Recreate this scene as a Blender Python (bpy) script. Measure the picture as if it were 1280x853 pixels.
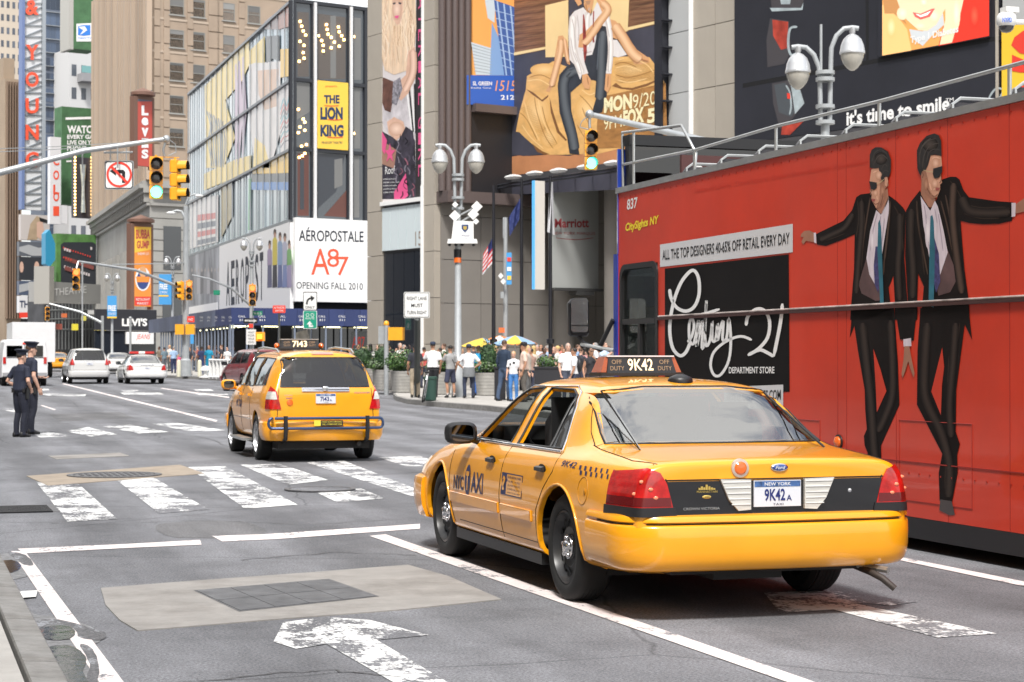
import bpy,bmesh,math,random
from mathutils import Vector as V,Matrix as MX
from mathutils.bvhtree import BVHTree
from mathutils.geometry import tessellate_polygon
random.seed(7)
R=math.radians
for o in list(bpy.data.objects):bpy.data.objects.remove(o)
S=bpy.context.scene
COL=S.collection
FPX,TH,PITCH,HC=2350.0,R(18.14),R(.549),1.55
cd=bpy.data.cameras.new('camera');cam=bpy.data.objects.new('camera',cd);COL.objects.link(cam)
cam.location=(0,0,HC);cam.rotation_euler=(R(90)+PITCH,0,-TH)
cd.sensor_width=36;cd.lens=FPX/1280*36;cd.clip_start=.1;cd.clip_end=3000
cd.dof.use_dof=True;cd.dof.focus_distance=11.6;cd.dof.aperture_fstop=9.0
S.camera=cam
CM=cam.rotation_euler.to_matrix()
SUN_EL,SUN_AZ=R(56),R(206)
w=bpy.data.worlds.new('World');S.world=w;w.use_nodes=True
nt=w.node_tree;N=nt.nodes;L=nt.links;N.clear()
sky=N.new('ShaderNodeTexSky');sky.sky_type='NISHITA';sky.sun_disc=False
sky.sun_elevation=SUN_EL;sky.sun_rotation=SUN_AZ;sky.air_density=1.0;sky.dust_density=3.0
tc=N.new('ShaderNodeTexCoord');mp=N.new('ShaderNodeMapping');mp.inputs['Scale'].default_value=(1,1,2.4)
nz=N.new('ShaderNodeTexNoise');nz.inputs['Scale'].default_value=2.3;nz.inputs['Detail'].default_value=8;nz.inputs['Roughness'].default_value=.58
rp=N.new('ShaderNodeValToRGB');rp.color_ramp.elements[0].position=.38;rp.color_ramp.elements[1].position=.56
mxs=N.new('ShaderNodeMixRGB');mxs.inputs[2].default_value=(7.4,7.35,7.2,1)
bg=N.new('ShaderNodeBackground');bg.inputs[1].default_value=.13
wo=N.new('ShaderNodeOutputWorld')
L.new(tc.outputs['Generated'],mp.inputs[0]);L.new(mp.outputs[0],nz.inputs['Vector']);L.new(nz.outputs['Fac'],rp.inputs[0])
L.new(rp.outputs[0],mxs.inputs[0]);L.new(sky.outputs[0],mxs.inputs[1]);L.new(mxs.outputs[0],bg.inputs[0]);L.new(bg.outputs[0],wo.inputs[0])
sd=bpy.data.lights.new('sun','SUN');so=bpy.data.objects.new('sun',sd);COL.objects.link(so)
sd.energy=2.7;sd.angle=R(9);sd.color=(1,.975,.94)
so.rotation_euler=(R(90)-SUN_EL,0,-SUN_AZ+R(180));
S.view_settings.view_transform='Standard';S.view_settings.look='None';S.view_settings.exposure=.80;S.view_settings.gamma=1
S.render.engine='CYCLES'
CAMP=V((0,0,HC))
def ray(x,y):return CM@V(((x-640)/FPX,(426.5-y)/FPX,-1))
def onX(x,y,X):d=ray(x,y);return CAMP+d*(X/d.x)
def onZ(x,y,z=0.):d=ray(x,y);return CAMP+d*((z-HC)/d.z)
def dep(x,y,t):return CAMP+ray(x,y)*t
def gz(Y):return 0 if Y<35 else .006*(Y-35)
def gnd(x,y,dz=0.):
 d=ray(x,y);z=0.
 for _ in range(12):
  p=CAMP+d*((z+dz-HC)/d.z);z=gz(p.y)
 return V((p.x,p.y,gz(p.y)+dz))
def colat(x,t):
 p=dep(x,449,t);return V((p.x,p.y,gz(p.y)))
def lin(h):
 if not isinstance(h,str):return tuple(h)
 c=[int(h[i:i+2],16)/255 for i in(0,2,4)]
 return tuple(a/12.92 if a<=.04045 else((a+.055)/1.055)**2.4 for a in c)
MC={}
def mat(name,col,rough=.6,metal=0.,var=0.,scale=4.,bump=0.,bscale=None,coat=0.,emit=0.,rnd=0.,spec=.5,stretch=None,dirt=0.):
 if name in MC:return MC[name]
 c=lin(col);m=bpy.data.materials.new(name);m.use_nodes=True;m.diffuse_color=(*c,1)
 nt=m.node_tree;N=nt.nodes;L=nt.links;b=N['Principled BSDF']
 b.inputs['Base Color'].default_value=(*c,1);b.inputs['Roughness'].default_value=rough;b.inputs['Metallic'].default_value=metal
 b.inputs['Coat Weight'].default_value=coat;b.inputs['Coat Roughness'].default_value=.04;b.inputs['Specular IOR Level'].default_value=spec
 if emit:b.inputs['Emission Color'].default_value=(*c,1);b.inputs['Emission Strength'].default_value=emit
 src=None
 if var or bump or dirt:
  t=N.new('ShaderNodeTexCoord');src=t.outputs['Object']
  if stretch:
   q=N.new('ShaderNodeMapping');q.inputs['Scale'].default_value=stretch;L.new(src,q.inputs[0]);src=q.outputs[0]
 out=None
 if var:
  n=N.new('ShaderNodeTexNoise');n.inputs['Scale'].default_value=scale;n.inputs['Detail'].default_value=6;n.inputs['Roughness'].default_value=.6
  L.new(src,n.inputs['Vector'])
  r=N.new('ShaderNodeValToRGB');r.color_ramp.elements[0].position=.3;r.color_ramp.elements[1].position=.7
  r.color_ramp.elements[0].color=(*[max(0,a*(1-var))for a in c],1);r.color_ramp.elements[1].color=(*[min(1,a*(1+var))for a in c],1)
  L.new(n.outputs['Fac'],r.inputs[0]);out=r.outputs[0];L.new(out,b.inputs['Base Color'])
 if dirt:
  n2=N.new('ShaderNodeTexNoise');n2.inputs['Scale'].default_value=scale*.35;n2.inputs['Detail'].default_value=9;n2.inputs['Roughness'].default_value=.72
  L.new(src,n2.inputs['Vector'])
  r2=N.new('ShaderNodeMapRange');r2.inputs[1].default_value=.48;r2.inputs[2].default_value=.72;r2.inputs[3].default_value=0;r2.inputs[4].default_value=dirt
  L.new(n2.outputs['Fac'],r2.inputs[0])
  x=N.new('ShaderNodeMixRGB');x.inputs[2].default_value=(.09,.08,.07,1);L.new(r2.outputs[0],x.inputs[0])
  if out:L.new(out,x.inputs[1])
  else:x.inputs[1].default_value=(*c,1)
  out=x.outputs[0];L.new(out,b.inputs['Base Color'])
  rr=N.new('ShaderNodeMath');rr.operation='MULTIPLY_ADD';rr.inputs[1].default_value=.5;rr.inputs[2].default_value=rough
  L.new(r2.outputs[0],rr.inputs[0]);L.new(rr.outputs[0],b.inputs['Roughness'])
 if rnd:
  i=N.new('ShaderNodeObjectInfo');h=N.new('ShaderNodeHueSaturation');a=N.new('ShaderNodeMath');a.operation='MULTIPLY_ADD'
  a.inputs[1].default_value=2*rnd;a.inputs[2].default_value=1-rnd;L.new(i.outputs['Random'],a.inputs[0]);L.new(a.outputs[0],h.inputs['Value'])
  if out:L.new(out,h.inputs['Color'])
  else:h.inputs['Color'].default_value=(*c,1)
  L.new(h.outputs[0],b.inputs['Base Color'])
 if bump:
  n=N.new('ShaderNodeTexNoise');n.inputs['Scale'].default_value=bscale or scale*3;n.inputs['Detail'].default_value=5;L.new(src,n.inputs['Vector'])
  u=N.new('ShaderNodeBump');u.inputs['Strength'].default_value=bump;u.inputs['Distance'].default_value=.02;L.new(n.outputs['Fac'],u.inputs['Height']);L.new(u.outputs[0],b.inputs['Normal'])
 MC[name]=m;return m
def glassmat(name,tint,refl=1.5,rough=.0):
 if name in MC:return MC[name]
 m=bpy.data.materials.new(name);m.use_nodes=True;N=m.node_tree.nodes;L=m.node_tree.links;N.clear()
 o=N.new('ShaderNodeOutputMaterial');mx=N.new('ShaderNodeMixShader');t=N.new('ShaderNodeBsdfTransparent');g=N.new('ShaderNodeBsdfGlossy');f=N.new('ShaderNodeFresnel')
 t.inputs[0].default_value=(*lin(tint),1);g.inputs['Roughness'].default_value=rough;f.inputs[0].default_value=refl;g.inputs[0].default_value=(1,1,1,1)
 ge=N.new('ShaderNodeNewGeometry');ma=N.new('ShaderNodeMix');ma.data_type='FLOAT';ma.inputs[2].default_value=refl;ma.inputs[3].default_value=1/refl
 L.new(ge.outputs['Backfacing'],ma.inputs[0]);L.new(ma.outputs[0],f.inputs[0])
 L.new(f.outputs[0],mx.inputs[0]);L.new(t.outputs[0],mx.inputs[1]);L.new(g.outputs[0],mx.inputs[2]);L.new(mx.outputs[0],o.inputs[0])
 MC[name]=m;return m
def basis(o):
 m=MX()
 while o is not None:m=o.matrix_basis@m;o=o.parent
 return m
class MB:
 def __init__(s):s.v=[];s.f=[];s.m=[];s.mats=[]
 def mi(s,m):
  if m not in s.mats:s.mats.append(m)
  return s.mats.index(m)
 def add(s,vs,fs,m,T=None):
  b=len(s.v);k=s.mi(m)
  s.v+=[(T@V(v))if T else V(v)for v in vs]
  for f in fs:s.f.append([b+i for i in f]);s.m.append(k)
 def box(s,c,d,m,rz=0.,T=None):
  hx,hy,hz=d[0]/2,d[1]/2,d[2]/2
  A=MX.Translation(V(c))@MX.Rotation(rz,4,'Z')
  if T:A=T@A
  s.add([A@V((x,y,z))for z in(-hz,hz)for y in(-hy,hy)for x in(-hx,hx)],[(0,2,3,1),(4,5,7,6),(0,1,5,4),(2,6,7,3),(0,4,6,2),(1,3,7,5)],m)
 def bx(s,a,b,m,T=None):s.box([(a[i]+b[i])/2 for i in range(3)],[abs(b[i]-a[i])for i in range(3)],m,0,T)
 def tube(s,pts,r,m,n=8,cap=True,T=None):
  pts=[V(p)for p in pts]
  if T:pts=[T@p for p in pts]
  rs=r if isinstance(r,(list,tuple))else[r]*len(pts)
  up=None;rings=[]
  for i,p in enumerate(pts):
   d=(pts[min(i+1,len(pts)-1)]-pts[max(i-1,0)]).normalized()
   if up is None:up=d.orthogonal().normalized()
   up=(up-d*up.dot(d));up=up.normalized()if up.length>1e-6 else d.orthogonal().normalized()
   sd=d.cross(up)
   rings.append([p+(up*math.cos(2*math.pi*k/n)+sd*math.sin(2*math.pi*k/n))*rs[i]for k in range(n)])
  vs=[v for g in rings for v in g]
  fs=[(i*n+k,i*n+(k+1)%n,(i+1)*n+(k+1)%n,(i+1)*n+k)for i in range(len(pts)-1)for k in range(n)]
  if cap:fs+=[tuple(range(n))[::-1],tuple((len(pts)-1)*n+k for k in range(n))]
  s.add(vs,fs,m)
 def lathe(s,prof,c,m,n=20,axis='Z',T=None):
  A=MX.Translation(V(c))
  if axis=='X':A=A@MX.Rotation(R(90),4,'Y')
  if axis=='Y':A=A@MX.Rotation(R(-90),4,'X')
  if T:A=T@A
  vs=[A@V((r*math.cos(2*math.pi*k/n),r*math.sin(2*math.pi*k/n),z))for r,z in prof for k in range(n)]
  fs=[(i*n+k,i*n+(k+1)%n,(i+1)*n+(k+1)%n,(i+1)*n+k)for i in range(len(prof)-1)for k in range(n)]
  s.add(vs,fs,m)
 def ell(s,c,r,m,n=12,T=None):
  k=max(4,n//2)
  prof=[(math.sin(math.pi*i/k),-math.cos(math.pi*i/k))for i in range(k+1)]
  vs=[V((c[0]+r[0]*a*math.cos(2*math.pi*j/n),c[1]+r[1]*a*math.sin(2*math.pi*j/n),c[2]+r[2]*z))for a,z in prof for j in range(n)]
  fs=[(i*n+j,i*n+(j+1)%n,(i+1)*n+(j+1)%n,(i+1)*n+j)for i in range(k)for j in range(n)]
  s.add(vs,fs,m,T)
 def poly(s,pts,m):
  pts=[V(p)for p in pts];tr=tessellate_polygon([pts])
  s.add(pts,tr,m)
 def prism(s,pts,vec,m):
  pts=[V(p)for p in pts];n=len(pts);vec=V(vec)
  tr=tessellate_polygon([pts])
  s.add(pts+[p+vec for p in pts],[tuple(t)for t in tr]+[tuple(i+n for i in t)[::-1]for t in tr]+[(i,(i+1)%n,(i+1)%n+n,i+n)for i in range(n)],m)
 def loft(s,rings,m,cap=True,closed=True):
  n=len(rings[0]);vs=[p for r in rings for p in r];e=n if closed else n-1
  fs=[(i*n+k,i*n+(k+1)%n,(i+1)*n+(k+1)%n,(i+1)*n+k)for i in range(len(rings)-1)for k in range(e)]
  if cap:fs+=[tuple(range(n))[::-1],tuple((len(rings)-1)*n+k for k in range(n))]
  s.add(vs,fs,m)
 def mesh(s,name,sharp=35,inv=None):
  me=bpy.data.meshes.new(name)
  vs=[inv@v for v in s.v]if inv else s.v
  me.from_pydata([tuple(v)for v in vs],[],s.f)
  for m in s.mats:me.materials.append(m)
  me.polygons.foreach_set('material_index',s.m)
  if sharp:
   me.polygons.foreach_set('use_smooth',[True]*len(me.polygons));fixn(me);me.set_sharp_from_angle(angle=R(sharp))
  me.update();return me
 def obj(s,name,parent=None,sharp=35,local=False,label=None):
  inv=basis(parent).inverted()if(parent is not None and not local)else None
  o=bpy.data.objects.new(name,s.mesh(name,sharp,inv));COL.objects.link(o)
  if parent is not None:o.parent=parent
  if label:o['label']=label
  return o
def fixn(me):
 bm=bmesh.new();bm.from_mesh(me);bmesh.ops.recalc_face_normals(bm,faces=bm.faces);bm.to_mesh(me);bm.free()
def inst(name,me,parent,Wm):
 o=bpy.data.objects.new(name,me);COL.objects.link(o);o.parent=parent
 o.matrix_basis=(basis(parent).inverted()@Wm)if parent is not None else Wm
 return o
def thing(name,loc,label,cat,group=None,rz=0.,kind=None):
 o=bpy.data.objects.new(name,None);COL.objects.link(o);o.empty_display_size=.3
 o.matrix_basis=MX.Translation(V(loc))@MX.Rotation(rz,4,'Z')
 return tag(o,label,cat,group,kind)
def tag(o,label=None,cat=None,group=None,kind=None):
 for k,v in(('label',label),('category',cat),('group',group),('kind',kind)):
  if v:o[k]=v
 return o
def copy_tree(o,parent=None):
 c=o.copy();COL.objects.link(c);c.parent=parent
 for ch in[q for q in KIDS(o)]:copy_tree(ch,c)
 return c
def KIDS(o):return[q for q in COL.objects if q.parent==o]
def textmesh(txt,bold=0.,shear=0.,spacing=1.,res=3):
 cu=bpy.data.curves.new('t','FONT');cu.body=txt;cu.size=1;cu.offset=bold;cu.shear=shear;cu.space_character=spacing;cu.resolution_u=res;cu.space_line=.85
 ob=bpy.data.objects.new('t',cu);COL.objects.link(ob)
 bpy.context.view_layer.update()
 me=bpy.data.meshes.new_from_object(ob.evaluated_get(bpy.context.evaluated_depsgraph_get()))
 vs=[v.co.copy()for v in me.vertices];fs=[tuple(p.vertices)for p in me.polygons]
 bpy.data.objects.remove(ob);bpy.data.curves.remove(cu);bpy.data.meshes.remove(me)
 x0=min(v.x for v in vs);x1=max(v.x for v in vs);y0=min(v.y for v in vs);y1=max(v.y for v in vs)
 return[((v.x-x0)/max(1e-6,x1-x0),(v.y-y0)/max(1e-6,y1-y0))for v in vs],fs
def addtext(mb,txt,BL,BR,TL,m,off=(0,0,0),**k):
 vs,fs=textmesh(txt,**k);BL,BR,TL,off=V(BL),V(BR),V(TL),V(off)
 mb.add([BL+(BR-BL)*a+(TL-BL)*b+off for a,b in vs],fs,m)
class Wall:
 def __init__(s,px,t,ang):
  s.P=colat(px,t);s.P.z=0;s.u=V((math.sin(R(ang)),math.cos(R(ang)),0));s.ang=ang
  n=V((s.u.y,-s.u.x,0));s.n=n if n.dot(CAMP-s.P)>0 else-n
 def __call__(s,x,y,off=0.):
  d=ray(x,y);P=s.P+s.n*off;return CAMP+d*((P-CAMP).dot(s.n)/d.dot(s.n))
 def uz(s,x,y):p=s(x,y);return((p-s.P).dot(s.u),p.z)
 def at(s,u,z,off=0.):return s.P+s.u*u+V((0,0,z))+s.n*off
 def rect(s,mb,u0,u1,z0,z1,m,a=0.,b=.1):
  pts=[s.at(u0,z0,a),s.at(u1,z0,a),s.at(u1,z1,a),s.at(u0,z1,a)]
  mb.prism(pts,s.n*(b-a),m)
 def pic(s,mb,pts,m,off):mb.poly([s(x,y,off)for x,y in pts],m)
 def text(s,mb,txt,x0,y0,x1,y1,m,off=.06,yb=None,**k):
  addtext(mb,txt,s(x0,y0,off),s(x1,y0 if yb is None else yb,off),s(x0,y1,off),m,**k)
 def mx(s,u,z,off=0.,sx=1.,sz=1.,sy=1.):
  e=s.u*(1 if s.u.cross(V((0,0,1))).dot(s.n)>0 else-1)
  m=MX.Identity(4);
  for i in range(3):m[i][0]=s.u[i]*sx;m[i][1]=-s.n[i]*sy;m[i][2]=(0,0,1)[i]*sz
  p=s.at(u,z,off)
  for i in range(3):m[i][3]=p[i]
  return m
  # ================================================================ vehicles: shared body tools
def interp(keys,y):
 if y<=keys[0][0]:return keys[0][1:]
 for a,b in zip(keys,keys[1:]):
  if y<=b[0]:
   t=(y-a[0])/(b[0]-a[0]);return tuple(a[i]+(b[i]-a[i])*t for i in range(1,len(a)))
 return keys[-1][1:]
def cage(rows,ys,rear,front,lean=None):
 rings=[]
 def half(y,xs=1.,dy=0.,pull=0.):
  out=[]
  for r in rows:
   x,z=interp(r,y);z=z+(.62-z)*pull
   out.append([x*xs,y+dy,z])
  return out
 for xs,dy,pl in reversed(rear):rings.append(half(ys[0],xs,-dy,pl))
 for y in ys:rings.append(half(y))
 for xs,dy,pl in front:rings.append(half(ys[-1],xs,dy,pl))
 if lean:
  for g in rings:
   for p in g:
    wt=max(0,min(1,1-(p[1]-ys[0])/lean[0]));p[1]+=wt*lean[1](p[2])
 n=len(rows);vs=[];fs=[]
 for g in rings:
  vs+=[V(p)for p in g]+[V((-p[0],p[1],p[2]))for p in g[-2:0:-1]]
 m=2*n-2
 for i in range(len(rings)-1):
  for k in range(m):fs.append((i*m+k,i*m+(k+1)%m,(i+1)*m+(k+1)%m,(i+1)*m+k))
 for b,flip in((0,0),((len(rings)-1)*m,1)):
  for k in range(n-1):
   a0,a1=b+k,b+k+1;c1,c0=b+(m-k-1)%m,b+(m-k)%m
   f=[a0,a1]+([c1]if c1!=a1 else[])+([c0]if c0!=a0 else[])
   if len(set(f))>2:fs.append(tuple(f))
 return vs,fs
def subsurf(vs,fs,m,lv=2):
 me=bpy.data.meshes.new('c');me.from_pydata([tuple(v)for v in vs],[],fs);me.materials.append(m);fixn(me)
 o=bpy.data.objects.new('c',me);COL.objects.link(o);md=o.modifiers.new('s','SUBSURF');md.levels=lv;md.render_levels=lv
 return bake(o)
def bake(o):
 bpy.context.view_layer.update()
 me=bpy.data.meshes.new_from_object(o.evaluated_get(bpy.context.evaluated_depsgraph_get()))
 for m in list(o.modifiers):o.modifiers.remove(m)
 o.data=me;return o
def cut_hole(bm,poly,ax,test):
 ix={'x':(1,2),'y':(0,2)}[ax];n=len(poly)
 area=sum(poly[i][0]*poly[(i+1)%n][1]-poly[(i+1)%n][0]*poly[i][1]for i in range(n))
 if area<0:poly=poly[::-1]
 lo=[min(p[k]for p in poly)-.02 for k in(0,1)];hi=[max(p[k]for p in poly)+.02 for k in(0,1)]
 def near(f):
  c=f.calc_center_median()
  if not test(c):return False
  for k in(0,1):
   q=[v.co[ix[k]]for v in f.verts]
   if max(q)<lo[k]or min(q)>hi[k]:return False
  return True
 pl=[]
 for i in range(n):
  a,c=poly[i],poly[(i+1)%n];co=[0,0,0];no=[0,0,0];co[ix[0]],co[ix[1]]=a;no[ix[0]]=c[1]-a[1];no[ix[1]]=-(c[0]-a[0])
  no=V(no).normalized();pl.append((V(co),no));fs=[f for f in bm.faces if near(f)]
  es=list({e for f in fs for e in f.edges});vs=list({v for f in fs for v in f.verts})
  bmesh.ops.bisect_plane(bm,geom=vs+es+fs,plane_co=co,plane_no=no,dist=1e-5)
 dl=[f for f in bm.faces if near(f)and all((f.calc_center_median()-co).dot(no)<1e-5 for co,no in pl)]
 bmesh.ops.delete(bm,geom=dl,context='FACES')
def circ(cy,cz,r,n=22):return[(cy+r*math.cos(2*math.pi*k/n),cz+r*math.sin(2*math.pi*k/n))for k in range(n)]
def open_body(o,holes,t=.028):
 bm=bmesh.new();bm.from_mesh(o.data)
 for poly,ax,test in holes:cut_hole(bm,poly,ax,test)
 bm.to_mesh(o.data);bm.free();o.data.materials.append(DK)
 md=o.modifiers.new('s','SOLIDIFY');md.thickness=t;md.offset=-1;md.material_offset=1;md.material_offset_rim=0
 return bake(o)
def bvh_of(o):return BVHTree.FromPolygons([v.co.copy()for v in o.data.vertices],[tuple(p.vertices)for p in o.data.polygons])
def shoot(b,p,ax,side):
 o,d={'x':(V((side*4,p[0],p[1])),V((-side,0,0))),'y':(V((p[0],side*6,p[1])),V((0,-side,0))),'z':(V((p[0],p[1],4)),V((0,0,-1)))}[ax]
 h,n,i,t=b.ray_cast(o,d)
 if h is None:
  h,n,i,t=b.find_nearest(o+d*(3.1 if ax=='x' else 4 if ax=='y' else 3))
 if n.dot(d)>0:n=-n
 return h,n
def conform(mb,b,poly,ax,side,off,m,grid=.1,flat=False):
 bm=bmesh.new();vs=[bm.verts.new((p[0],p[1],0))for p in poly];bm.faces.new(vs)
 bmesh.ops.triangulate(bm,faces=bm.faces)
 for k in(0,1):
  lo=min(p[k]for p in poly);hi=max(p[k]for p in poly);s=lo+grid
  while s<hi-1e-3:
   co=[0,0,0];co[k]=s;no=[0,0,0];no[k]=1
   bmesh.ops.bisect_plane(bm,geom=bm.verts[:]+bm.edges[:]+bm.faces[:],plane_co=co,plane_no=no);s+=grid
 bm.verts.index_update();out=[]
 for v in bm.verts:
  h,n=shoot(b,(v.co.x,v.co.y),ax,side);out.append(h+n*off)
 mb.add(out,[tuple(v.index for v in f.verts)for f in bm.faces],m);bm.free()
def cline(mb,b,pts,ax,side,r,m,off=0.,closed=False,n=6,step=.06):
 P=[];pts=list(pts)+([pts[0]]if closed else[])
 for a,c in zip(pts,pts[1:]):
  k=max(1,int(math.hypot(c[0]-a[0],c[1]-a[1])/step))
  P+=[(a[0]+(c[0]-a[0])*i/k,a[1]+(c[1]-a[1])*i/k)for i in range(k)]
 P.append(pts[-1]);Q=[]
 for p in P:h,nn=shoot(b,p,ax,side);Q.append(h+nn*off)
 mb.tube(Q,r,m,n)
def ctext(mb,b,txt,box,ax,side,off,m,flip=False,shear=0,bold=0.):
 vs,fs=textmesh(txt,bold=bold,shear=shear);out=[]
 for a,c in vs:
  h,n=shoot(b,(box[0]+(box[2]-box[0])*a,box[1]+(box[3]-box[1])*c),ax,side);out.append(h+n*off)
 mb.add(out,fs,m)
def inflated(o,d,poly,y0,y1,m):
 bm=bmesh.new();bm.from_mesh(o.data);n=len(poly)
 area=sum(poly[i][0]*poly[(i+1)%n][1]-poly[(i+1)%n][0]*poly[i][1]for i in range(n))
 if area<0:poly=poly[::-1]
 pl=[((poly[i][0],0,poly[i][1]),(poly[(i+1)%n][1]-poly[i][1],0,-(poly[(i+1)%n][0]-poly[i][0])))for i in range(n)]+[((0,y0,0),(0,-1,0)),((0,y1,0),(0,1,0))]
 for co,no in pl:bmesh.ops.bisect_plane(bm,geom=bm.verts[:]+bm.edges[:]+bm.faces[:],plane_co=co,plane_no=no,clear_outer=True)
 bm.normal_update();nr={v:v.normal.copy()for v in bm.verts}
 for v in bm.verts:v.co+=nr[v]*d
 be=[e for e in bm.edges if e.is_boundary];vn={v.co.copy().freeze():nr[v]for v in bm.verts}
 r=bmesh.ops.extrude_edge_only(bm,edges=be)
 for v in[q for q in r['geom']if isinstance(q,bmesh.types.BMVert)]:v.co-=vn[v.co.copy().freeze()]*(d+.008)
 bmesh.ops.recalc_face_normals(bm,faces=bm.faces)
 me=bpy.data.meshes.new('slice');bm.to_mesh(me);bm.free();me.materials.append(m)
 for p in me.polygons:p.use_smooth=True
 me.set_sharp_from_angle(angle=R(40));return me
def sweep(mb,path,prof,m):
 rings=[]
 for i,p in enumerate(path):
  a=path[max(0,i-1)];b=path[min(len(path)-1,i+1)];t=V((b[0]-a[0],b[1]-a[1]));t.normalize();n=V((-t.y,t.x))
  rings.append([V((p[0]+n.x*d,p[1]+n.y*d,z))for d,z in prof])
 mb.loft(rings,m)
def roundpath(w,y,r,ylen,bulge=.04,sgn=-1,n=7):
 pts=[(w,y-sgn*ylen),(w,y-sgn*(r+.02))]
 pts+=[(w-r+r*math.cos(R(90)*k/n),y+sgn*(r*math.sin(R(90)*k/n))-sgn*r)for k in range(1,n)]
 half=[(w-r,y)]+[((w-r)*(1-k/5),y+sgn*bulge*(1-(1-k/5)**2))for k in range(1,6)]
 pts+=half;full=pts+[(-x,yy)for x,yy in reversed(pts[:-1])]
 return full if sgn<0 else full[::-1]
RUB=mat('tyre_rubber',(.012,.012,.012),.82,var=.25,scale=9)
DK=mat('dark_interior',(.011,.011,.012),.85)
BLK=mat('black_plastic',(.014,.014,.015),.42)
SEAM=mat('panel_gap',(.012,.008,.004),.9)
CHR=mat('chrome',(.75,.75,.76),.12,1.)
ALLOY=mat('alloy_wheel',(.55,.55,.56),.28,.9)
YEL=mat('taxi_yellow_paint',(.84,.345,.005),.3,coat=.8,var=.05,scale=2.5)
WHT=mat('white_car_paint',(.74,.74,.72),.32,coat=.8)
GLS=glassmat('car_glass',(.38,.41,.40),1.9)
GLR=glassmat('rear_glass',(.40,.43,.42),3.4)
GLD=glassmat('privacy_glass',(.13,.14,.15),1.7)
LENSR=mat('red_lens',(.45,.008,.006),.12,coat=1.,var=.35,scale=14)
LENSD=mat('dark_red_lens',(.13,.006,.006),.15,coat=1.)
LENSC=mat('clear_lens',(.55,.54,.5),.15,coat=1.,var=.2,scale=30,stretch=(.2,.2,3))
LENSO=mat('orange_lens',(.75,.14,.015),.2,coat=1.)
UND=mat('underbody',(.018,.017,.016),.8)
NAVY=mat('navy_print',(.012,.014,.05),.5)
PLATE=mat('plate_white',(.62,.64,.68),.4)
INK=mat('black_ink',(.01,.01,.012),.5)
mat('mirror_glass',(.12,.13,.14),.05,1.)
SEAT=mat('seat_vinyl',(.03,.03,.032),.6)
def wheel(root,x,y,r,wid,style,side):
 h=bpy.data.objects.new('wheel',None);COL.objects.link(h);h.parent=root;h.matrix_basis=MX.Translation((x,y,r))@(MX.Rotation(R(180),4,'Z')if side<0 else MX())
 t=MB();rr=r*.68
 prof=[(rr,-.02),(rr+.012,-.004),(r-.06,.004),(r-.022,-.008),(r-.004,-.03)]
 for k in range(5):
  a=-.045-k*(wid-.09)/5;prof+=[(r,a),(r,a-.024),(r-.009,a-.026),(r-.009,a-.032)]
 prof+=[(r-.004,-wid+.03),(r-.03,-wid),(rr,-wid+.01),(rr,-.02)]
 t.lathe(prof,(0,0,0),RUB,40,'X');t.obj('tyre',h,50,True)
 b=MB()
 if style=='steel':
  b.lathe([(rr+.002,-.012),(rr-.012,-.006),(rr-.02,-.03),(rr-.05,-.075),(rr-.075,-.06),(rr*.55,-.045),(rr*.40,-.06),(.001,-.06)],(0,0,0),MC.get('steel')or mat('steel',(.022,.022,.023),.38),40,'X')
  for k in range(14):
   a=2*math.pi*k/14;b.lathe([(.0,-.052),(.017,-.052),(.021,-.0505)],(0,(rr-.052)*math.cos(a),(rr-.052)*math.sin(a)),INK,10,'X')
  b.obj('rim',h,40,True);c=MB()
  c.lathe([(.082,-.058),(.084,-.045),(.078,-.03),(.062,-.024),(.045,-.018),(.040,-.006),(.03,.0),(.001,.002)],(0,0,0),CHR,24,'X')
  for k in range(5):
   a=2*math.pi*k/5+.3;c.lathe([(.015,-.035),(.015,-.016),(.010,-.010),(.0,-.009)],(0,.06*math.cos(a),.06*math.sin(a)),CHR,8,'X')
   c.lathe([(.0,-.0225),(.009,-.0225)],(0,.06*math.cos(a+.63),.06*math.sin(a+.63)),INK,8,'X')
  c.obj('hub_cap',h,40,True)
 else:
  b.lathe([(rr+.002,-.012),(rr-.014,-.004),(rr-.02,-.03),(rr-.03,-.12),(.0,-.12)],(0,0,0),ALLOY,32,'X')
  b.lathe([(.0,-.119),(rr-.035,-.119)],(0,0,0),INK,24,'X')
  for k in range(5):
   a=2*math.pi*k/5;T=MX.Rotation(a,4,'X')
   b.loft([[T@V((xx,s*ww,zz))for xx,s in((-.03,-1),(-.03,1),(-.1,1),(-.1,-1))]for zz,ww in((.03,.035),(rr*.6,.034),(rr-.012,.055))],ALLOY)
  b.lathe([(.06,-.1),(.058,-.03),(.04,-.018),(.0,-.016)],(0,0,0),ALLOY,20,'X')
  b.obj('rim',h,40,True)
 return h
def finish(o,name,root,sharp=32):
 o.name=name;me=o.data
 for p in me.polygons:p.use_smooth=True
 me.set_sharp_from_angle(angle=R(sharp));o.parent=root;return o
def mkmesh(name,me,parent,label=None):
 o=bpy.data.objects.new(name,me);COL.objects.link(o);o.parent=parent
 if label:o['label']=label
 return o
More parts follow.
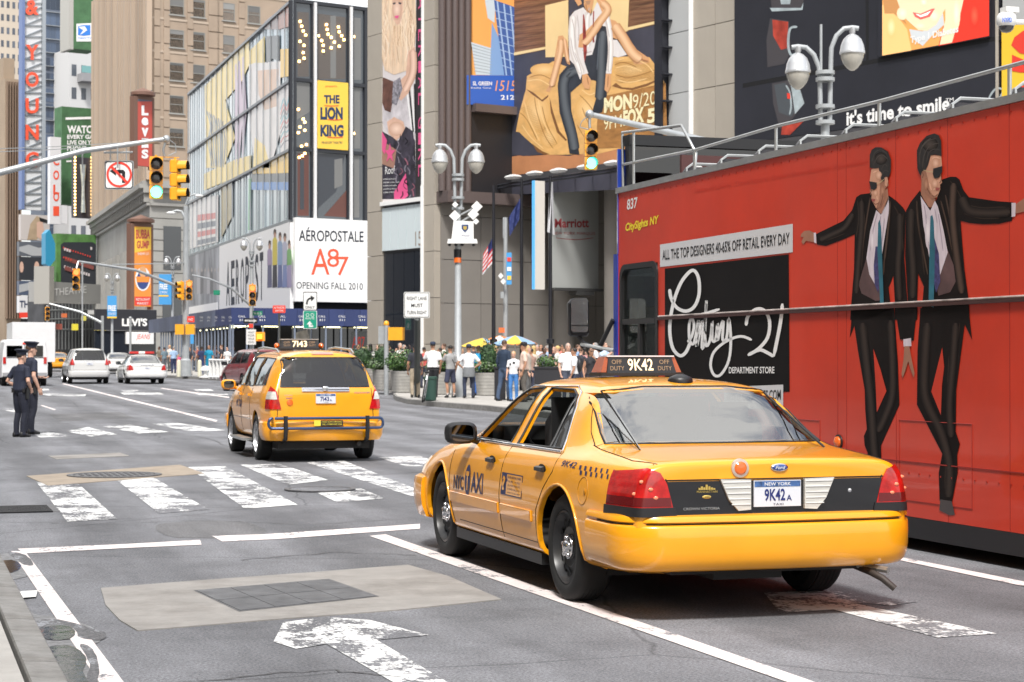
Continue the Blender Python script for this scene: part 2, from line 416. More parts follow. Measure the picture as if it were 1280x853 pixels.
def mirror_door(root,b,x,y,z,m):
 for s in(-1,1):
  q=MB();c=(s*(x+.12),y,z)
  pr=[]
  for k in range(6):
   f=k/5;ww=[.10,.122,.125,.12,.10,.06][k];hh=[.062,.08,.084,.08,.066,.03][k]
   pr.append([V((c[0]+ww*math.copysign(abs(math.cos(a))**.6,math.cos(a)),y-.03+f*.13,z+hh*math.copysign(abs(math.sin(a))**.6,math.sin(a))))for a in[2*math.pi*j/16 for j in range(16)]])
  q.loft(pr,m);q.tube([(s*(x-.02),y+.03,z-.06),(s*(x+.06),y+.02,z-.035)],.03,m,8)
  mo=q.obj('wing_mirror',root,45,True)
  g=MB();ring=[V((c[0]+.085*math.copysign(abs(math.cos(a))**.6,math.cos(a)),y-.033,z+.062*math.copysign(abs(math.sin(a))**.6,math.sin(a))))for a in[2*math.pi*j/16 for j in range(16)]]
  g.poly(ring,mat('mirror_glass',(.12,.13,.14),.05,1.));g.obj('mirror_glass',mo,35,True)
SED=[[(-2.6,0,.34),(-2.2,0,.22),(2.3,0,.2),(2.7,0,.28)],[(-2.6,.80,.34),(-2.2,.86,.24),(-1.0,.89,.21),(1.2,.89,.21),(2.3,.84,.22),(2.7,.66,.28)],[(-2.6,.87,.42),(-2.2,.935,.34),(-1.0,.955,.30),(1.2,.955,.30),(2.2,.93,.30),(2.45,.86,.34),(2.7,.70,.38)],[(-2.6,.88,.58),(-2.2,.955,.54),(-1.0,.980,.54),(1.2,.982,.54),(2.2,.945,.52),(2.45,.87,.5),(2.7,.72,.48)],[(-2.6,.865,.76),(-2.2,.945,.75),(-1.0,.972,.74),(1.2,.970,.73),(2.2,.92,.66),(2.45,.85,.6),(2.7,.70,.56)],[(-2.6,.83,.885),(-2.2,.905,.885),(-1.6,.935,.895),(-1.0,.935,.895),(1.1,.93,.875),(2.0,.88,.80),(2.45,.78,.70),(2.7,.66,.62)],[(-2.6,.765,.93),(-2.2,.84,.945),(-1.75,.86,.962),(-1.3,.865,.955),(1.1,.865,.93),(1.5,.84,.90),(2.0,.80,.84),(2.45,.70,.73),(2.7,.6,.64)],[(-2.6,.67,.945),(-2.2,.74,.967),(-1.78,.79,.99),(-1.62,.785,1.01),(-1.3,.765,1.13),(-1.0,.745,1.17),(.4,.745,1.16),(.75,.76,1.07),(1.0,.77,.975),(1.5,.72,.93),(2.0,.66,.865),(2.45,.58,.755),(2.7,.5,.655)],[(-2.6,.5,.952),(-2.2,.56,.98),(-1.78,.66,1.0),(-1.66,.68,1.03),(-1.3,.632,1.305),(-1.15,.625,1.345),(-.7,.62,1.365),(.25,.62,1.36),(.5,.64,1.28),(1.15,.7,.985),(1.5,.52,.955),(2.0,.48,.885),(2.45,.42,.77),(2.7,.36,.665)],[(-2.6,.27,.955),(-2.2,.3,.985),(-1.78,.36,1.006),(-1.7,.38,1.03),(-1.24,.42,1.365),(-1.1,.44,1.392),(-.6,.44,1.418),(.3,.44,1.408),(.45,.44,1.36),(1.23,.40,1.0),(1.5,.28,.965),(2.0,.26,.892),(2.45,.24,.775),(2.7,.2,.67)],[(-2.6,0,.958),(-2.2,0,.99),(-1.78,0,1.01),(-1.7,0,1.036),(-1.2,0,1.38),(-1.06,0,1.405),(-.5,0,1.437),(.2,0,1.432),(.48,0,1.375),(1.27,0,1.005),(1.5,0,.968),(2.0,0,.895),(2.45,0,.778),(2.7,0,.672)],]
SEDY=[-2.53,-2.44,-2.2,-1.95,-1.78,-1.7,-1.55,-1.4,-1.27,-1.15,-1.0,-.7,-.35,0,.25,.42,.6,.8,1.0,1.2,1.33,1.55,1.85,2.15,2.4,2.55]
def sedan(root,paint,detail,plate='',roofsign=None):
 vs,fs=cage(SED,SEDY,[(.985,.045,.03),(.9,.062,.1)],[(.97,.06,.08),(.85,.09,.2)])
 body=subsurf(vs,fs,paint,3 if detail else 2);me0=body.data;b=bvh_of(body)
 ref=bpy.data.objects.new('ref',me0.copy());COL.objects.link(ref)
 ax_r,ax_f,wr=-1.385,1.53,.345
 FW=[(.74,.962),(.66,1.05),(.40,1.26),(.24,1.33),(-.07,1.345),(-.09,.958)]
 RW=[(-.25,.955),(-.22,1.345),(-.72,1.34),(-.88,1.305),(-1.0,1.22),(-1.22,.965)]
 holes=[(P,'x',t)for P in(FW,RW)for t in(lambda c:c.x>.3,lambda c:c.x<-.3)]
 GW=[(-.725,1.03),(.725,1.03),(.62,1.325),(.3,1.352),(-.3,1.352),(-.62,1.325)]
 holes+=[(GW,'y',lambda c:-2<c.y<-.9),(GW,'y',lambda c:.3<c.y<1.5)]
 for yy in(ax_r,ax_f):holes+=[(circ(yy,.345,.395),'x',t)for t in(lambda c:c.x>.6,lambda c:c.x<-.6)]
 open_body(body,holes)
 finish(body,'body',root)
 g=MB();conform(g,b,[(-.74,1.02),(.74,1.02),(.635,1.335),(.3,1.362),(-.3,1.362),(-.635,1.335)],'y',-1,.002,GLR,.09);rg=g.obj('rear_window',root,60,True)
 g=MB();cline(g,b,[(-.745,1.015),(.745,1.015),(.645,1.33),(.3,1.366),(-.3,1.366),(-.645,1.33)],'y',-1,.007,BLK,.002,True);g.obj('window_seal',rg,60,True)
 g=MB();conform(g,b,[(-.74,1.03),(.74,1.03),(.635,1.33),(.3,1.358),(-.3,1.358),(-.635,1.33)],'y',1,.002,GLS,.09);g.obj('windscreen',root,60,True)
 for s in(-1,1):
  ch=MB()
  for P in(FW,RW):cline(ch,b,P,'x',s,.008,BLK,.003,True)
  cline(ch,b,[(.9,.945),(-1.25,.945)],'x',s,.011,CHR,.006);cline(ch,b,[(-1.25,.95),(-1.03,1.23),(-.90,1.325),(-.72,1.36),(.24,1.352),(.42,1.28),(.69,1.07),(.80,.95)],'x',s,.006,CHR,.005)
  ch.obj('window_trim',root,60,True)
  if s>0 or not detail:
   for P in(FW,RW):
    g=MB();conform(g,b,P,'x',s,-.004,GLS if detail else GLD,.12);g.obj('side_window',root,60,True)
  if detail:
   g=MB();conform(g,b,[(-.95,.965),(-.88,1.30),(-1.0,1.22),(-1.22,.965)][::-1],'x',s,-.004,GLS,.12);g.obj('quarter_window',root,60,True)
   g=MB();cline(g,b,[(-.95,.96),(-.87,1.31)],'x',s,.008,BLK,.0);g.obj('window_divider',root,60,True)
 for yy,ss in((.0,(-.36,.36)),(-1.05,(-.36,.36))):
  for xx in ss:
   i=MB();i.loft([[V((xx+a*.22*k,yy-.05+d+.0,z))for a,d in((-1,-.06),(1,-.06),(1,.07),(-1,.07))]for z,k in((.93,1),(1.1,.98),(1.16,.8))],SEAT)
   i.loft([[V((xx+a*.12,yy-.06+d,z))for a,d in((-1,-.04),(1,-.04),(1,.05),(-1,.05))]for z in(1.16,1.26)],SEAT);i.obj('seat',root,40,True)
 i=MB();i.bx((-.66,.75,.94),(.66,1.05,1.045),SEAT)
 i.obj('dashboard',root,40,True);i=MB();i.tube([(-.36+.17*math.cos(a),.62+.04*math.sin(a),1.02+.16*math.sin(a))for a in[2*math.pi*k/20 for k in range(21)]],.014,BLK,6)
 i.obj('steering_wheel',root,40,True)
 if detail:
  i=MB();i.bx((-.60,-.20,.93),(.60,-.185,1.28),BLK);
  i.obj('partition',root,40,True)
 TL=[(.62,-.86,.0),(.90,0,0)]
 for s in(-1,1):
  lm=mkmesh('tail_lamp',inflated(ref,.012,[(s*x,z)for x,z in((.655,.652),(1.0,.652),(1.0,.80),(.93,.865),(.80,.905),(.74,.885),(.70,.82))],-2.75,-2.23,LENSR),root)
  if detail:
   mkmesh('lamp_base',inflated(ref,.017,[(s*x,z)for x,z in((.640,.628),(1.0,.628),(1.0,.682),(.652,.682))],-2.75,-2.215,BLK),lm)
   mkmesh('lamp_lens',inflated(ref,.0145,[(s*x,z)for x,z in((.675,.69),(1.0,.69),(1.0,.74),(.68,.74))],-2.75,-2.235,LENSD),lm)
   q=MB()
   for dx,dz in((.80,.79),(.87,.76),(.77,.74),(.84,.83)):h,n=shoot(b,(s*dx,dz),'y',-1);q.ell(h+n*.014,(.016,.005,.011),mat('lamp_glint',(.9,.25,.12),.1,coat=1.),8)  # glints on the lens, painted as small bright ellipsoids
   q.obj('painted_glint',lm,60,True)
 mkmesh('rear_panel',inflated(ref,.009,[(-.655,.635),(.655,.635),(.70,.832),(-.70,.832)],-2.75,-2.35,mat('gloss_black',(.008,.008,.009),.12,coat=1.)if detail else paint),root)
 prof=[(-.05,.638),(.02,.636),(.046,.628),(.056,.612),(.058,.597),(.044,.590),(.044,.580),(.056,.573),(.062,.562),(.065,.50),(.063,.42),(.056,.375),(.040,.335),(.012,.310),(-.03,.300),(-.10,.298)]
 bp=MB();sweep(bp,[(x,y)for x,y in roundpath(.918,-2.575,.24,.62,.035)],prof,paint)
 bo=bp.obj('rear_bumper',root,35,True)
 bs=MB();sweep(bs,roundpath(.919,-2.576,.24,.45,.035),[(.0,.589),(.0475,.588),(.0475,.582),(.0,.581)],SEAM);bs.obj('bumper_groove',bo,35,True)
 prof=[(-.05,.60),(.03,.6),(.06,.585),(.07,.55),(.075,.45),(.065,.36),(.03,.27),(-.06,.25)]
 bp=MB();pth=roundpath(.90,2.62,.42,.60,.09,1);sweep(bp,pth,prof,paint);bp.obj('front_bumper',root,35,True)
 for s in(-1,1):
  mkmesh('headlight',inflated(ref,.012,[(s*x,z)for x,z in((.42,.60),(1.0,.62),(1.0,.76),(.45,.72))],2.2,2.9,LENSC),root)
 q=MB();conform(q,b,[(-.36,.58),(.36,.58),(.36,.66),(-.36,.66)],'y',1,.012,CHR,.2);q.obj('grille',root,35,True)
 sm=MB()
 for s in(-1,1):
  cline(sm,b,[(1.17,.90),(1.16,.60),(1.08,.30)],'x',s,.0035,SEAM);cline(sm,b,[(-.17,.945),(-.15,.6),(-.18,.30)],'x',s,.0035,SEAM)
  cline(sm,b,[(-1.27,.95),(-1.24,.82),(-1.10,.70),(-.97,.55),(-.95,.30)],'x',s,.0035,SEAM)
  cline(sm,b,[(.93,.335),(-.95,.335)],'x',s,.003,SEAM)
 cline(sm,b,[(.80,-1.62),(.80,-2.3),(.74,-2.54)],'z',1,.004,SEAM);cline(sm,b,[(-.80,-1.62),(-.80,-2.3),(-.74,-2.54)],'z',1,.004,SEAM)
 cline(sm,b,[(-.80,-1.66),(-.4,-1.74),(.4,-1.74),(.80,-1.66)],'z',1,.004,SEAM)
 cline(sm,b,[(-.72,.84),(.72,.84)],'y',-1,.004,SEAM,.001)
 for s in(-1,1):cline(sm,b,[(s*.76,.93),(s*.70,.84),(s*.65,.64)],'y',-1,.004,SEAM,.002)
 if detail:
  cline(sm,b,[(-.80,1.0),(-.72,1.16),(-.64,1.30)],'y',-1,.0035,SEAM)
 sm.obj('panel_gaps',root,60,True)
 for s in(-1,1):
  mo=MB()
  for y0,y1 in((1.12,-.12),(-.19,-.87)):
   P=[(y0,.535),(y1,.535),(y1,.47),(y0,.47)]
   conform(mo,b,P,'x',s,.012,paint,.15);
   for a,c2 in zip(P,P[1:]+P[:1]):cline(mo,b,[a,c2],'x',s,.007,paint,.003)
  mo.obj('side_moulding',root,35,True)
  sk=MB();sk.bx((s*.86,-.95,.185),(s*.925,1.12,.262),BLK);sk.obj('sill',root,35,True)
  for yy in(.11,-1.03):
   h,n=shoot(b,(yy,.825),'x',s);hd=MB()
   hd.ell(h+n*.002,(.004,.085,.034),SEAM,16);hd.loft([[h+V((s*(.012+dx),dy,dz))for dx,dz in((0,-.017),(.022,-.012),(.022,.012),(0,.02))]for dy in(-.075,0,.075)],BLK);hd.obj('door_handle',root,40,True)
  for yy in(ax_r,ax_f):
   ar=MB();pts=[]
   for k in range(25):
    a=R(-14+208*k/24);h,n=shoot(b,(yy+.402*math.cos(a),max(.22,.345+.402*math.sin(a))),'x',s);pts.append(h+n*.002)
   ar.tube(pts,.008,paint,8);ar.obj('wheel_arch',root,60,True)
 un=MB();un.bx((-.74,-1.7,.19),(.74,2.3,.26),UND);un.bx((-.62,-2.45,.27),(.62,-1.7,.34),UND);un.bx((-.30,-2.35,.22),(.15,-1.9,.3),UND);un.obj('chassis',root,35,True)
 mirror_door(root,b,.90,.66,1.0,BLK)
 for yy in(ax_r,ax_f):
  for s in(-1,1):wheel(root,s*.925,yy,.345,.225,'steel',s)
 bpy.data.objects.remove(ref)
 return b
def wagon_rows(hw,zr,L2):
 k=hw/.91;zt=zr
 return[[(-L2,0,.36),(-L2+.4,0,.28),(L2-.4,0,.26),(L2,0,.34)],[(-L2,.72*k,.36),(-L2+.4,.80*k,.30),(L2-.5,.80*k,.28),(L2,.58*k,.34)],[(-L2,.80*k,.48),(-L2+.4,.875*k,.42),(L2-.5,.87*k,.40),(L2,.62*k,.44)],[(-L2,.84*k,.72),(-L2+.4,.91*k,.70),(L2-.5,.90*k,.66),(L2,.64*k,.60)],[(-L2,.83*k,.92),(-L2+.4,.905*k,.92),(L2-1.0,.90*k,.88),(L2-.4,.84*k,.80),(L2,.62*k,.70)],[(-L2,.80*k,1.03),(-L2+.4,.88*k,1.05),(L2-1.1,.87*k,1.0),(L2-.4,.78*k,.90),(L2,.6*k,.78)],[(-L2,.76*k,1.09),(-L2+.4,.85*k,1.11),(L2-1.1,.83*k,1.06),(L2-.4,.70*k,.95),(L2,.54*k,.80)],[(-L2,.68*k,zt*.80),(-L2+.4,.76*k,zt*.80),(L2-1.75,.77*k,zt*.80),(L2-1.2,.77*k,1.16),(L2-.95,.7*k,1.09),(L2-.4,.58*k,.97),(L2,.45*k,.81)],[(-L2,.55*k,zt*.935),(-L2+.4,.63*k,zt*.94),(L2-2.0,.65*k,zt*.945),(L2-1.75,.68*k,zt*.88),(L2-1.0,.65*k,1.11),(L2-.4,.42*k,.985),(L2,.35*k,.82)],[(-L2,.36*k,zt*.962),(-L2+.4,.43*k,zt*.982),(L2-2.0,.47*k,zt*.985),(L2-1.8,.46*k,zt*.95),(L2-.92,.4*k,1.12),(L2-.4,.24*k,.99),(L2,.2*k,.825)],[(-L2,0,zt*.97),(-L2+.4,0,zt*.995),(L2-2.0,0,zt),(L2-1.78,0,zt*.96),(L2-.88,0,1.125),(L2-.4,0,1.0),(L2,0,.83)]]
def wagon(root,paint,hw,zr,L2,axr,axf,wr,glass,style,lampz,detail=False,bpaint=None,lampshape=None):
 rows=wagon_rows(hw,zr,L2);k=hw/.91
 ys=[-L2,-L2+.09]+[-L2+.4+(2*L2-.9)*i/17 for i in range(18)]+[L2-.25,L2-.06]
 vs,fs=cage(rows,ys,[(.985,.03,.0),(.9,.045,.02)],[(.96,.05,.08),(.8,.07,.2)],(1.0,lambda z:.0 if z<1.05 else(z-1.05)*.44))
 body=subsurf(vs,fs,paint,3 if detail else 2);b=bvh_of(body);ref=bpy.data.objects.new('ref',body.data.copy());COL.objects.link(ref)
 z0,z1=1.13,zr*.925
 RWp=[(-.66*k,z0),(.66*k,z0),(.60*k,z1-.04),(.56*k,z1),(-.56*k,z1),(-.60*k,z1-.04)]
 SW=[[(L2-1.28,z0),(L2-1.72,z1-.06),(L2-1.86,z1-.01),(L2-2.2,z1),(L2-2.18,z0)],[(L2-2.27,z0),(L2-2.29,z1),(L2-3.1,z1),(L2-3.12,z0)],[(L2-3.22,z0+.01),(L2-3.2,z1),(-L2+.58,z1-.02),(-L2+.42,z0+.03)]]
 holes=[(P,'x',t)for P in SW for t in(lambda c:c.x>.3,lambda c:c.x<-.3)]
 holes+=[(RWp,'y',lambda c:c.y<-L2+.8),([(-.58*k,1.16),(.58*k,1.16),(.52*k,z1-.03),(-.52*k,z1-.03)],'y',lambda c:c.y>L2-2.1)]
 for yy in(axr,axf):holes+=[(circ(yy,wr+.01,wr+.05),'x',t)for t in(lambda c:c.x>.6,lambda c:c.x<-.6)]
 open_body(body,holes)
 finish(body,'body',root)
 g=MB();conform(g,b,[(x*1.02,z)for x,z in RWp],'y',-1,.003,glass,.1);rg=g.obj('rear_window',root,60,True)
 g=MB();cline(g,b,[(x*1.02,z)for x,z in RWp],'y',-1,.008,BLK,.002,True);g.obj('window_seal',rg,60,True)
 g=MB();conform(g,b,[(-.6*k,1.15),(.6*k,1.15),(.56*k,z1-.02),(-.56*k,z1-.02)],'y',1,.003,GLS,.1);g.obj('windscreen',root,60,True)
 for s in(-1,1):
  for P in SW:g=MB();conform(g,b,P,'x',s,-.003,glass,.14);g.obj('side_window',root,60,True)
  for P in SW:tr=MB();cline(tr,b,P,'x',s,.008,BLK,.003,True);tr.obj('window_trim',root,60,True)
  sm=MB()
  for yy in(L2-1.15,L2-2.22,L2-3.16):cline(sm,b,[(yy,1.1),(yy,.36)],'x',s,.004,SEAM)
  cline(sm,b,[(L2-1.1,.62),(-L2+1.5,.62)],'x',s,.004,SEAM)
  sm.obj('panel_gaps',root,60,True)
  for yy in(L2-2.05,L2-2.98):
   h,n=shoot(b,(yy,.985),'x',s);hd=MB();hd.box(h+n*.02,(.03,.17,.035),paint);hd.obj('door_handle',root,40,True)
  lz=lampz;zm=(lz[0]+lz[1])/2
  shp=lampshape or[(.66*k,lz[0]),(1.2,lz[0]),(1.2,lz[1]),(.72*k,lz[1])]
  lm=mkmesh('tail_lamp',inflated(ref,.014,[(s*x,z)for x,z in shp],-L2-.3,-L2+.18,LENSR),root)
  if detail:x0=.70*k;mkmesh('lamp_lens',inflated(ref,.018,[(s*x,z)for x,z in((x0+.03,zm-.04),(1.2,zm-.04),(1.2,zm+.07),(x0+.05,zm+.07))],-L2-.3,-L2+.17,LENSC),lm)
  mkmesh('headlight',inflated(ref,.01,[(s*x,z)for x,z in((.45*k,.66),(1.2,.66),(1.2,.84),(.5*k,.84))],L2-.5,L2+.4,LENSC),root)
 bp=MB();pf=[(-.05,.62),(.03,.615),(.05,.59),(.055,.5),(.045,.40),(.01,.33),(-.06,.32)]
 sweep(bp,roundpath(hw*.955,-L2-.02,.22,.5,.05),pf,bpaint or paint);bp.obj('rear_bumper',root,35,True)
 bp=MB();sweep(bp,roundpath(hw*.93,L2+.04,.4,.6,.09,1),[(a,z+.02)for a,z in pf],bpaint or paint);bp.obj('front_bumper',root,35,True)
 q=MB();cline(q,b,[(-.70*k,z0-.02),(-.73*k,.66),(.73*k,.66),(.70*k,z0-.02)],'y',-1,.005,SEAM,.001);q.obj('tailgate_gap',root,60,True)
 for yy in(.25,-.6):
  for xx in(-.4,.4):
   i=MB();i.loft([[V((xx+a*.22*kk,yy+d,z))for a,d in((-1,-.06),(1,-.06),(1,.07),(-1,.07))]for z,kk in((1.0,1),(1.3,.95),(1.34,.8))],SEAT);i.box((xx,yy,1.4),(.24,.09,.14),SEAT);i.obj('seat',root,40,True)
 un=MB();un.bx((-.7,-L2+.1,.2),(.7,L2-.2,.34),UND);un.tube([(.5,-L2+.2,.3),(.52,-L2-.02,.27)],.035,UND,8);un.obj('chassis',root,35,True)
 mirror_door(root,b,hw*.95,L2-1.4,1.13,paint if detail else BLK)
 for yy in(axr,axf):
  for s in(-1,1):wheel(root,s*(hw-.01),yy,wr,.22,style,s)
 bpy.data.objects.remove(ref);return b
def place(root,X,Y,deg=0.):root.matrix_basis=MX.Translation((X,Y,gz(Y)))@MX.Rotation(R(deg),4,'Z')
def plate(root,b,z0,z1,w,txt,cx=0.,band=True,off=.02):
 q=MB();h,n=shoot(b,(cx,(z0+z1)/2),'y',-1);y=h.y-off
 q.bx((cx-w/2,y,z0),(cx+w/2,y+.02,z1),PLATE);o=q.obj('number_plate',root,35,True)
 t=MB();hh=z1-z0
 if band:
  t.bx((cx-w/2+.004,y-.002,z1-hh*.24),(cx+w/2-.004,y,z1-.004),mat('plate_band',(.05,.12,.3),.4,var=.6,scale=25))
  addtext(t,'NEW YORK',(cx-w*.28,y-.004,z1-hh*.20),(cx+w*.28,y-.004,z1-hh*.20),(cx-w*.28,y-.004,z1-hh*.07),PLATE,bold=.02)
  addtext(t,'TAXI',(cx-w*.10,y-.003,z0+hh*.05),(cx+w*.12,y-.003,z0+hh*.05),(cx-w*.10,y-.003,z0+hh*.13),NAVY)
 addtext(t,txt[0],(cx-w*.28,y-.003,z0+hh*.22),(cx+w*.16,y-.003,z0+hh*.22),(cx-w*.28,y-.003,z0+hh*.68),mat('plate_blue',(.01,.02,.14),.5),bold=.02)
 addtext(t,txt[1],(cx+w*.19,y-.003,z0+hh*.22),(cx+w*.30,y-.003,z0+hh*.22),(cx+w*.19,y-.003,z0+hh*.44),mat('plate_blue',0),bold=.01)
 t.obj('lettering',o,35,True);return y
 # ================================================================ ground
def asphalt(name,base,paint=None,wear=.5):
 m=bpy.data.materials.new(name);m.use_nodes=True;nt=m.node_tree;N=nt.nodes;L=nt.links;b=N['Principled BSDF']
 t=N.new('ShaderNodeTexCoord');src=t.outputs['Object']
 def noise(sc,det=6,ro=.6,st=None):
  n=N.new('ShaderNodeTexNoise');n.inputs['Scale'].default_value=sc;n.inputs['Detail'].default_value=det;n.inputs['Roughness'].default_value=ro
  if st:q=N.new('ShaderNodeMapping');q.inputs['Scale'].default_value=st;L.new(src,q.inputs[0]);L.new(q.outputs[0],n.inputs['Vector'])
  else:L.new(src,n.inputs['Vector'])
  return n.outputs['Fac']
 def ramp(f,p0,p1,c0,c1):
  r=N.new('ShaderNodeValToRGB');e=r.color_ramp.elements;e[0].position=p0;e[1].position=p1;e[0].color=(*c0,1);e[1].color=(*c1,1);L.new(f,r.inputs[0]);return r.outputs[0]
 def mul(a,c,f=1.):x=N.new('ShaderNodeMixRGB');x.blend_type='MULTIPLY';x.inputs[0].default_value=f;L.new(a,x.inputs[1]);L.new(c,x.inputs[2]);return x.outputs[0]
 g=lambda v:(v,v,v)
 col=ramp(noise(.35,8,.65),.32,.68,tuple(a*.78 for a in base),tuple(a*1.2 for a in base))
 col=mul(col,ramp(noise(60,5,.85),.36,.64,g(.35),g(1.6)))
 col=mul(col,ramp(noise(1.6,6,.6,(1,.14,1)),.35,.6,g(.80),g(1.08)))
 col=mul(col,ramp(noise(.9,9,.75),.36,.50,g(.62),g(1)),.55);col=mul(col,ramp(noise(11,8,.8),.40,.48,g(.72),g(1)),.5)
 sx=N.new('ShaderNodeSeparateXYZ');L.new(src,sx.inputs[0]);w1=N.new('ShaderNodeMath');w1.operation='MULTIPLY_ADD';w1.inputs[1].default_value=3.93;w1.inputs[2].default_value=.3;L.new(sx.outputs[0],w1.inputs[0])
 w2=N.new('ShaderNodeMath');w2.operation='SINE';L.new(w1.outputs[0],w2.inputs[0]);w3=N.new('ShaderNodeMath');w3.operation='MULTIPLY_ADD';w3.inputs[1].default_value=.22;L.new(w2.outputs[0],w3.inputs[0]);L.new(noise(.7,8,.7,(1,.18,1)),w3.inputs[2])
 col=mul(col,ramp(w3.outputs[0],.40,.68,g(1.06),g(.72)),.8)
 col=mul(col,ramp(noise(2.3,10,.78),.62,.70,g(1),g(.55)),.6)
 v=N.new('ShaderNodeTexVoronoi');v.feature='DISTANCE_TO_EDGE';v.inputs['Scale'].default_value=.23
 w=N.new('ShaderNodeTexNoise');w.inputs['Scale'].default_value=1.5;w.inputs['Detail'].default_value=8;ad=N.new('ShaderNodeMixRGB');ad.inputs[0].default_value=.18
 L.new(src,w.inputs['Vector']);L.new(src,ad.inputs[1]);L.new(w.outputs['Color'],ad.inputs[2]);L.new(ad.outputs[0],v.inputs['Vector'])
 crack=ramp(v.outputs['Distance'],.0012,.0035,g(.45),g(1));col=mul(col,crack,.8)
 if paint:
  wn=noise(7,10,.74);wn2=noise(42,4,.7,(1,.45,1))
  ma=N.new('ShaderNodeMath');ma.operation='MULTIPLY_ADD';ma.inputs[1].default_value=.22;L.new(wn2,ma.inputs[0])
  mb_=N.new('ShaderNodeMath');mb_.operation='MULTIPLY';mb_.inputs[1].default_value=.26;L.new(wn,mb_.inputs[0])
  mc=N.new('ShaderNodeMath');mc.operation='MULTIPLY_ADD';mc.inputs[1].default_value=.56;L.new(noise(1.9,7,.75,(1,.5,1)),mc.inputs[0]);L.new(mb_.outputs[0],mc.inputs[2]);L.new(mc.outputs[0],ma.inputs[2])
  k=ramp(ma.outputs[0],wear,wear+.035,g(1),g(0))
  x=N.new('ShaderNodeMixRGB');L.new(k,x.inputs[0]);L.new(col,x.inputs[1]);pc=ramp(noise(5,6,.7),.3,.7,tuple(a*.8 for a in paint),paint);L.new(pc,x.inputs[2]);col=x.outputs[0]
 L.new(col,b.inputs['Base Color']);b.inputs['Roughness'].default_value=.8;b.inputs['Specular IOR Level'].default_value=.35
 u=N.new('ShaderNodeBump');u.inputs['Strength'].default_value=.5;u.inputs['Distance'].default_value=.012;L.new(noise(80,4,.7),u.inputs['Height']);L.new(u.outputs[0],b.inputs['Normal'])
 return m
ASPH=asphalt('asphalt',(.180,.183,.196));PAINT=asphalt('road_paint',(.180,.183,.196),(.78,.70,.68),.56);PAINTW=asphalt('worn_road_paint',(.180,.183,.196),(.76,.76,.75),.505)
CONC=mat('concrete_patch',(.265,.252,.236),.85,var=.14,scale=3,bump=.25,bscale=60,dirt=.5)
CONCO=mat('warm_concrete',(.30,.25,.195),.85,var=.15,scale=4,bump=.2,bscale=60,dirt=.3)
WALKM=mat('pavement_concrete',(.40,.385,.36),.85,var=.12,scale=2.5,bump=.2,bscale=50,dirt=.25)
KERBM=mat('kerb_stone',(.22,.215,.205),.8,var=.2,scale=8,bump=.3,bscale=60,dirt=.5)
IRON=mat('cast_iron',(.12,.12,.125),.55,.4,var=.3,scale=20,bump=.5,bscale=40)
STEEL=mat('galvanised_steel',(.40,.42,.43),.42,.55,var=.1,scale=5)
GREY=mat('grey_painted_metal',(.36,.38,.39),.5,.2,var=.08,scale=4)
DPOLE=mat('dark_green_post',(.02,.03,.028),.5)
SIGY=mat('signal_yellow',(.78,.36,.02),.42,coat=.4,var=.06,scale=6)
WPL=mat('white_sign_face',(.72,.72,.70),.5)
WHITE=mat('white_print',(.80,.80,.79),.6)
REDP=mat('red_print',(.72,.05,.03),.5)
def road():
 xs=[-90,-20,0,20,60,140,500];ys=[-80,0,35,80,160,400,900]
 m=MB();m.add([(x,y,gz(y))for y in ys for x in xs],[(j*7+i,j*7+i+1,(j+1)*7+i+1,(j+1)*7+i)for j in range(6)for i in range(6)],ASPH)
 tag(m.obj('road',sharp=0),kind='structure')
road()
ZM=.004
def onroad(pts,dz=ZM):return[gnd(x,y,dz)for x,y in pts]
def smoothpoly(p,k=5):
 n=len(p);out=[]
 for i in range(n):
  p0,p1,p2,p3=[V(p[(i+j)%n])for j in(-1,0,1,2)]
  for q in range(k):
   t=q/k;v=.5*((2*p1)+(p2-p0)*t+(2*p0-5*p1+4*p2-p3)*t*t+(3*p1-p0-3*p2+p3)*t**3);out.append((v.x+.6*math.sin(i*3+q*2.3),v.y+.25*math.sin(i*5+q*1.7)))
 return out
def sheet(name,quads,m,kind='structure',dz=ZM,label=None):
 root=None
 for q in quads:
  b=MB();P=onroad(q,dz);P2=[]
  for a,c in zip(P,P[1:]+P[:1]):
   k=max(1,int((c-a).length/12));P2+=[a+(c-a)*i/k for i in range(k)]
  for p in P2:p.z=gz(p.y)+dz
  b.poly(P2,m);o=b.obj(name,sharp=0);tag(o,kind=kind)
  if label:o['label']=label
sheet('crosswalk_stripe',[[(45,602),(97,604),(147,649),(84,652)],[(147,601),(192,597),(261,637),(199,642)],[(235,584),(282,583),(372,631),(306,636)],[(390,613),(452,611),(481,623),(421,628)],[(382,578),(430,576),(527,614),(520,622)],[(472,572),(524,570),(560,582),(508,583)],[(82,539),(110,534),(147,543),(114,546)],[(128,533),(162,531),(211,540),(174,542)],[(191,530),(223,529),(282,538),(241,540)],[(42,543),(60,540),(92,545),(50,547)]],PAINTW)
sheet('crosswalk_stripe',[[(300,581),(350,580),(410,600),(360,606)]],PAINTW)
sheet('stop_line',[[(22,686),(160,680),(250,675),(252,681),(160,685),(30,692)],[(265,670),(330,668),(525,655),(525,661),(345,674),(278,677)]],PAINT)
sheet('lane_line',[[(14,689),(31,689),(155,853),(168,872),(140,872),(124,853)],[(462,670),(482,668),(1020,853),(1070,871),(1030,871),(985,853)],[(1118,699),(1127,696.5),(1290,729),(1290,735)],[(1128,676),(1128,679),(1040,661),(1040,659)],[(77,480),(80,479.6),(272,525.5),(270,527.5)],[(200,485.7),(203,485.2),(287,496.3),(286,497.6)],[(50,507),(53,506.6),(70,512),(68,512.8)]],PAINT,dz=.005)
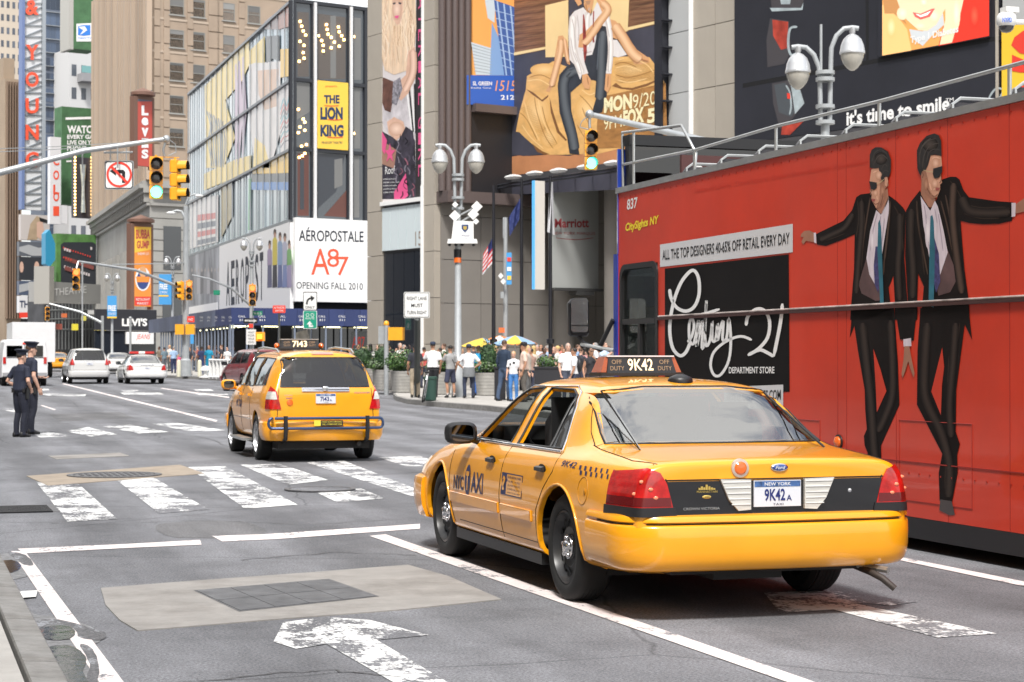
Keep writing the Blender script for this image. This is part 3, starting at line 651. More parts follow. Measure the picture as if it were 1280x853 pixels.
sheet('lane_dash',[[(150,488),(170,487),(174,489),(155,490)],[(40,487),(60,486),(62,488),(42,489)],[(45,492),(108,493),(106,495.5),(60,495)],[(150,491),(200,491),(206,493.5),(155,493.5)],[(242,487),(262,486.5),(268,488.5),(246,489.5)],[(2,512),(10,510),(28,514),(20,516)],[(236,491),(285,492),(285,494),(250,494)],[(56,470),(72,469.6),(72,471),(58,471.5)]],PAINTW)
sheet('turn_arrow',[[(342,802),(354,778),(385,774),(415,772),(462,775),(536,794),(471,800),(560,853),(580,866),(515,868),(492,853),(408,805),(370,811)],[(955,741),(1033,738),(1149,752),(1113,757),(1062,753),(1246,792),(1172,797),(1042,762),(975,766)]],PAINTW)
m=MB()
def patchobj(name,q,mt,z,hole=None):
 b=MB();b.prism([gnd(x,y,z)for x,y in q],(0,0,-.05),mt);o=b.obj(name,sharp=0);tag(o,kind='structure');return o
patchobj('concrete_patch',[(126,735),(240,726),(380,716),(510,706),(560,720),(627,749),(500,762),(330,775),(172,788),(150,775),(132,756)],CONC,.007)
patchobj('concrete_patch',[(33,595),(225,581),(256,592),(60,607)],CONCO,.007)
patchobj('concrete_patch',[(560,0),(1,0)][:0]or[(60,570),(150,566),(162,570),(70,574)],CONC,.006)
t=thing('vault_cover',gnd(355,743,.006),'dark rectangular steel vault cover set in the pale concrete patch','vault cover')
q=[gnd(245,738,.012),gnd(300,763,.012),gnd(470,745,.012),gnd(410,724.5,.012)]
for i in range(2):
 for j in range(4):
  f=lambda a,c:(q[0]*(1-c)+q[1]*c)*(1-a)+(q[3]*(1-c)+q[2]*c)*a
  a0,a1,c0,c1=j/4+.003,(j+1)/4-.003,i/2+.006,(i+1)/2-.006
  b=MB();b.prism([f(a0,c0),f(a1,c0),f(a1,c1),f(a0,c1)],(0,0,-.02),mat('plate_steel',(.105,.107,.112),.7,.1,var=.35,scale=5,rnd=.06,bump=.3,bscale=80));b.obj('plate',t,0)
b=MB();c4=[gnd(242,738,.009),gnd(299,764.5,.009),gnd(474,745.5,.009),gnd(411,723.5,.009)];b.poly(c4,IRON);b.obj('frame',t,0)
def manhole(x,y,r,lab,ringonly=False):
 p=gnd(x,y,.009);t=thing('manhole_cover',p,lab,'manhole cover')
 b=MB();b.lathe([(r,0),(r,.012),(r*.86,.012),(r*.86,.004)],p,IRON,40);b.obj('frame',t,30)
 b=MB();b.lathe([(r*.84,0),(r*.84,.01),(0,.011)],p,IRON if not ringonly else ASPH,32)
 if not ringonly:
  for i in range(-5,6):
   for j in range(-5,6):
    if math.hypot(i,j)<5.6:b.box((p.x+i*r*.14,p.y+j*r*.14,p.z+.013),(r*.07,r*.07,.008),IRON)
 b.obj('lid',t,30)
manhole(143,594,.62,'large round iron manhole cover in the tan concrete patch on the crosswalk')
manhole(400,612,.42,'faint asphalt topped manhole ring behind the second taxi in the crosswalk',True)
t=thing('storm_drain',gnd(14,637,.008),'iron storm drain grate at the left edge before the crosswalk','drain')
a,c,d=gnd(-12,641,.01),gnd(36,634.5,.01),gnd(-8,633,.01);c0=a;ux=gnd(24,643,.01)-a;uy=gnd(-2,631,.01)-a
b=MB();b.box(gnd(12,637,.0),(.95,.95,.012),IRON);b.obj('frame',t,0)
for k in range(7):
 b=MB();p=gnd(12,637,.008);b.box((p.x,p.y-.4+k*.13,.012),(.8,.05,.012),INK);b.obj('slot',t,0)
PUD=mat('puddle_water',(.022,.021,.02),.05,spec=.45,bump=.08,bscale=9)
WETM=mat('wet_silt',(.13,.13,.135),.45,var=.6,scale=16,bump=.4)
sheet('water_puddle',[smoothpoly(q_)for q_ in[[(-6,704),(14,700),(26,706),(22,713),(8,716),(-10,712)],[(46,790),(60,783),(84,782),(94,790),(88,798),(70,800),(56,798)],[(56,812),(80,806),(98,812),(108,824),(104,840),(112,858),(100,885),(84,880),(70,850),(64,830)]]],PUD,dz=.007)
sheet('wet_silt',[smoothpoly(q_)for q_ in[[(-20,698),(8,692),(30,696),(40,707),(34,720),(10,724),(-24,718)],[(20,752),(44,768),(80,772),(118,786),(126,800),(112,812),(122,836),(120,870),(96,900),(78,860),(56,818),(38,790)]]],WETM,dz=.0035)
FOAM=asphalt('gutter_foam',(.12,.12,.125),(.30,.31,.33),.455)
sheet('gutter_foam',[smoothpoly(q_)for q_ in[[(40,778),(70,774),(110,784),(132,792),(126,800),(100,797),(92,786),(64,780),(48,786)],[(100,806),(116,812),(124,836),(118,862),(108,850),(112,830)],[(10,690),(32,694),(42,706),(30,706),(18,698)]]],FOAM,dz=.0055)
TAR=mat('tar_seam',(.03,.03,.032),.5,var=.3,scale=20)
def tarline(pts,w_=.035):
 P=smoothline([gnd(x,y,.0045)for x,y in pts]);b=MB();vs=[]
 for i,p_ in enumerate(P):
  d_=(P[min(i+1,len(P)-1)]-P[max(0,i-1)]).normalized();n_=V((-d_.y,d_.x,0))*w_*(.35+.65*abs(math.sin(i*1.9+p_.x*3)))/2;vs+=[p_+n_,p_-n_]
 b.add(vs,[(2*i,2*i+1,2*i+3,2*i+2)for i in range(len(P)-1)],TAR);tag(b.obj('tar_seam',sharp=0),kind='structure')
def smoothline(P,k=8):
 out=[];rg=random.Random(int(P[0].x*100)%97)
 for a_,c_ in zip(P,P[1:]):
  for q in range(k):out.append(a_.lerp(c_,q/k)+V((rg.uniform(-.03,.03),rg.uniform(-.03,.03),0)))
 return out+[P[-1]]
for ln in([(0,652),(120,655),(260,650),(380,656),(520,648)],[(250,853),(330,842),(420,838),(500,846)],[(20,560),(160,556),(280,559)],[(300,700),(420,690),(520,694)],[(150,530),(260,548),(290,560)]):tarline(ln,.018)
DASP=asphalt('dark_repair_asphalt',(.15,.15,.155))
sheet('asphalt_repair',[smoothpoly([(200,655),(300,652),(330,668),(220,672)]),[(60,518),(150,515),(170,523),(75,527)]],DASP,dz=.0025)
b=MB();b.poly([gnd(x,y,.012)for x,y in((14,743),(28,739),(47,738),(45,746),(20,748))],WPL);tag(b.obj('paper',sharp=0),'flat white scrap of paper lying by the kerb at left','paper')
b=MB();b.bx((-40,-30,-.3),(.535,64,.145),WALKM);tag(b.obj('pavement',sharp=0),kind='structure')
ks=None
for k in range(46):
 y0=-3+k*1.5
 if ks is None:
  b=MB();pr=[(.558,-.3),(.73,-.3),(.738,.10),(.715,.140),(.565,.152),(.558,.14)];b.loft([[V((x,y,z))for x,z in pr]for y in(0,1.488)],KERBM);ks=b.mesh('kerb_stone',30)
  o=None
 o=bpy.data.objects.new('kerb_stone',ks);COL.objects.link(o);o.location=(0,y0,0);o['kind']='structure'
def slab(name,line,back,h,mt):
 b=MB();P=[V((p[0],p[1],gz(p[1])+h))for p in line+back]
 b.prism(P,(0,0,-h-.3),mt);tag(b.obj(name,sharp=0),kind='structure')
G=lambda x,y:tuple(gnd(x,y))[:2]
slab('pavement',[(15.4,-30),(15.0,30),G(660,519),G(610,513),G(546,508),G(510,504),G(497,500.5),G(494,497),G(500,494),G(470,487.5),G(448,483)],[(40,92),(60,60),(60,-30)],.15,WALKM)
slab('kerb',[(15.2,20),(14.85,30),G(660,520),G(610,514),G(546,509),G(508,505),G(494.5,501),G(491.5,497)],[G(499,494),G(497,500.0),G(511,504),G(546,508),G(610,513),G(660,519),(15.05,30),(15.4,20)],.146,KERBM)
slab('pavement',[(16.4,98),G(262,474),G(236,473),G(205,471.5),G(182,470.5),(14.8,125),(15.3,150),(15.5,300)],[(26,300),(90,160),(90,98)],.15,WALKM)
slab('kerb',[(16.2,97.6),G(262,475),G(236,474),G(205,472.5),G(180,471),(14.6,125),(15.1,150),(15.3,300)],[(15.5,300),(15.3,150),(14.8,125),G(182,470.5),G(205,471.5),G(236,473),G(262,474),(16.4,98)],.146,KERBM)
# ================================================================ open-top sightseeing bus
RED=mat('bus_red_paint',(.58,.040,.014),.38,coat=.4,spec=.35,var=.12,scale=.8,dirt=.12)
BLUE=mat('bus_blue_paint',(.02,.05,.32),.3,coat=.6)
BLKV=mat('black_vinyl',(.006,.005,.005),.6,spec=.15,var=.3,scale=2)
ALU=mat('brushed_aluminium',(.52,.53,.52),.32,.8,var=.12,scale=5)
BX,BXR,BY0,BY1,BZ0,BZT=7.84,10.36,8.3,20.05,.27,3.44
bus=thing('tour_bus',(9.1,14,0),'red open top double decker tour bus with a department store advert','bus')
body=MB()
WY0,WY1,WZ0,WZ1=18.86,19.94,1.0,2.60
T=.06
body.bx((BX,BY0+.2,BZ0),(BX+T,WY0,BZT),RED);body.bx((BX,WY0,WZ1),(BX+T,BY1-.02,BZT),RED);body.bx((BX,WY0,BZ0),(BX+T,BY1-.02,WZ0),RED);body.bx((BX,WY1,WZ0),(BX+T,BY1-.02,WZ1),RED)
body.bx((BXR-T,BY0+.2,BZ0),(BXR,WY0-.8,BZT),RED);body.bx((BXR-T,WY0-.8,BZ0),(BXR,BY1-.02,WZ0),RED);body.bx((BXR-T,WY0-.8,2.55),(BXR,BY1-.02,BZT),RED)
body.bx((BX+.01,BY0,BZ0),(BXR-.01,BY0+.198,BZT),RED)
body.obj('body',bus,30)
b=MB()
pr=[V((BX-.012,BY1-.03,0)),V((BX+.03,BY1+.10,0)),V((BX+.16,BY1+.18,0)),V((BXR-.16,BY1+.18,0)),V((BXR-.03,BY1+.10,0)),V((BXR+.012,BY1-.03,0))]
b.loft([[V((p.x,p.y,z))for p in pr]for z in(.3,1.0)],BLUE);b.loft([[V((p.x,p.y,z))for p in pr]for z in(2.75,3.95)],BLUE)
b.bx((BX-.012,BY1-.02,1.0),(BX+.09,BY1+.10,2.75),BLUE);b.bx((BXR-.09,BY1-.02,1.0),(BXR+.01,BY1+.10,2.75),BLUE);b.obj('front_panel',bus,30)
b=MB();b.bx((BX+.1,BY1+.1,1.02),(BXR-.1,BY1+.12,2.73),glassmat('bus_glass',(.70,.78,.76),1.6));b.obj('windscreen',bus,0)
b=MB();b.bx((BX-.005,BY0+.1,.10),(BXR+.005,BY1-.05,BZ0-.003),mat('bus_skirt',(.012,.012,.014),.55));b.obj('skirt',bus,0)
b=MB();b.bx((BX+.07,BY0+.2,.35),(BXR-.07,BY1-.1,.45),DK);b.bx((BX+.07,BY0+.2,2.50),(BXR-.07,BY1,2.58),mat('deck_floor',(.10,.10,.11),.7));b.obj('floor',bus,0)
b=MB();b.bx((BX-.02,BY0,BZT+.002),(BX+.09,BY1+.02,BZT+.065),ALU);b.bx((BXR-.09,BY0,BZT+.002),(BXR+.02,BY1+.02,BZT+.065),ALU);b.obj('deck_edge',bus,0)
zr=onX(1000,386,BX).z
b=MB();b.loft([[V((BX+x,y,zr+z))for x,z in((.001,-.011),(-.012,-.008),(-.015,0),(-.012,.008),(.001,.011))]for y in(BY0+.1,WY0-.03)],mat('rail_highlight',(.55,.48,.45),.3,.3,var=.5,scale=5));b.obj('rub_rail',bus,30)  # highlight along the rail is put into its pale uneven colour
b=MB();b.bx((BX-.024,BY0+.1,zr-.040),(BX+.001,WY0-.03,zr-.012),mat('rail_rubber',(.05,.02,.018),.6));b.obj('rail_insert',bus,0)
def rrect(y0,y1,z0,z1,r,n=5):
 out=[]
 for cy,cz,a0 in((y1-r,z1-r,0),(y0+r,z1-r,90),(y0+r,z0+r,180),(y1-r,z0+r,270)):
  for k in range(n+1):a=R(a0+90*k/n);out.append((cy+r*math.cos(a),cz+r*math.sin(a)))
 return out
fr=MB();A=rrect(WY0-.02,WY1+.02,WZ0-.02,WZ1+.02,.15);Bp=rrect(WY0+.04,WY1-.04,WZ0+.04,WZ1-.04,.12);n=len(A)
fr.add([V((BX-.015,y,z))for y,z in A]+[V((BX-.015,y,z))for y,z in Bp]+[V((BX+.07,y,z))for y,z in A]+[V((BX+.07,y,z))for y,z in Bp],[(i,(i+1)%n,n+(i+1)%n,n+i)for i in range(n)]+[(i,2*n+i,2*n+(i+1)%n,(i+1)%n)for i in range(n)]+[(n+i,n+(i+1)%n,3*n+(i+1)%n,3*n+i)for i in range(n)],BLK)
fr.bx((BX-.012,WY0+.06,1.94),(BX+.05,WY1-.06,2.0),BLK);fr.bx((BX-.008,WY0+.5,WZ0),(BX+.04,WY0+.56,1.96),BLK)
BGS=glassmat('bus_glass',(.70,.78,.76),1.6)
wf=fr.obj('window_frame',bus,30)
b=MB();b.bx((BX+.02,WY0+.05,1.98),(BX+.026,WY1-.05,WZ1-.05),BGS);b.obj('pane',wf,0)
b=MB();b.bx((BX+.024,WY0+.05,WZ0+.05),(BX+.03,WY1-.05,1.95),BGS);b.obj('pane',wf,0)
b=MB();b.bx((BX+.5,18.3,.46),(BX+1.0,18.42,1.9),SEAT);b.bx((BX+.5,18.3,.9),(BX+1.0,18.85,1.05),SEAT);b.obj('driver_seat',bus,0)
b=MB();b.tube([(BX-.03,20.12,2.0),(BX-.12,20.35,1.66),(BX-.28,20.45,1.74),(BX-.34,20.45,1.84)],.028,BLK);b.tube([(BX-.03,20.1,1.65),(BX-.30,20.45,1.72)],.02,ALU);b.obj('mirror_arm',bus,40)
P=[(-.125,-.19),(-.10,-.22),(.10,-.22),(.125,-.19),(.125,.19),(.10,.22),(-.08,.22),(-.125,.17)]
b=MB();BLKM=mat('mirror_shell',(.006,.006,.007),.35);c=V((BX-.34,20.45,2.03));b.loft([[c+V((x*k,y,z*k))for x,z in P]for y,k in((-.06,.93),(-.03,1),(.04,.95),(.09,.6))],BLKM);mo=b.obj('wing_mirror',bus,40)
b=MB();b.poly([c+V((x*.82,-.063,z*.82+.045*(1 if z>0 else .2)))for x,z in P],mat('bright_mirror',(.90,.93,.95),.22,1.));b.bx((c.x-.1,c.y-.068,c.z-.10),(c.x+.1,c.y-.062,c.z-.085),BLK);b.obj('mirror_glass',mo,0)
def rail(pts,name='guard_rail',r=.017):
 b=MB();b.tube([onX(x,y,BX+.03)for x,y in pts],r,ALU,8);b.obj(name,bus,60)
rail([(779,245),(778,166),(852,157),(870,192),(868,216)]);rail([(779,206),(868,188),(970,158),(1099,127),(1280,78),(1500,18)])
for x,y0,y1 in((868,216,188),(970,191,158),(1099,163,127),(1262,127,84),(792,241,166)):rail([(x,y0),(x,y1)],'rail_post')
b=MB()
for xx in(BXR-.04,):b.tube([(xx,BY0+.3,3.85),(xx,BY1,3.85)],.02,ALU)
for k in range(6):b.tube([(BXR-.04,BY0+.4+k*2.2,3.45),(BXR-.04,BY0+.4+k*2.2,3.85)],.018,ALU)
b.obj('far_rail',bus,60)
b=MB();b.bx((BX+.12,BY1-.16,3.46),(BXR-.12,BY1-.12,3.98),GLD);b.obj('deck_screen',bus,0)
b=MB();b.bx((BX+.06,BY1-.22,3.98),(BXR-.06,BY1-.04,4.10),BLK);b.bx((BX+.06,BY1-.2,3.45),(BX+.12,BY1-.08,4.0),BLK);b.obj('screen_frame',bus,0)
b=MB();p=(BX+.4,19.2,3.0)
b.bx((BX+.30,18.9,2.58),(BX+1.0,18.95,3.78),mat('stair_box',(.085,.03,.028),.6));sb=b.obj('stair_box',bus,0)
b=MB();addtext(b,'8',(BX+.42,18.894,3.45),(BX+.56,18.894,3.45),(BX+.42,18.894,3.68),WPL,bold=.03);b.obj('lettering',sb,0)
SM=mat('seat_shell_grey',(.17,.17,.18),.5);sme=None
for k in range(11):
 for j,xx in enumerate((BX+.52,BX+1.95)):
  y=18.5-k*.88
  if sme is None:
   b=MB();pr=lambda z,yy,w:[V((a*w,yy+d,z))for a,d in((-1,-.02),(1,-.02),(1,.025),(-1,.025))]
   b.loft([pr(.42,0,.40),pr(.75,-.06,.42),pr(.96,-.11,.42),pr(1.01,-.12,.38)],SM);b.box((0,.22,.42),(.82,.44,.07),SM);b.box((0,.2,.2),(.1,.1,.4),BLK)
   b.tube([(-.40,-.16,.8),(-.40,-.15,.99),(-.33,-.15,1.04),(.33,-.15,1.04),(.40,-.15,.99),(.40,-.16,.8)],.016,ALU,6);sme=b.mesh('seat',40)
  inst('seat',sme,bus,MX.Translation((xx,y,2.58)))
for y in(17.2,10.6):
 for s,x in((-1,BX+.02),(1,BXR-.02)):
  b=MB();b.lathe([(.0,-.02),(.16,0),(.27,-.04),(.30,0),(.46,.0),(.485,-.03),(.485,-.27),(.46,-.29),(.0,-.29)],(x,y,.485),RUB,32,'X',None)if s>0 else b.lathe([(.0,.02),(.16,0),(.27,.04),(.30,0),(.46,.0),(.485,.03),(.485,.27),(.46,.29),(.0,.29)],(x,y,.485),RUB,32,'X');b.obj('wheel',bus,40)
b=MB();b.lathe([(.62,-.02),(.62,.0),(.54,.0),(.54,-.02)],(BX-.012,17.2,.45),BLK,36,'X');b.obj('wheel_arch',bus,40)
b=MB()
for x in(1047,1058,1120,1185,1262):y0=onX(x,300,BX).y;b.bx((BX-.002,y0-.003,BZ0),(BX,y0+.003,BZT),mat('seam_red',(.28,.02,.012),.6))
zz=onX(1200,583,BX).z;b.bx((BX-.006,BY0+.2,zz-.01),(BX,17.9,zz),mat('seam_red',0));b.obj('skin_seams',bus,0)
b=MB();rv=mat('rivet_red',(.40,.03,.015),.4,.3)
for k in range(70):
 y=BY0+.3+k*.165
 for z_ in(BZT-.06,.62):b.box((BX-.002,y,z_),(.008,.014,.014),rv)
tag(b.obj('rivets',bus,0),kind='stuff')
for y0_,y1_,z0_,z1_ in((12.6,13.7,.40,1.05),(15.1,15.9,.45,1.0),(9.6,10.0,.9,1.3)):
 b=MB();c_=[(y0_,z0_),(y1_,z0_),(y1_,z1_),(y0_,z1_),(y0_,z0_)];b.tube([V((BX-.001,a_,c2))for a_,c2 in c_],.005,MC['seam_red'],4);b.obj('hatch_outline',bus,0)
b=MB();p=onX(1049,553,BX);b.lathe([(.055,0),(.05,-.03),(.02,-.045),(0,-.047)],p,LENSO,16,'X');b.lathe([(.068,.0),(.068,-.015),(.05,-.015)],p,BLK,16,'X');b.obj('side_marker_lamp',bus,40)
def bp(x,y,off=.003):return onX(x,y,BX-off)
def ribbon(mb,f,pts,w,m,off,smooth=4):
 P=[V((p[0],p[1]))for p in pts];Q=[]
 for i in range(len(P)-1):
  p0,p1,p2,p3=P[max(0,i-1)],P[i],P[i+1],P[min(len(P)-1,i+2)]
  for k in range(smooth):
   t=k/smooth;Q.append(.5*((2*p1)+(p2-p0)*t+(2*p0-5*p1+4*p2-p3)*t*t+(3*p1-p0-3*p2+p3)*t**3))
 Q.append(P[-1]);vs=[]
 for i,q in enumerate(Q):
  d=(Q[min(i+1,len(Q)-1)]-Q[max(i-1,0)]).normalized();n=V((-d.y,d.x))*w/2
  if i in(0,len(Q)-1):n*=.5
  vs+=[f(q.x+n.x,q.y+n.y,off),f(q.x-n.x,q.y-n.y,off)]
 mb.add(vs,[(2*i,2*i+1,2*i+3,2*i+2)for i in range(len(Q)-1)],m)
def sc(pts,ox,oy,k):return[(ox+x/k,oy+y/k)for x,y in pts]
A_=lambda p:sc(p,1000,150,3.411)
B_=lambda p:sc(p,1040,370,2.94)
C_=lambda p:sc(p,815,270,3.877)
SUIT=mat('suit_print',(.0085,.006,.0055),.6,spec=.15,var=.35,scale=2.2);HAIRP=mat('hair_print',(.018,.015,.014),.45,var=.6,scale=30,stretch=(1,1,.3));SKINP=mat('skin_print',(.56,.30,.20),.5,var=.12,scale=6);SKINS=mat('skin_print_tan',(.34,.16,.10),.5,var=.15,scale=8)
SHIRTP=mat('shirt_print',(.62,.56,.62),.5,var=.12,scale=4,stretch=(1,6,1));MAUVE=mat('mauve_print',(.10,.055,.055),.5,var=.3,scale=5);TEAL=mat('teal_print',(.02,.14,.20),.5,var=.3,scale=6);TIEN=mat('tie_print',(.05,.045,.15),.5,var=.6,scale=25)
def pl(mb,pts,m,off):mb.poly([bp(x,y,off)for x,y in pts],m)
HL=mat('suit_light_print',(.035,.024,.019),.6,spec=.15);HL2=mat('suit_brown_print',(.065,.042,.032),.6,spec=.15);SHD=mat('shirt_shadow_print',(.36,.30,.38),.6);SKH=mat('skin_highlight_print',(.74,.45,.31),.6);SKD=mat('skin_dark_print',(.20,.085,.05),.6);HRL=mat('hair_light_print',(.07,.058,.052),.6)
def strokes(mb,cv,L_,w,m,off):
 for i,st in enumerate(L_):ribbon(mb,bp,cv(st),w,m,off+i*.0001)
def cx(c):return mat('tone_%03d_%03d_%03d'%tuple(int(v*400)for v in c),c,.6,spec=.2)
def tone(c0,c1,k):return cx([a*(1-k)+b_*k for a,b_ in zip(c0,c1)])
def limb(mb,f,pts,w,c0,c1,off,n=5,do=.0004):
 for k in range(n):ribbon(mb,f,pts,w*(1-k/n)**.8,tone(c0,c1,k/(n-1)),off+do*k,6)
def soft(mb,f,c,rx,ry,c0,c1,off,n=6,do=.0003):
 for k in range(n):
  q=(1-k/n);mb.poly([f(c[0]+rx*q*math.cos(a),c[1]+ry*q*math.sin(a),off+do*k)for a in[2*math.pi*i/18 for i in range(18)]],tone(c0,c1,k/(n-1)))
DK0,DK1,DK2=(.0085,.006,.0055),(.040,.029,.024),(.085,.055,.042)
f=MB()
pl(f,A_([(303,312),(258,318),(240,330),(222,385),(185,430),(68,487),(72,532),(110,538),(180,512),(233,488),(230,640),(217,800),(214,853),(396,853),(385,780),(378,715),(398,665),(404,770),(404,853),(470,853),(458,770),(445,590),(452,395),(440,375),(410,345),(378,322),(350,400),(325,380)]),SUIT,.003)
pl(f,B_([(75,45),(70,100),(65,155),(82,110),(95,200),(120,345),(122,420),(128,490),(117,515),(120,550),(130,575),(136,620),(182,640),(180,550),(248,400),(242,240),(228,45)]),SUIT,.003)
pl(f,B_([(152,195),(160,320),(165,427),(200,350),(178,270)]),RED,.005)
pl(f,A_([(283,590),(250,700),(262,740),(322,772),(345,770),(345,600),(300,560)]),MAUVE,.005)
pl(f,A_([(325,385),(300,470),(283,590),(296,660),(318,700),(330,690),(352,560),(366,470),(380,385),(378,330),(345,405)]),SHIRTP,.006)
pl(f,A_([(322,540),(314,620),(318,700),(334,740),(337,690),(338,540)]),TIEN,.007)
pl(f,A_([(333,440),(330,560),(338,700),(342,800),(358,808),(352,640),(346,460),(340,425)]),TEAL,.008)
pl(f,A_([(345,320),(374,290),(378,340),(350,402),(338,398),(322,372)]),SKINS,.006)
pl(f,A_([(304,212),(340,196),(356,235),(374,248),(375,275),(362,290),(360,330),(345,368),(325,377),(312,355),(304,335),(306,318),(298,305),(301,285),(297,262)]),SKINP,.007)
pl(f,A_([(340,250),(374,245),(378,280),(364,292),(362,330),(345,372),(325,377),(338,340),(340,290)]),SKINS,.008)
pl(f,A_([(304,336),(322,338),(318,347),(308,349)]),mat('lip_print',(.33,.08,.07),.5),.009)
pl(f,A_([(297,204),(297,150),(305,128),(322,117),(345,117),(375,135),(388,170),(387,220),(378,246),(366,240),(360,262),(350,262),(340,240),(336,205),(318,208)]),HAIRP,.009)
pl(f,A_([(360,246),(372,244),(376,262),(370,285),(362,280)]),SKINP,.010)
pl(f,A_([(294,262),(328,268),(327,290),(316,300),(302,294)]),INK,.011);ribbon(f,bp,A_([(326,272),(342,266),(358,253)]),.9,mat('gold_print',(.5,.4,.22),.4),.012)
pl(f,A_([(68,480),(58,482),(60,523),(70,527)]),SHIRTP,.006)
pl(f,A_([(60,482),(40,471),(18,474),(4,488),(2,500),(16,498),(6,520),(14,532),(26,516),(60,522)]),SKINS,.005)
strokes(f,A_,[[(100,495),(150,478),(200,450),(228,420)],[(90,520),(140,505),(190,485)],[(245,345),(250,420),(240,500)],[(262,335),(275,420),(268,520),(262,640)],[(400,365),(425,420),(430,520),(420,620)],[(440,400),(436,470),(440,560)],[(415,660),(425,720),(430,770)]],1.3,HL,.0045)
strokes(f,A_,[[(300,330),(285,420),(270,520),(262,620)],[(384,345),(376,440),(362,560),(356,660)]],1.8,HL2,.0047)
strokes(f,B_,[[(100,120),(118,240),(140,360),(150,480)],[(215,100),(225,220),(228,340),(190,480)],[(130,150),(140,260),(152,340)],[(150,500),(160,560)]],1.2,HL,.0046)
strokes(f,A_,[[(330,400),(312,470),(300,560)],[(360,420),(352,500),(344,560)],[(345,410),(340,440)]],1.0,SHD,.0066)
strokes(f,A_,[[(312,225),(325,220),(338,225)],[(318,305),(326,320),(330,340)]],1.5,SKH,.0085)
strokes(f,A_,[[(300,290),(303,305),(300,316),(308,322)],[(312,352),(322,360),(338,352)],[(362,262),(364,280)],[(355,300),(350,340),(342,365)]],.9,SKD,.0095)
strokes(f,A_,[[(306,180),(320,140),(345,128),(372,145)],[(312,195),(330,160),(352,150),(376,170)],[(345,215),(360,190),(372,200)],[(350,235),(362,215),(378,222)]],.9,HRL,.0105)
limb(f,bp,A_([(225,400),(190,460),(130,492),(85,512)]),7.5,DK0,DK1,.0048);limb(f,bp,A_([(425,400),(425,520),(418,640),(425,770)]),8,DK0,DK1,.0048);limb(f,bp,A_([(262,345),(262,460),(250,600),(240,740)]),7,DK0,DK1,.0048);limb(f,bp,A_([(384,350),(376,460),(360,600)]),3.5,DK0,DK2,.0050)
limb(f,bp,B_([(112,100),(128,260),(143,400),(152,540),(160,620)]),10,DK0,DK1,.0048);limb(f,bp,B_([(215,90),(222,250),(218,380),(170,500)]),9,DK0,DK1,.0048)
soft(f,bp,A_([(336,236)])[0],4.6,6,(.56,.30,.20),(.76,.50,.37),.0087);soft(f,bp,A_([(322,312)])[0],3.0,4.5,(.56,.30,.20),(.72,.46,.33),.0087);soft(f,bp,A_([(352,305)])[0],3,8,(.34,.16,.10),(.50,.27,.18),.0087);soft(f,bp,A_([(345,165)])[0],8,8,(.018,.015,.014),(.075,.06,.052),.0096)
soft(f,bp,A_([(308,520)])[0],2.6,16,(.62,.56,.62),(.80,.76,.80),.0063)
f.obj('printed_figure',bus,0,label='printed suited man on the left, head turned left, arm outstretched')
f=MB()
pl(f,A_([(512,300),(472,350),(452,388),(448,580),(460,770),(462,853),(500,853),(500,770),(504,655),(528,710),(520,800),(518,853),(724,853),(718,760),(702,640),(690,500),(685,430),(720,440),(780,445),(850,443),(904,430),(907,352),(840,347),(720,330),(697,300),(680,255),(665,243),(640,243),(605,255),(590,290),(585,335),(555,378),(525,340)]),SUIT,.0034)
pl(f,B_([(325,45),(314,200),(312,400),(392,555),(405,580),(392,650),(395,750),(402,765),(440,765),(462,650),(460,585),(470,545),(455,500),(457,345),(488,105),(515,162),(502,45)]),SUIT,.0034)
pl(f,B_([(405,190),(385,270),(365,352),(400,438),(404,330),(412,260)]),RED,.005)
pl(f,A_([(555,600),(590,750),(640,735),(664,690),(655,620),(630,555)]),MAUVE,.005)
pl(f,A_([(514,325),(526,450),(552,590),(580,640),(598,660),(630,565),(612,470),(588,370),(575,345),(555,388)]),SHIRTP,.006)
pl(f,A_([(572,500),(592,570),(598,690),(580,738),(572,700)]),TIEN,.007)
pl(f,A_([(556,412),(552,560),(548,792),(570,800),(575,560),(570,430),(564,405)]),TEAL,.008)
pl(f,A_([(518,248),(530,300),(578,338),(562,372),(548,372),(516,318)]),SKINS,.006)
pl(f,A_([(556,150),(602,152),(606,200),(601,245),(606,268),(597,276),(598,296),(585,330),(562,336),(532,305),(517,250),(515,215),(530,215),(545,190)]),SKINP,.007)
pl(f,A_([(517,250),(515,215),(535,215),(545,250),(552,300),(575,334),(562,336),(532,305)]),SKINS,.008)
pl(f,A_([(578,288),(597,290),(592,300),(580,302)]),mat('lip_print',0),.009)
pl(f,A_([(500,205),(498,130),(512,98),(540,68),(572,58),(592,66),(602,90),(604,155),(575,148),(557,152),(547,190),(536,214),(520,220),(514,240),(508,228)]),HAIRP,.009)
pl(f,A_([(568,208),(607,197),(606,222),(592,246),(574,250),(566,230)]),INK,.011);ribbon(f,bp,A_([(568,222),(545,220),(526,214)]),.9,mat('gold_print',0),.012)
pl(f,A_([(902,354),(920,354),(918,412),(902,414)]),SHIRTP,.006)
pl(f,A_([(920,360),(955,335),(985,330),(985,392),(955,392),(918,400)]),SKINS,.005)
pl(f,B_([(398,748),(440,755),(452,805),(430,806),(394,788)]),mat('shoe_print',(.06,.05,.05),.4),.005)
strokes(f,A_,[[(700,360),(780,375),(860,372),(895,378)],[(700,400),(770,420),(850,420)],[(640,260),(670,300),(690,340)],[(640,300),(655,380),(660,480),(672,620)],[(470,380),(465,460),(470,560)],[(500,360),(508,450),(520,560),(530,660)],[(480,600),(486,680),(484,760)]],1.3,HL,.0045)
strokes(f,A_,[[(498,345),(505,450),(525,560),(545,660)],[(600,345),(625,440),(650,560),(670,660)],[(620,320),(640,420),(665,540)]],2.0,HL2,.0047)
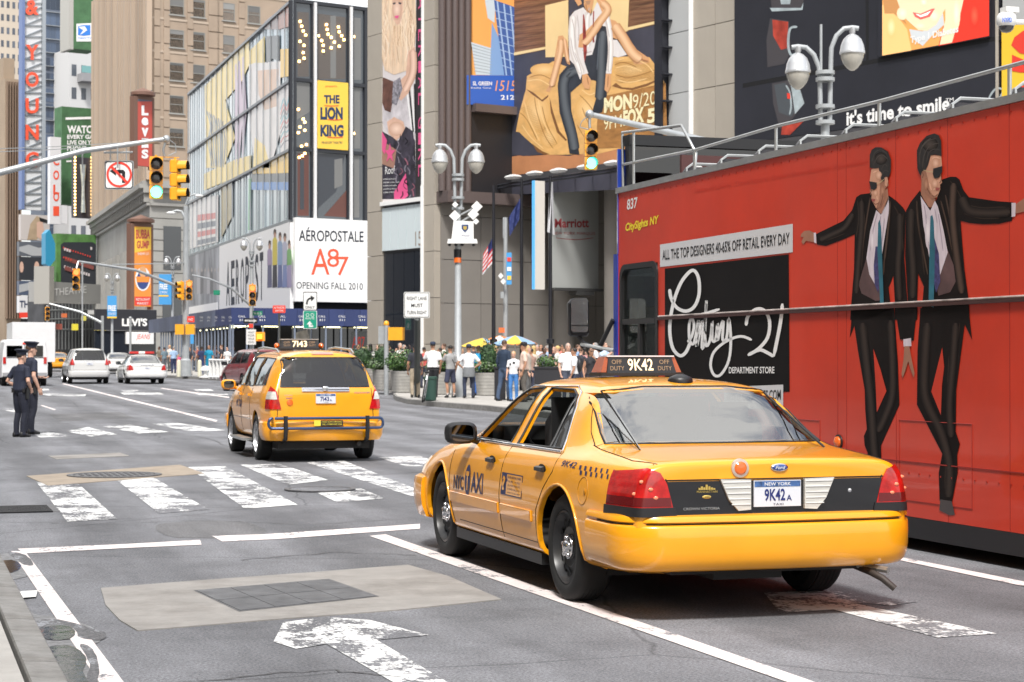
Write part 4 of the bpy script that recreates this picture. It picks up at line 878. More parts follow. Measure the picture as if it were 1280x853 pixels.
strokes(f,B_,[[(340,100),(335,220),(345,340),(390,460),(420,540)],[(470,100),(455,220),(440,340),(430,460)],[(430,220),(425,340),(430,440)],[(420,600),(415,680),(420,740)]],1.2,HL,.0046)
strokes(f,A_,[[(535,400),(545,500),(560,600)],[(590,400),(600,480),(610,560)],[(575,380),(585,440)],[(528,360),(540,420)]],1.0,SHD,.0066)
strokes(f,A_,[[(565,165),(580,160),(596,165)],[(588,258),(582,275),(570,300)],[(552,270),(560,300)]],1.6,SKH,.0085)
strokes(f,A_,[[(603,245),(600,262),(594,270)],[(562,322),(576,326),(588,315)],[(520,222),(526,235),(520,248)],[(540,290),(556,318)]],.9,SKD,.0095)
strokes(f,A_,[[(510,190),(515,130),(545,90),(580,80)],[(522,205),(530,150),(555,110),(592,100)],[(540,180),(550,140),(575,125),(598,130)],[(508,150),(525,105),(560,76)]],.9,HRL,.0105)
limb(f,bp,A_([(690,330),(720,385),(800,398),(895,392)]),12,DK0,DK1,.0048);limb(f,bp,A_([(655,270),(650,400),(665,560),(690,740)]),10,DK0,DK2,.0048);limb(f,bp,A_([(475,380),(472,500),(482,640),(480,760)]),9,DK0,DK1,.0048)
limb(f,bp,B_([(350,100),(340,260),(345,380),(400,500),(430,620),(428,740)]),11,DK0,DK1,.0048);limb(f,bp,B_([(455,100),(445,240),(432,400),(438,520)]),9,DK0,DK1,.0048)
soft(f,bp,A_([(578,185)])[0],5,7,(.56,.30,.20),(.76,.50,.37),.0087);soft(f,bp,A_([(575,272)])[0],4.2,6,(.56,.30,.20),(.74,.48,.35),.0087);soft(f,bp,A_([(538,275)])[0],3,8,(.34,.16,.10),(.50,.27,.18),.0087);soft(f,bp,A_([(555,105)])[0],10,9,(.018,.015,.014),(.075,.06,.052),.0096)
soft(f,bp,A_([(545,480)])[0],3.5,20,(.62,.56,.62),(.80,.76,.80),.0063)
f.obj('printed_figure',bus,0,label='printed suited man on the right, head turned right, arm outstretched')
f=MB();pl(f,B_([(232,45),(312,45),(300,165),(250,160)]),SUIT,.0042);pl(f,B_([(262,160),(290,155),(292,185),(263,187)]),SHIRTP,.006)
pl(f,B_([(266,185),(284,185),(292,230),(304,285),(300,300),(292,280),(280,240),(268,280),(260,300),(255,288),(262,240)]),SKINS,.007);f.obj('printed_hands',bus,0)
f=MB();pl(f,[(831,336),(986,318),(987,490),(831,492)],BLKV,.003);pnl=f.obj('store_panel',bus,0)
f=MB()
W1=lambda x,y,off:bp(x,y,off)
ribbon(f,W1,C_([(85,355),(93,400),(120,445),(165,462),(205,440),(228,380),(226,305),(205,266),(178,275),(140,325),(110,400),(92,480),(86,560),(100,640),(135,678),(165,660),(186,612)]),4.2,WHITE,.008)
ribbon(f,W1,C_([(172,612),(192,585),(204,530),(192,497),(180,530),(182,600),(200,622),(214,570),(226,505),(216,635),(232,560),(246,510),(242,640),(254,600),(264,410),(256,560),(264,632),(284,590),(292,510),(292,600),(308,600),(318,520),(316,608),(332,540),(346,510),(342,600),(362,590),(372,495),(382,600),(372,700),(335,768),(302,772),(284,725),(300,660),(360,608),(430,584),(484,602)]),3.4,WHITE,.0085)
ribbon(f,W1,C_([(202,482),(250,476),(328,452)]),3.6,WHITE,.009)
ribbon(f,W1,C_([(456,532),(466,485),(508,452),(548,462),(570,515),(560,590),(515,645),(464,676)]),4.2,WHITE,.008);ribbon(f,W1,C_([(464,676),(520,650),(560,664),(590,682)]),4.2,WHITE,.0083);ribbon(f,W1,C_([(632,425),(622,520),(590,682)]),4.4,WHITE,.009)
addtext(f,'DEPARTMENT STORE',bp(911,467,.006),bp(968,467,.006),bp(911,459,.006),WHITE,bold=.02);f.obj('lettering',pnl,0)
f=MB();pl(f,[(825,306),(991,280),(991,315.5),(825,334)],mat('grey_white_vinyl',(.60,.60,.61),.5),.004);bn=f.obj('banner',bus,0)
f=MB();addtext(f,'ALL THE TOP DESIGNERS 40-65% OFF RETAIL EVERY DAY',bp(828,325.5,.007),bp(987,305,.007),bp(828,313,.007),INK,bold=.012);f.obj('lettering',bn,0)
f=MB();pl(f,[(905,484),(979,481),(979,510),(905,512)],mat('grey_white_vinyl',0),.005);bn=f.obj('banner',bus,0)
f=MB();addtext(f,'WWW.C21STORES.COM',bp(908,502,.007),bp(976,500,.007),bp(908,490,.007),INK,bold=.01);f.obj('lettering',bn,0)
f=MB();addtext(f,'837',bp(783.5,263,.004),bp(796.5,260,.004),bp(784,249.5,.004),WPL,bold=.02);f.obj('lettering',bus,0)
f=MB();addtext(f,'CitySights NY',bp(781.5,292.5,.004),bp(823,282.5,.004),bp(782,279.5,.004),mat('yellow_print',(.80,.62,.03),.5),bold=.035,shear=.1);f.obj('lettering',bus,0)
f=MB();addtext(f,'Statue of Liberty  Times Square  Empire State Building  Rockefeller',bp(868,243,.003),bp(1085,207,.003),bp(868,236,.003),mat('faded_print',(.50,.034,.016),.5));f.obj('lettering',bus,0)
# ================================================================ front taxi (sedan)
t=thing('taxi_sedan',(0,0,0),'yellow sedan taxi with its windows down beside the red bus','taxi')
b=sedan(t,YEL,True);place(t,5.01,12.74,-.69)
py=plate(t,b,.675,.83,.305,('9K42','A'))
GOLD=mat('gold_badge',(.62,.45,.12),.35,.6)
for s in(-1,1):
 q=MB();P=[(s*x,z)for x,z in((.175,.838),(.37,.842),(.315,.72),(.255,.655),(.175,.66))]
 q.prism([(x,py+.018,z)for x,z in P],(0,-.026,0),LENSC)
 for k in range(5):z=.69+k*.033;q.bx((s*.18,py-.012,z),(s*(.30+k*.014),py-.007,z+.006),WHT)
 q.obj('reversing_lamp',t,30,True)
q=MB();h,n=shoot(b,(-.235,.905),'y',-1);q.lathe([(.058,.004),(.055,-.010),(.04,-.012)],h,mat('badge_rim',(.6,.5,.42),.3,.5),24,'Y');q.lathe([(.045,-.008),(.03,-.02),(0,-.022)],h,LENSO,24,'Y');q.obj('trunk_reflector',t,30,True)
q=MB();h,n=shoot(b,(.02,.905),'y',-1);q.ell(h-V((0,.004,0)),(.058,.010,.024),CHR,24);q.ell(h-V((0,.010,0)),(.049,.008,.0185),mat('badge_blue',(.02,.06,.25),.25,coat=1.),24);bd=q.obj('badge',t,60,True)
q=MB();addtext(q,'Ford',h+V((-.032,-.019,-.010)),h+V((.032,-.019,-.010)),h+V((-.032,-.019,.011)),PLATE,shear=.3,bold=.01);q.obj('lettering',bd,0,True)
q=MB();ctext(q,b,'CROWN VICTORIA',(-.60,.665,-.37,.68),'y',-1,.014,ALU);ctext(q,b,'MANHATTAN',(-.515,.765,-.385,.778),'y',-1,.014,GOLD)
for i,(dx,hh)in enumerate(((-.05,.012),(-.035,.02),(-.02,.014),(-.005,.03),(.012,.02),(.028,.013),(.043,.009))):q.bx((-.45+dx-.006,-2.61,.782),(-.45+dx+.006,-2.60,.782+hh),GOLD)
h,n=shoot(b,(-.45,.74),'y',-1);q.ell(h+n*.008,(.03,.006,.011),GOLD,12);ctext(q,b,'FORD',(-.465,.735,-.435,.745),'y',-1,.018,INK)
q.obj('lettering',t,0,True)
q=MB();h,n=shoot(b,(.48,.76),'y',-1);q.lathe([(.014,.004),(.012,-.014),(0,-.015)],h,CHR,14,'Y');q.obj('trunk_lock',t,30,True)
BI=mat('door_blue_print',(.012,.02,.085),.4)
q=MB()
ctext(q,b,'NYC',(1.03,.565,.75,.67),'x',-1,.003,BI,bold=.03);ctext(q,b,'AXI',(.56,.57,.25,.72),'x',-1,.003,BI,bold=.025)
ov=[(.65+.072*math.cos(a),.65+.115*math.sin(a))for a in[2*math.pi*k/28 for k in range(28)]];conform(q,b,ov,'x',-1,.0025,BI,.1)
ctext(q,b,'T',(.69,.575,.61,.715),'x',-1,.005,YEL,bold=.05)
q.obj('door_lettering',t,0,True)
q=MB();P=lambda a,c,z0,z1:[(a,z0),(c,z0),(c,z1),(a,z1)]
conform(q,b,P(-.19,-.67,.605,.758),'x',-1,.0025,BI,.2);conform(q,b,P(-.315,-.66,.612,.75),'x',-1,.0035,YEL,.2)
ctext(q,b,'$2.50 INITIAL FARE',(-.335,.722,-.64,.74),'x',-1,.0045,BI,bold=.01)
for k,tx in enumerate(('40c PER 1/5 MILE','40c PER MINUTE','STOPPED OR SLOW','FARE TO JFK $45')):ctext(q,b,tx,(-.35,.697-k*.026,-.63,.710-k*.026),'x',-1,.0045,BI)
ctext(q,b,'?',(-.22,.635,-.29,.735),'x',-1,.0045,YEL,bold=.04)
q.obj('fare_panel',t,0,True)
q=MB();ctext(q,b,'9K42',(-1.38,.862,-1.64,.900),'x',-1,.003,BI,shear=.2,bold=.01)
for k in range(9):
 y=-1.70-k*.085;w=.034*(1-k*.075)
 for j in range(2):z=.885-.03*j;yy=y-(.035 if j else 0);conform(q,b,[(yy,z),(yy-w,z),(yy-w-.008,z-.026),(yy-.008,z-.026)],'x',-1,.003,BI,.2)
q.obj('check_stripe',t,0,True)
q=MB();cline(q,b,circ(-1.83,.735,.085,24),'x',-1,.004,mat('panel_gap_gold',(.42,.17,.004),.5),.0,True);h,n=shoot(b,(-1.87,.73),'x',-1);q.ell(h+n*.003,(.006,.014,.02),mat('panel_gap_gold',0),10);q.obj('fuel_flap',t,40,True)
s=MB();y0=-.30
for(ya,yb,z0,z1,w0,w1,m)in((-.13,.13,1.432,1.452,.31,.31,BLK),):
 s.bx((-w0,y0+ya,z0),(w0,y0+yb,z1),m)
s.loft([[V((a*w,y0+d*q2,z))for a,d in((-1,-1),(1,-1),(1,1),(-1,1))]for z,w,q2 in((1.452,.262,.11),(1.565,.238,.075))],BLK)
sg=s.obj('roof_sign',t,30,True)
s=MB();s.box((0,y0,1.570),(.51,.17,.010),mat('pale_plastic',(.6,.62,.66),.4));s.obj('sign_cap',sg,30,True)
for sgn in(-1,1):
 s=MB();s.loft([[V((sgn*(x0+a),y0+d,z))for a,d in((0,-q2),(ww,-q2),(ww,q2),(0,q2))]for z,x0,ww,q2 in((1.456,.264,.040,.10),(1.564,.240,.024,.07))],mat('sign_amber',(.32,.065,.008),.3,coat=.5));s.obj('amber_lamp',sg,30,True)
s=MB();n0=lambda x,z:V((x,y0-.112+(z-1.452)*.285,z));LIT=mat('lit_digits',(.86,.70,.42),.5,emit=.5);DIM=mat('dim_digits',(.32,.22,.13),.6)
addtext(s,'9K42',n0(-.10,1.468),n0(.09,1.468),n0(-.10,1.552),LIT,bold=.012)
for a0 in(-.235,.125):
 addtext(s,'OFF',n0(a0+.015,1.515),n0(a0+.09,1.515),n0(a0+.015,1.545),DIM);addtext(s,'DUTY',n0(a0,1.470),n0(a0+.105,1.470),n0(a0,1.500),DIM)
s.obj('lettering',sg,0,True)
s=MB();h,n=shoot(b,(.03,-1.04),'z',1);s.lathe([(.085,-.01),(.085,.012),(.075,.028),(.03,.048),(0,.05)],h,BLK,24);s.obj('roof_antenna',t,40,True)
s=MB();s.bx((-.66,-1.55,.975),(.66,-1.25,.99),SEAT);s.obj('parcel_shelf',t,30,True)
s=MB();s.tube([(.62,-2.2,.30),(.64,-2.56,.26),(.67,-2.66,.23),(.73,-2.70,.17)],[.022,.022,.022,.02],mat('rusty_pipe',(.05,.04,.035),.6,.4),10);s.tube([(.60,-2.4,.29),(.72,-2.64,.275)],.02,ALU);s.obj('tailpipe',t,40,True)
# ================================================================ second taxi (SUV)
t=thing('taxi_suv',(0,0,0),'yellow SUV taxi with roof rack and blue rear crash bar crossing the crosswalk','taxi')
b=wagon(t,YEL,.913,1.70,2.345,-1.38,1.33,.355,GLD,'alloy',(.84,1.13),True,lampshape=[(.67,.80),(1.2,.80),(1.2,1.12),(.80,1.16),(.735,1.06)]);place(t,6.2,30.1,-1.6)
h,n=shoot(b,(0,.95),'y',-1);plate(t,b,.885,1.03,.30,('7I43','A'))
q=MB();P=lambda x0,x1,z0,z1:[(x0,z0),(x1,z0),(x1,z1),(x0,z1)]
conform(q,b,P(-.36,.36,1.06,1.115),'y',-1,.022,CHR,.2);cline(q,b,[(-.36,1.09),(.36,1.09)],'y',-1,.024,CHR,.014);q.obj('tailgate_trim',t,30,True)
q=MB();h,n=shoot(b,(0,1.09),'y',-1);q.ell(h+n*.045,(.055,.01,.036),CHR,16);q.ell(h+n*.05,(.04,.008,.024),ALU,16);q.obj('badge',t,40,True)
q=MB();conform(q,b,P(-.17,.17,1.615,1.645),'y',-1,.012,mat('pink_lens',(.55,.24,.2),.3),.2);q.obj('brake_lamp',t,30,True)
for s in(-1,1):
 q=MB();q.tube([(s*.58,-1.65,1.64),(s*.58,-1.45,1.695),(s*.58,-.2,1.735),(s*.58,.35,1.72),(s*.58,.50,1.66)],[.014,.018,.018,.018,.014],ALU,8);q.obj('roof_rail',t,50,True)
q=MB();q.tube([(-.30,-1.80,1.16),(.08,-1.0,1.16)][:0]or[(.42,-2.30,1.17),(.15,-2.33,1.155),(-.12,-2.335,1.12)],[.016,.012,.01],BLK,6);q.ell((.42,-2.29,1.17),(.04,.03,.025),BLK,10);q.obj('wiper',t,50,True)
q=MB();BB=mat('crash_bar_blue',(.05,.08,.16),.3,.5);y=-2.49
q.tube([(-.78,y+.22,.66)]+[(-.82+.05*math.cos(a),y+.05,.59+.075*math.sin(a))for a in[R(90+180*k/6)for k in range(7)]]+[(-.78,y+.02,.515),(-.5,y,.515),(.5,y,.515),(.78,y+.02,.515)]+[(.82+.05*math.cos(a),y+.05,.59+.075*math.sin(a))for a in[R(-90+180*k/6)for k in range(7)]]+[(.78,y+.02,.665),(.5,y,.665),(-.5,y,.665),(-.78,y+.02,.665)],.022,BB,8)
q.obj('crash_bar',t,50,True)
for s in(-1,1):q=MB();q.tube([(s*.62,y,.70),(s*.62,y-.01,.5),(s*.62,y+.02,.36),(s*.62,y+.3,.3)],.032,BLK,8);q.obj('bar_bracket',t,50,True)
q=MB();q.bx((-.20,y-.03,.55),(.24,y-.022,.635),INK);q.bx((-.20,y-.034,.55),(-.10,y-.03,.635),mat('sticker_yellow',(.75,.6,.05),.5));YP=mat('sticker_yellow',0)
for k,tx in enumerate(('HOW IS MY DRIVING','CALL THREE ONE ONE')):addtext(q,tx,(-.08,y-.032,.60-k*.035),(.22,y-.032,.60-k*.035),(-.08,y-.032,.622-k*.035),YP)
q.obj('bumper_sticker',t,0,True)
q=MB();ctext(q,b,'HIGHLANDER',(.44,1.03,.68,1.052),'y',-1,.006,mat('badge_blue',0));ctext(q,b,'HYBRID',(-.62,1.0,-.50,1.015),'y',-1,.006,ALU);ctext(q,b,'4WD',(-.60,.955,-.5,.975),'y',-1,.006,mat('badge_blue',0),bold=.02)
h,n=shoot(b,(-.54,.90),'y',-1);q.lathe([(.05,.002),(.045,-.012),(0,-.014)],h,LENSO,20,'Y')
for s in(1,):ctext(q,b,'NYC',(.62,.78,.42,.9),'x',-1,.004,BI,bold=.03);ctext(q,b,'TAXI',(.36,.78,.02,.9),'x',-1,.004,BI,bold=.03)
q.obj('lettering',t,0,True)
s=MB();y0=-.10;s.bx((-.38,y0-.1,1.70),(.38,y0+.1,1.725),BLK);s.loft([[V((a*w,y0+d*q2,z))for a,d in((-1,-1),(1,-1),(1,1),(-1,1))]for z,w,q2 in((1.725,.31,.09),(1.86,.28,.06))],BLK);sg=s.obj('roof_sign',t,30,True)
s=MB();s.box((0,y0,1.868),(.62,.15,.014),ALU);addtext(s,'7I43',(-.12,y0-.092,1.745),(.12,y0-.092,1.745),(-.12,y0-.075,1.845),LIT,bold=.02)
for a0 in(-.26,.15):addtext(s,'OFF',(a0,y0-.085,1.80),(a0+.1,y0-.085,1.80),(a0,y0-.078,1.835),DIM);addtext(s,'DUTY',(a0,y0-.092,1.755),(a0+.11,y0-.092,1.755),(a0,y0-.085,1.785),DIM)
s.obj('lettering',sg,0,True)
for sgn in(-1,1):s=MB();s.ell((sgn*.36,y0,1.765),(.045,.07,.045),LENSO,12);s.obj('amber_lamp',sg,40,True)
for s_ in(-1,1):q=MB();q.bx((s_*.84,-.75,.27),(s_*1.0,.75,.31),ALU);q.obj('running_board',t,30,True)
# ================================================================ cars further down the street
def far_pos(root,x,t_):p=colat(x,t_);root.matrix_basis=MX.Translation(p)
SILV=mat('pearl_white_paint',(.60,.60,.585),.32,coat=.8)
t=thing('minivan',(0,0,0),'pearl white minivan driving away, left of the police car','minivan')
b=wagon(t,SILV,.98,1.74,2.5,-1.5,1.5,.34,GLD,'alloy',(.90,1.2));plate(t,b,.90,1.02,.3,('DWK','5'),band=False);far_pos(t,106,93)
q=MB();q.tube([(-.3,-2.52,1.06),(.3,-2.52,1.06)],.02,CHR,6);q.obj('tailgate_trim',t,30,True)
t=thing('police_car',(0,0,0),'white police sedan with a red light bar on its roof','police car')
b=sedan(t,WHT,False);plate(t,b,.70,.80,.3,('POL','7'),band=False);far_pos(t,176,93)
q=MB();q.bx((-.6,-.42,1.46),(.6,-.12,1.57),LENSR);q.bx((-.15,-.43,1.465),(.15,-.11,1.575),WPL);q.obj('light_bar',t,30,True)
q=MB();q.tube([(-.6,-.27,1.44),(.6,-.27,1.44)],.03,BLK,6);ctext(q,b,'POLICE',(-.3,.88,.3,.93),'y',-1,.006,BI,bold=.02);q.obj('lettering',t,30,True)
t=thing('saloon_car',(0,0,0),'small white car partly hidden between minivan and police car','car');sedan(t,WHT,False);far_pos(t,146,128)
t=thing('taxi_sedan',(0,0,0),'distant yellow cab half hidden by the white van and officers','taxi');b=sedan(t,YEL,False);far_pos(t,70,140)
q=MB();q.bx((-.3,-.35,1.44),(.3,-.15,1.56),BLK);q.obj('roof_sign',t,30,True)
DRED=mat('maroon_paint',(.17,.012,.018),.3,coat=.8)
t=thing('suv_car',(0,0,0),'dark red SUV stopped behind the striped barrier, past the yellow SUV taxi','car')
b=wagon(t,DRED,.92,1.72,2.3,-1.35,1.3,.35,GLD,'alloy',(.88,1.12));p=colat(318,76);t.matrix_basis=MX.Translation(p)@MX.Rotation(R(6),4,'Z')
t=thing('cargo_van',(0,0,0),'white cargo van with small rear windows behind the two police officers','van')
VW=mat('van_white',(.70,.70,.70),.4,coat=.4,var=.04,scale=2)
q=MB()
def hull(w,z0,z1,y):k=.90;return[V((w,y,z0)),V((w,y,z0+.55)),V((w*.97,y,(z0+z1)*.6)),V((w*k,y,z1-.12)),V((w*.78,y,z1)),V((-w*.78,y,z1)),V((-w*k,y,z1-.12)),V((-w*.97,y,(z0+z1)*.6)),V((-w,y,z0+.55)),V((-w,y,z0))]
q.loft([hull(1.0,.42,2.06,-2.9),hull(1.02,.38,2.1,-2.8),hull(1.02,.36,2.12,1.2),hull(.98,.36,1.98,1.7),hull(.95,.36,1.2,2.35),hull(.88,.42,1.0,3.0)],VW);q.obj('body',t,35,True)
for s in(-1,1):
 q=MB();q.bx((s*.12,-2.925,1.32),(s*.80,-2.902,1.82),GLD);q.obj('rear_window',t,0,True)
 q=MB();q.bx((s*.83,-2.93,1.0),(s*.96,-2.90,1.30),LENSR);q.obj('tail_lamp',t,0,True)
 q=MB();q.bx((s*.60,-2.93,.36),(s*.98,-2.87,.41),BLK);q.obj('mud_flap',t,0,True)
 for yy in(-2.0,1.9):q=MB();q.lathe([(0,-.13),(.36,-.13),(.385,-.1),(.385,.1),(.36,.13),(.2,.13),(.17,.09),(0,.09)],(s*.87,yy,.385),RUB,24,'X');q.obj('wheel',t,40,True)
q=MB();q.bx((-.012,-2.915,.5),(.012,-2.902,2.0),SEAM);q.bx((-.9,-2.915,1.27),(.9,-2.902,1.285),SEAM);q.obj('door_gap',t,0,True)
q=MB();q.bx((-.97,-3.02,.44),(.97,-2.9,.60),mat('bumper_grey',(.3,.3,.31),.5));q.obj('rear_bumper',t,0,True);q=MB();q.bx((-.14,-2.925,.75),(.16,-2.91,.88),PLATE);q.obj('number_plate',t,0,True)
q=MB();q.bx((-.1,-2.92,1.88),(.1,-2.90,1.96),REDP);addtext(q,'THRIFTY VANS',(-.62,-2.912,1.98),(.62,-2.912,1.98),(-.62,-2.912,2.04),REDP)if False else None;q.obj('brake_lamp',t,0,True)
far_pos(t,26,88)
t=thing('box_truck',(0,0,0),'white box truck with ribbed cargo box in front of the cargo van','truck')
q=MB();q.bx((-1.2,-3.5,.9),(1.2,2.2,3.2),VW)
q.obj('cargo_box',t,0,True)
for k in range(15):q=MB();q.bx((1.2,-3.4+k*.38,.95),(1.225,-3.34+k*.38,3.15),mat('rib_grey',(.5,.5,.48),.5));q.obj('rib',t,0,True)
q=MB();q.bx((-1.1,2.3,.5),(1.1,4.2,2.4),VW);q.obj('cab',t,0,True)
for s in(-1,1):
 for yy in(-2.2,3.2):q=MB();q.lathe([(0,-.15),(.42,-.15),(.45,-.1),(.45,.1),(.42,.15),(0,.12)],(s*.98,yy,.45),RUB,24,'X');q.obj('wheel',t,40,True)
far_pos(t,37,112)
q=MB()
# ================================================================ buildings
def box4(mb,A,B,z0,z1,depth,n,m):
 mb.prism([V((A.x,A.y,z0)),V((B.x,B.y,z0)),V((B.x,B.y,z1)),V((A.x,A.y,z1))],-n*depth,m)
def bthing(name,wl,label,cat,group=None):return thing(name,(wl.P.x,wl.P.y,gz(wl.P.y)),label,cat,group)
BEI=mat('beige_stone',(.36,.325,.275),.8,var=.10,scale=.5,rnd=.06,bump=.1,bscale=20,dirt=.12)
CGR=mat('grey_brown_concrete',(.205,.19,.172),.8,var=.13,scale=.4,rnd=.05,bump=.12,bscale=12,dirt=.15)
LGR=mat('light_grey_cladding',(.40,.41,.41),.6,var=.06,scale=.5,rnd=.04)
BRN=mat('brown_metal_cladding',(.105,.082,.078),.45,var=.12,scale=.3,stretch=(1,1,.1))
BLKP=mat('black_board',(.018,.019,.026),.5,var=.2,scale=.4)
DGL=mat('dark_building_glass',(.018,.022,.030),.06,spec=.8,coat=.3)
FRM=mat('dark_mullion',(.02,.022,.028),.4)
MUL=mat('light_mullion',(.26,.28,.30),.4,.4)
def joints(wl,parent,u0,u1,z0,z1,nu,nz,m,name='panel',th=.12,gap=.03,off=0.,skip=None):
 b=MB();wl.rect(b,0,1,0,1,m,-th,0);me=None;du=(u1-u0)/nu;dz=(z1-z0)/nz
 pm=MB();pm.bx((0,-.0,0),(1,th,1),m);me=pm.mesh(name,0)
 for i in range(nu):
  for j in range(nz):
   if skip and skip(i,j):continue
   inst(name,me,parent,wl.mx(u0+i*du+gap/2,z0+j*dz+gap/2,off,du-gap,dz-gap))
def pic(wl,mb,pts,m,off):wl.pic(mb,pts,m,off)
def zof(wl,x,y):return wl.uz(x,y)[1]
def uof(wl,x):return wl.uz(x,300)[0]
MF=Wall(543,80,73.7);ML=Wall(543,80,-16.3)
hotel=bthing('hotel_building',MF,'grey brown concrete hotel block with stacked billboards, right of the glass corner building','building')
u1=uof(MF,860);zt=26
b=MB();A=MF.at(1.4,0,-.14);Bq=MF.at(u1,0,-.14);box4(b,A,Bq,0,9.6,4.5,MF.n,mat('joint_dark',(.07,.065,.06),.9));b.obj('core',hotel,0)
joints(MF,hotel,.3,8.6,.2,9.55,4,5,CGR,'wall_panel',gap=.025);joints(MF,hotel,8.6,u1,.2,9.55,6,5,CGR,'wall_panel',gap=.025)
b=MB();MF.rect(b,uof(MF,543),u1,.15,.75,mat('base_course',(.30,.29,.27),.7),0,.15);b.obj('base_course',hotel,0)
b=MB();MF.rect(b,uof(MF,545),uof(MF,700),.95,1.25,WHITE,.0,.25);b.obj('white_ledge',hotel,0)
b=MB();MF.rect(b,uof(MF,546),uof(MF,660),zof(MF,600,257),zof(MF,600,243),BRN,-.1,.9);b.obj('soffit_band',hotel,0)
for i in range(5):
 x0=543+i*8;b=MB();c=MF.at((uof(MF,x0)+uof(MF,x0+8))/2,0,.35);r=(uof(MF,x0+8)-uof(MF,x0))/2
 b.lathe([(r,zof(MF,600,243)),(r*.97,zt)],(c.x,c.y,0),BRN,16);b.obj('rounded_fin',hotel,40)
b=MB();MF.rect(b,uof(MF,583),uof(MF,665),zof(MF,600,243),zof(MF,600,143),mat('black_louvre',(.014,.014,.017),.5),-.1,.35);b.obj('black_panel',hotel,0)
b=MB();MF.rect(b,uof(MF,583),uof(MF,665),zof(MF,600,143),zof(MF,600,133),BRN,-.1,.75);b.obj('ledge',hotel,0)
b=MB();MF.rect(b,1.4,uof(MF,665),zof(MF,600,143),zt,CGR,-4.5,-.02);b.obj('upper_wall',hotel,0)
uL=lambda x:uof(ML,x)
joints(ML,hotel,0.02,uL(529),.2,zt,1,13,BEI,'stone_block',gap=.025,th=.5)
joints(ML,hotel,uL(477),uL(459),.2,zt,1,13,BEI,'stone_block',gap=.025,th=.5)
b=MB();a0,a1=sorted((uL(529),uL(477)));ML.rect(b,a0,a1,.2,zt,mat('poster_back',(.10,.10,.1),.7),-1.2,-.15);b.obj('bay_wall',hotel,0)
zs=[zof(ML,500,y)for y in(312,258)]
for k in range(5):
 b=MB();da=(a1-a0)/5;ML.rect(b,a0+k*da+.015,a0+(k+1)*da-.015,zs[0],zs[1],mat('frosted_panel',(.62,.70,.72),.35,coat=.3),-.14,-.02);b.obj('frosted_panel',hotel,0)
b=MB();ML.text(b,'15',519,308,527,290,mat('pale_brown_print',(.28,.22,.18),.5),-.01,yb=307);b.obj('lettering',hotel,0)
b=MB();ML.rect(b,a0,a1,zof(ML,500,255),zof(ML,500,250),WHITE,-.14,.1);b.obj('sill',hotel,0)
for k in range(4):b=MB();da=(a1-a0)/4;ML.rect(b,a0+k*da+.02,a0+(k+1)*da-.02,.4,zs[0]-.1,DGL,-.14,-.10);b.obj('shop_window',hotel,0)
b=MB();ML.rect(b,uL(529)-.04,uL(529)+.04,.3,9,WHITE,-.1,.12);ML.rect(b,uL(529)-.05,uL(529)+.05,9,zt,WHITE,-.1,.08);b.obj('white_edge',hotel,0)
post=thing('poster_billboard',ML.at((a0+a1)/2,8.5),'tall pink and black fashion poster of a blonde woman in denim shorts','billboard')
b=MB();zp=zof(ML,500,251);ML.rect(b,a0+.02,a1-.02,zp,zt,mat('poster_white',(.66,.62,.62),.5),-.14,-.04);b.obj('board',post,0)
Q=lambda pts:[(475+x/3.41,y/3.412)for x,y in pts]
b=MB();PK=mat('pink_print',(.72,.10,.26),.5);PKL=mat('pale_pink_print',(.70,.42,.46),.5);HR=mat('blonde_print',(.74,.56,.40),.5,var=.22,scale=2,stretch=(3,3,.6));SK2=mat('light_skin_print',(.66,.42,.31),.5,var=.1,scale=2);DNM=mat('dark_denim_print',(.04,.035,.05),.5,var=.8,scale=2.5)
SK3=mat('shadow_skin_print',(.35,.19,.14),.5)
pic(ML,b,Q([(155,-40),(190,-40),(192,850),(150,850),(152,640),(150,400)]),mat('poster_black',(.03,.028,.03),.5),-.038)
pic(ML,b,Q([(8,560),(60,590),(120,560),(150,600),(152,850),(5,850)]),DNM,-.036);pic(ML,b,Q([(8,600),(70,640),(60,720),(8,700)]),SK3,-.034)
pic(ML,b,Q([(10,350),(60,340),(130,420),(150,580),(110,600),(70,600),(30,560),(10,520)]),mat('denim_shorts',(.55,.52,.54),.5,var=.3,scale=1.5),-.034)
for k in range(4):pic(ML,b,Q([(108+k*12,360),(114+k*12,358),(140+k*5,560),(134+k*5,570)]),INK if k%2 else WHITE,-.032)
pic(ML,b,Q([(10,-40),(150,-40),(155,120),(140,240),(120,300),(60,320),(20,300),(8,240)]),HR,-.032)
pic(ML,b,Q([(50,-40),(98,-40),(96,60),(86,100),(72,108),(56,80)]),SK2,-.030);pic(ML,b,Q([(62,68),(82,66),(76,80),(66,79)]),PK,-.028)
pic(ML,b,Q([(54,14),(66,10),(66,18),(56,20)]),DNM,-.028);pic(ML,b,Q([(78,10),(92,12),(90,19),(80,18)]),DNM,-.028)
pic(ML,b,Q([(120,220),(150,200),(152,330),(120,400),(90,430),(60,400),(80,350),(110,320)]),SK2,-.030)
pic(ML,b,Q([(12,330),(60,350),(60,400),(45,480),(20,470),(10,440)]),mat('bag_brown',(.13,.06,.045),.5,var=.4,scale=3),-.029)
pic(ML,b,Q([(30,520),(60,500),(100,520),(110,560),(70,600),(36,570)]),SK2,-.028);pic(ML,b,Q([(56,350),(86,330),(96,380),(70,450),(50,440)]),mat('bracelet_print',(.25,.24,.27),.4,var=.7,scale=8),-.027)
pic(ML,b,Q([(80,600),(110,540),(140,560),(150,640),(120,700),(90,680)]),DNM,-.026);pic(ML,b,Q([(60,820),(110,740),(122,850),(60,850)]),PK,-.026);pic(ML,b,Q([(8,560),(30,600),(20,660),(8,640)]),PK,-.025)
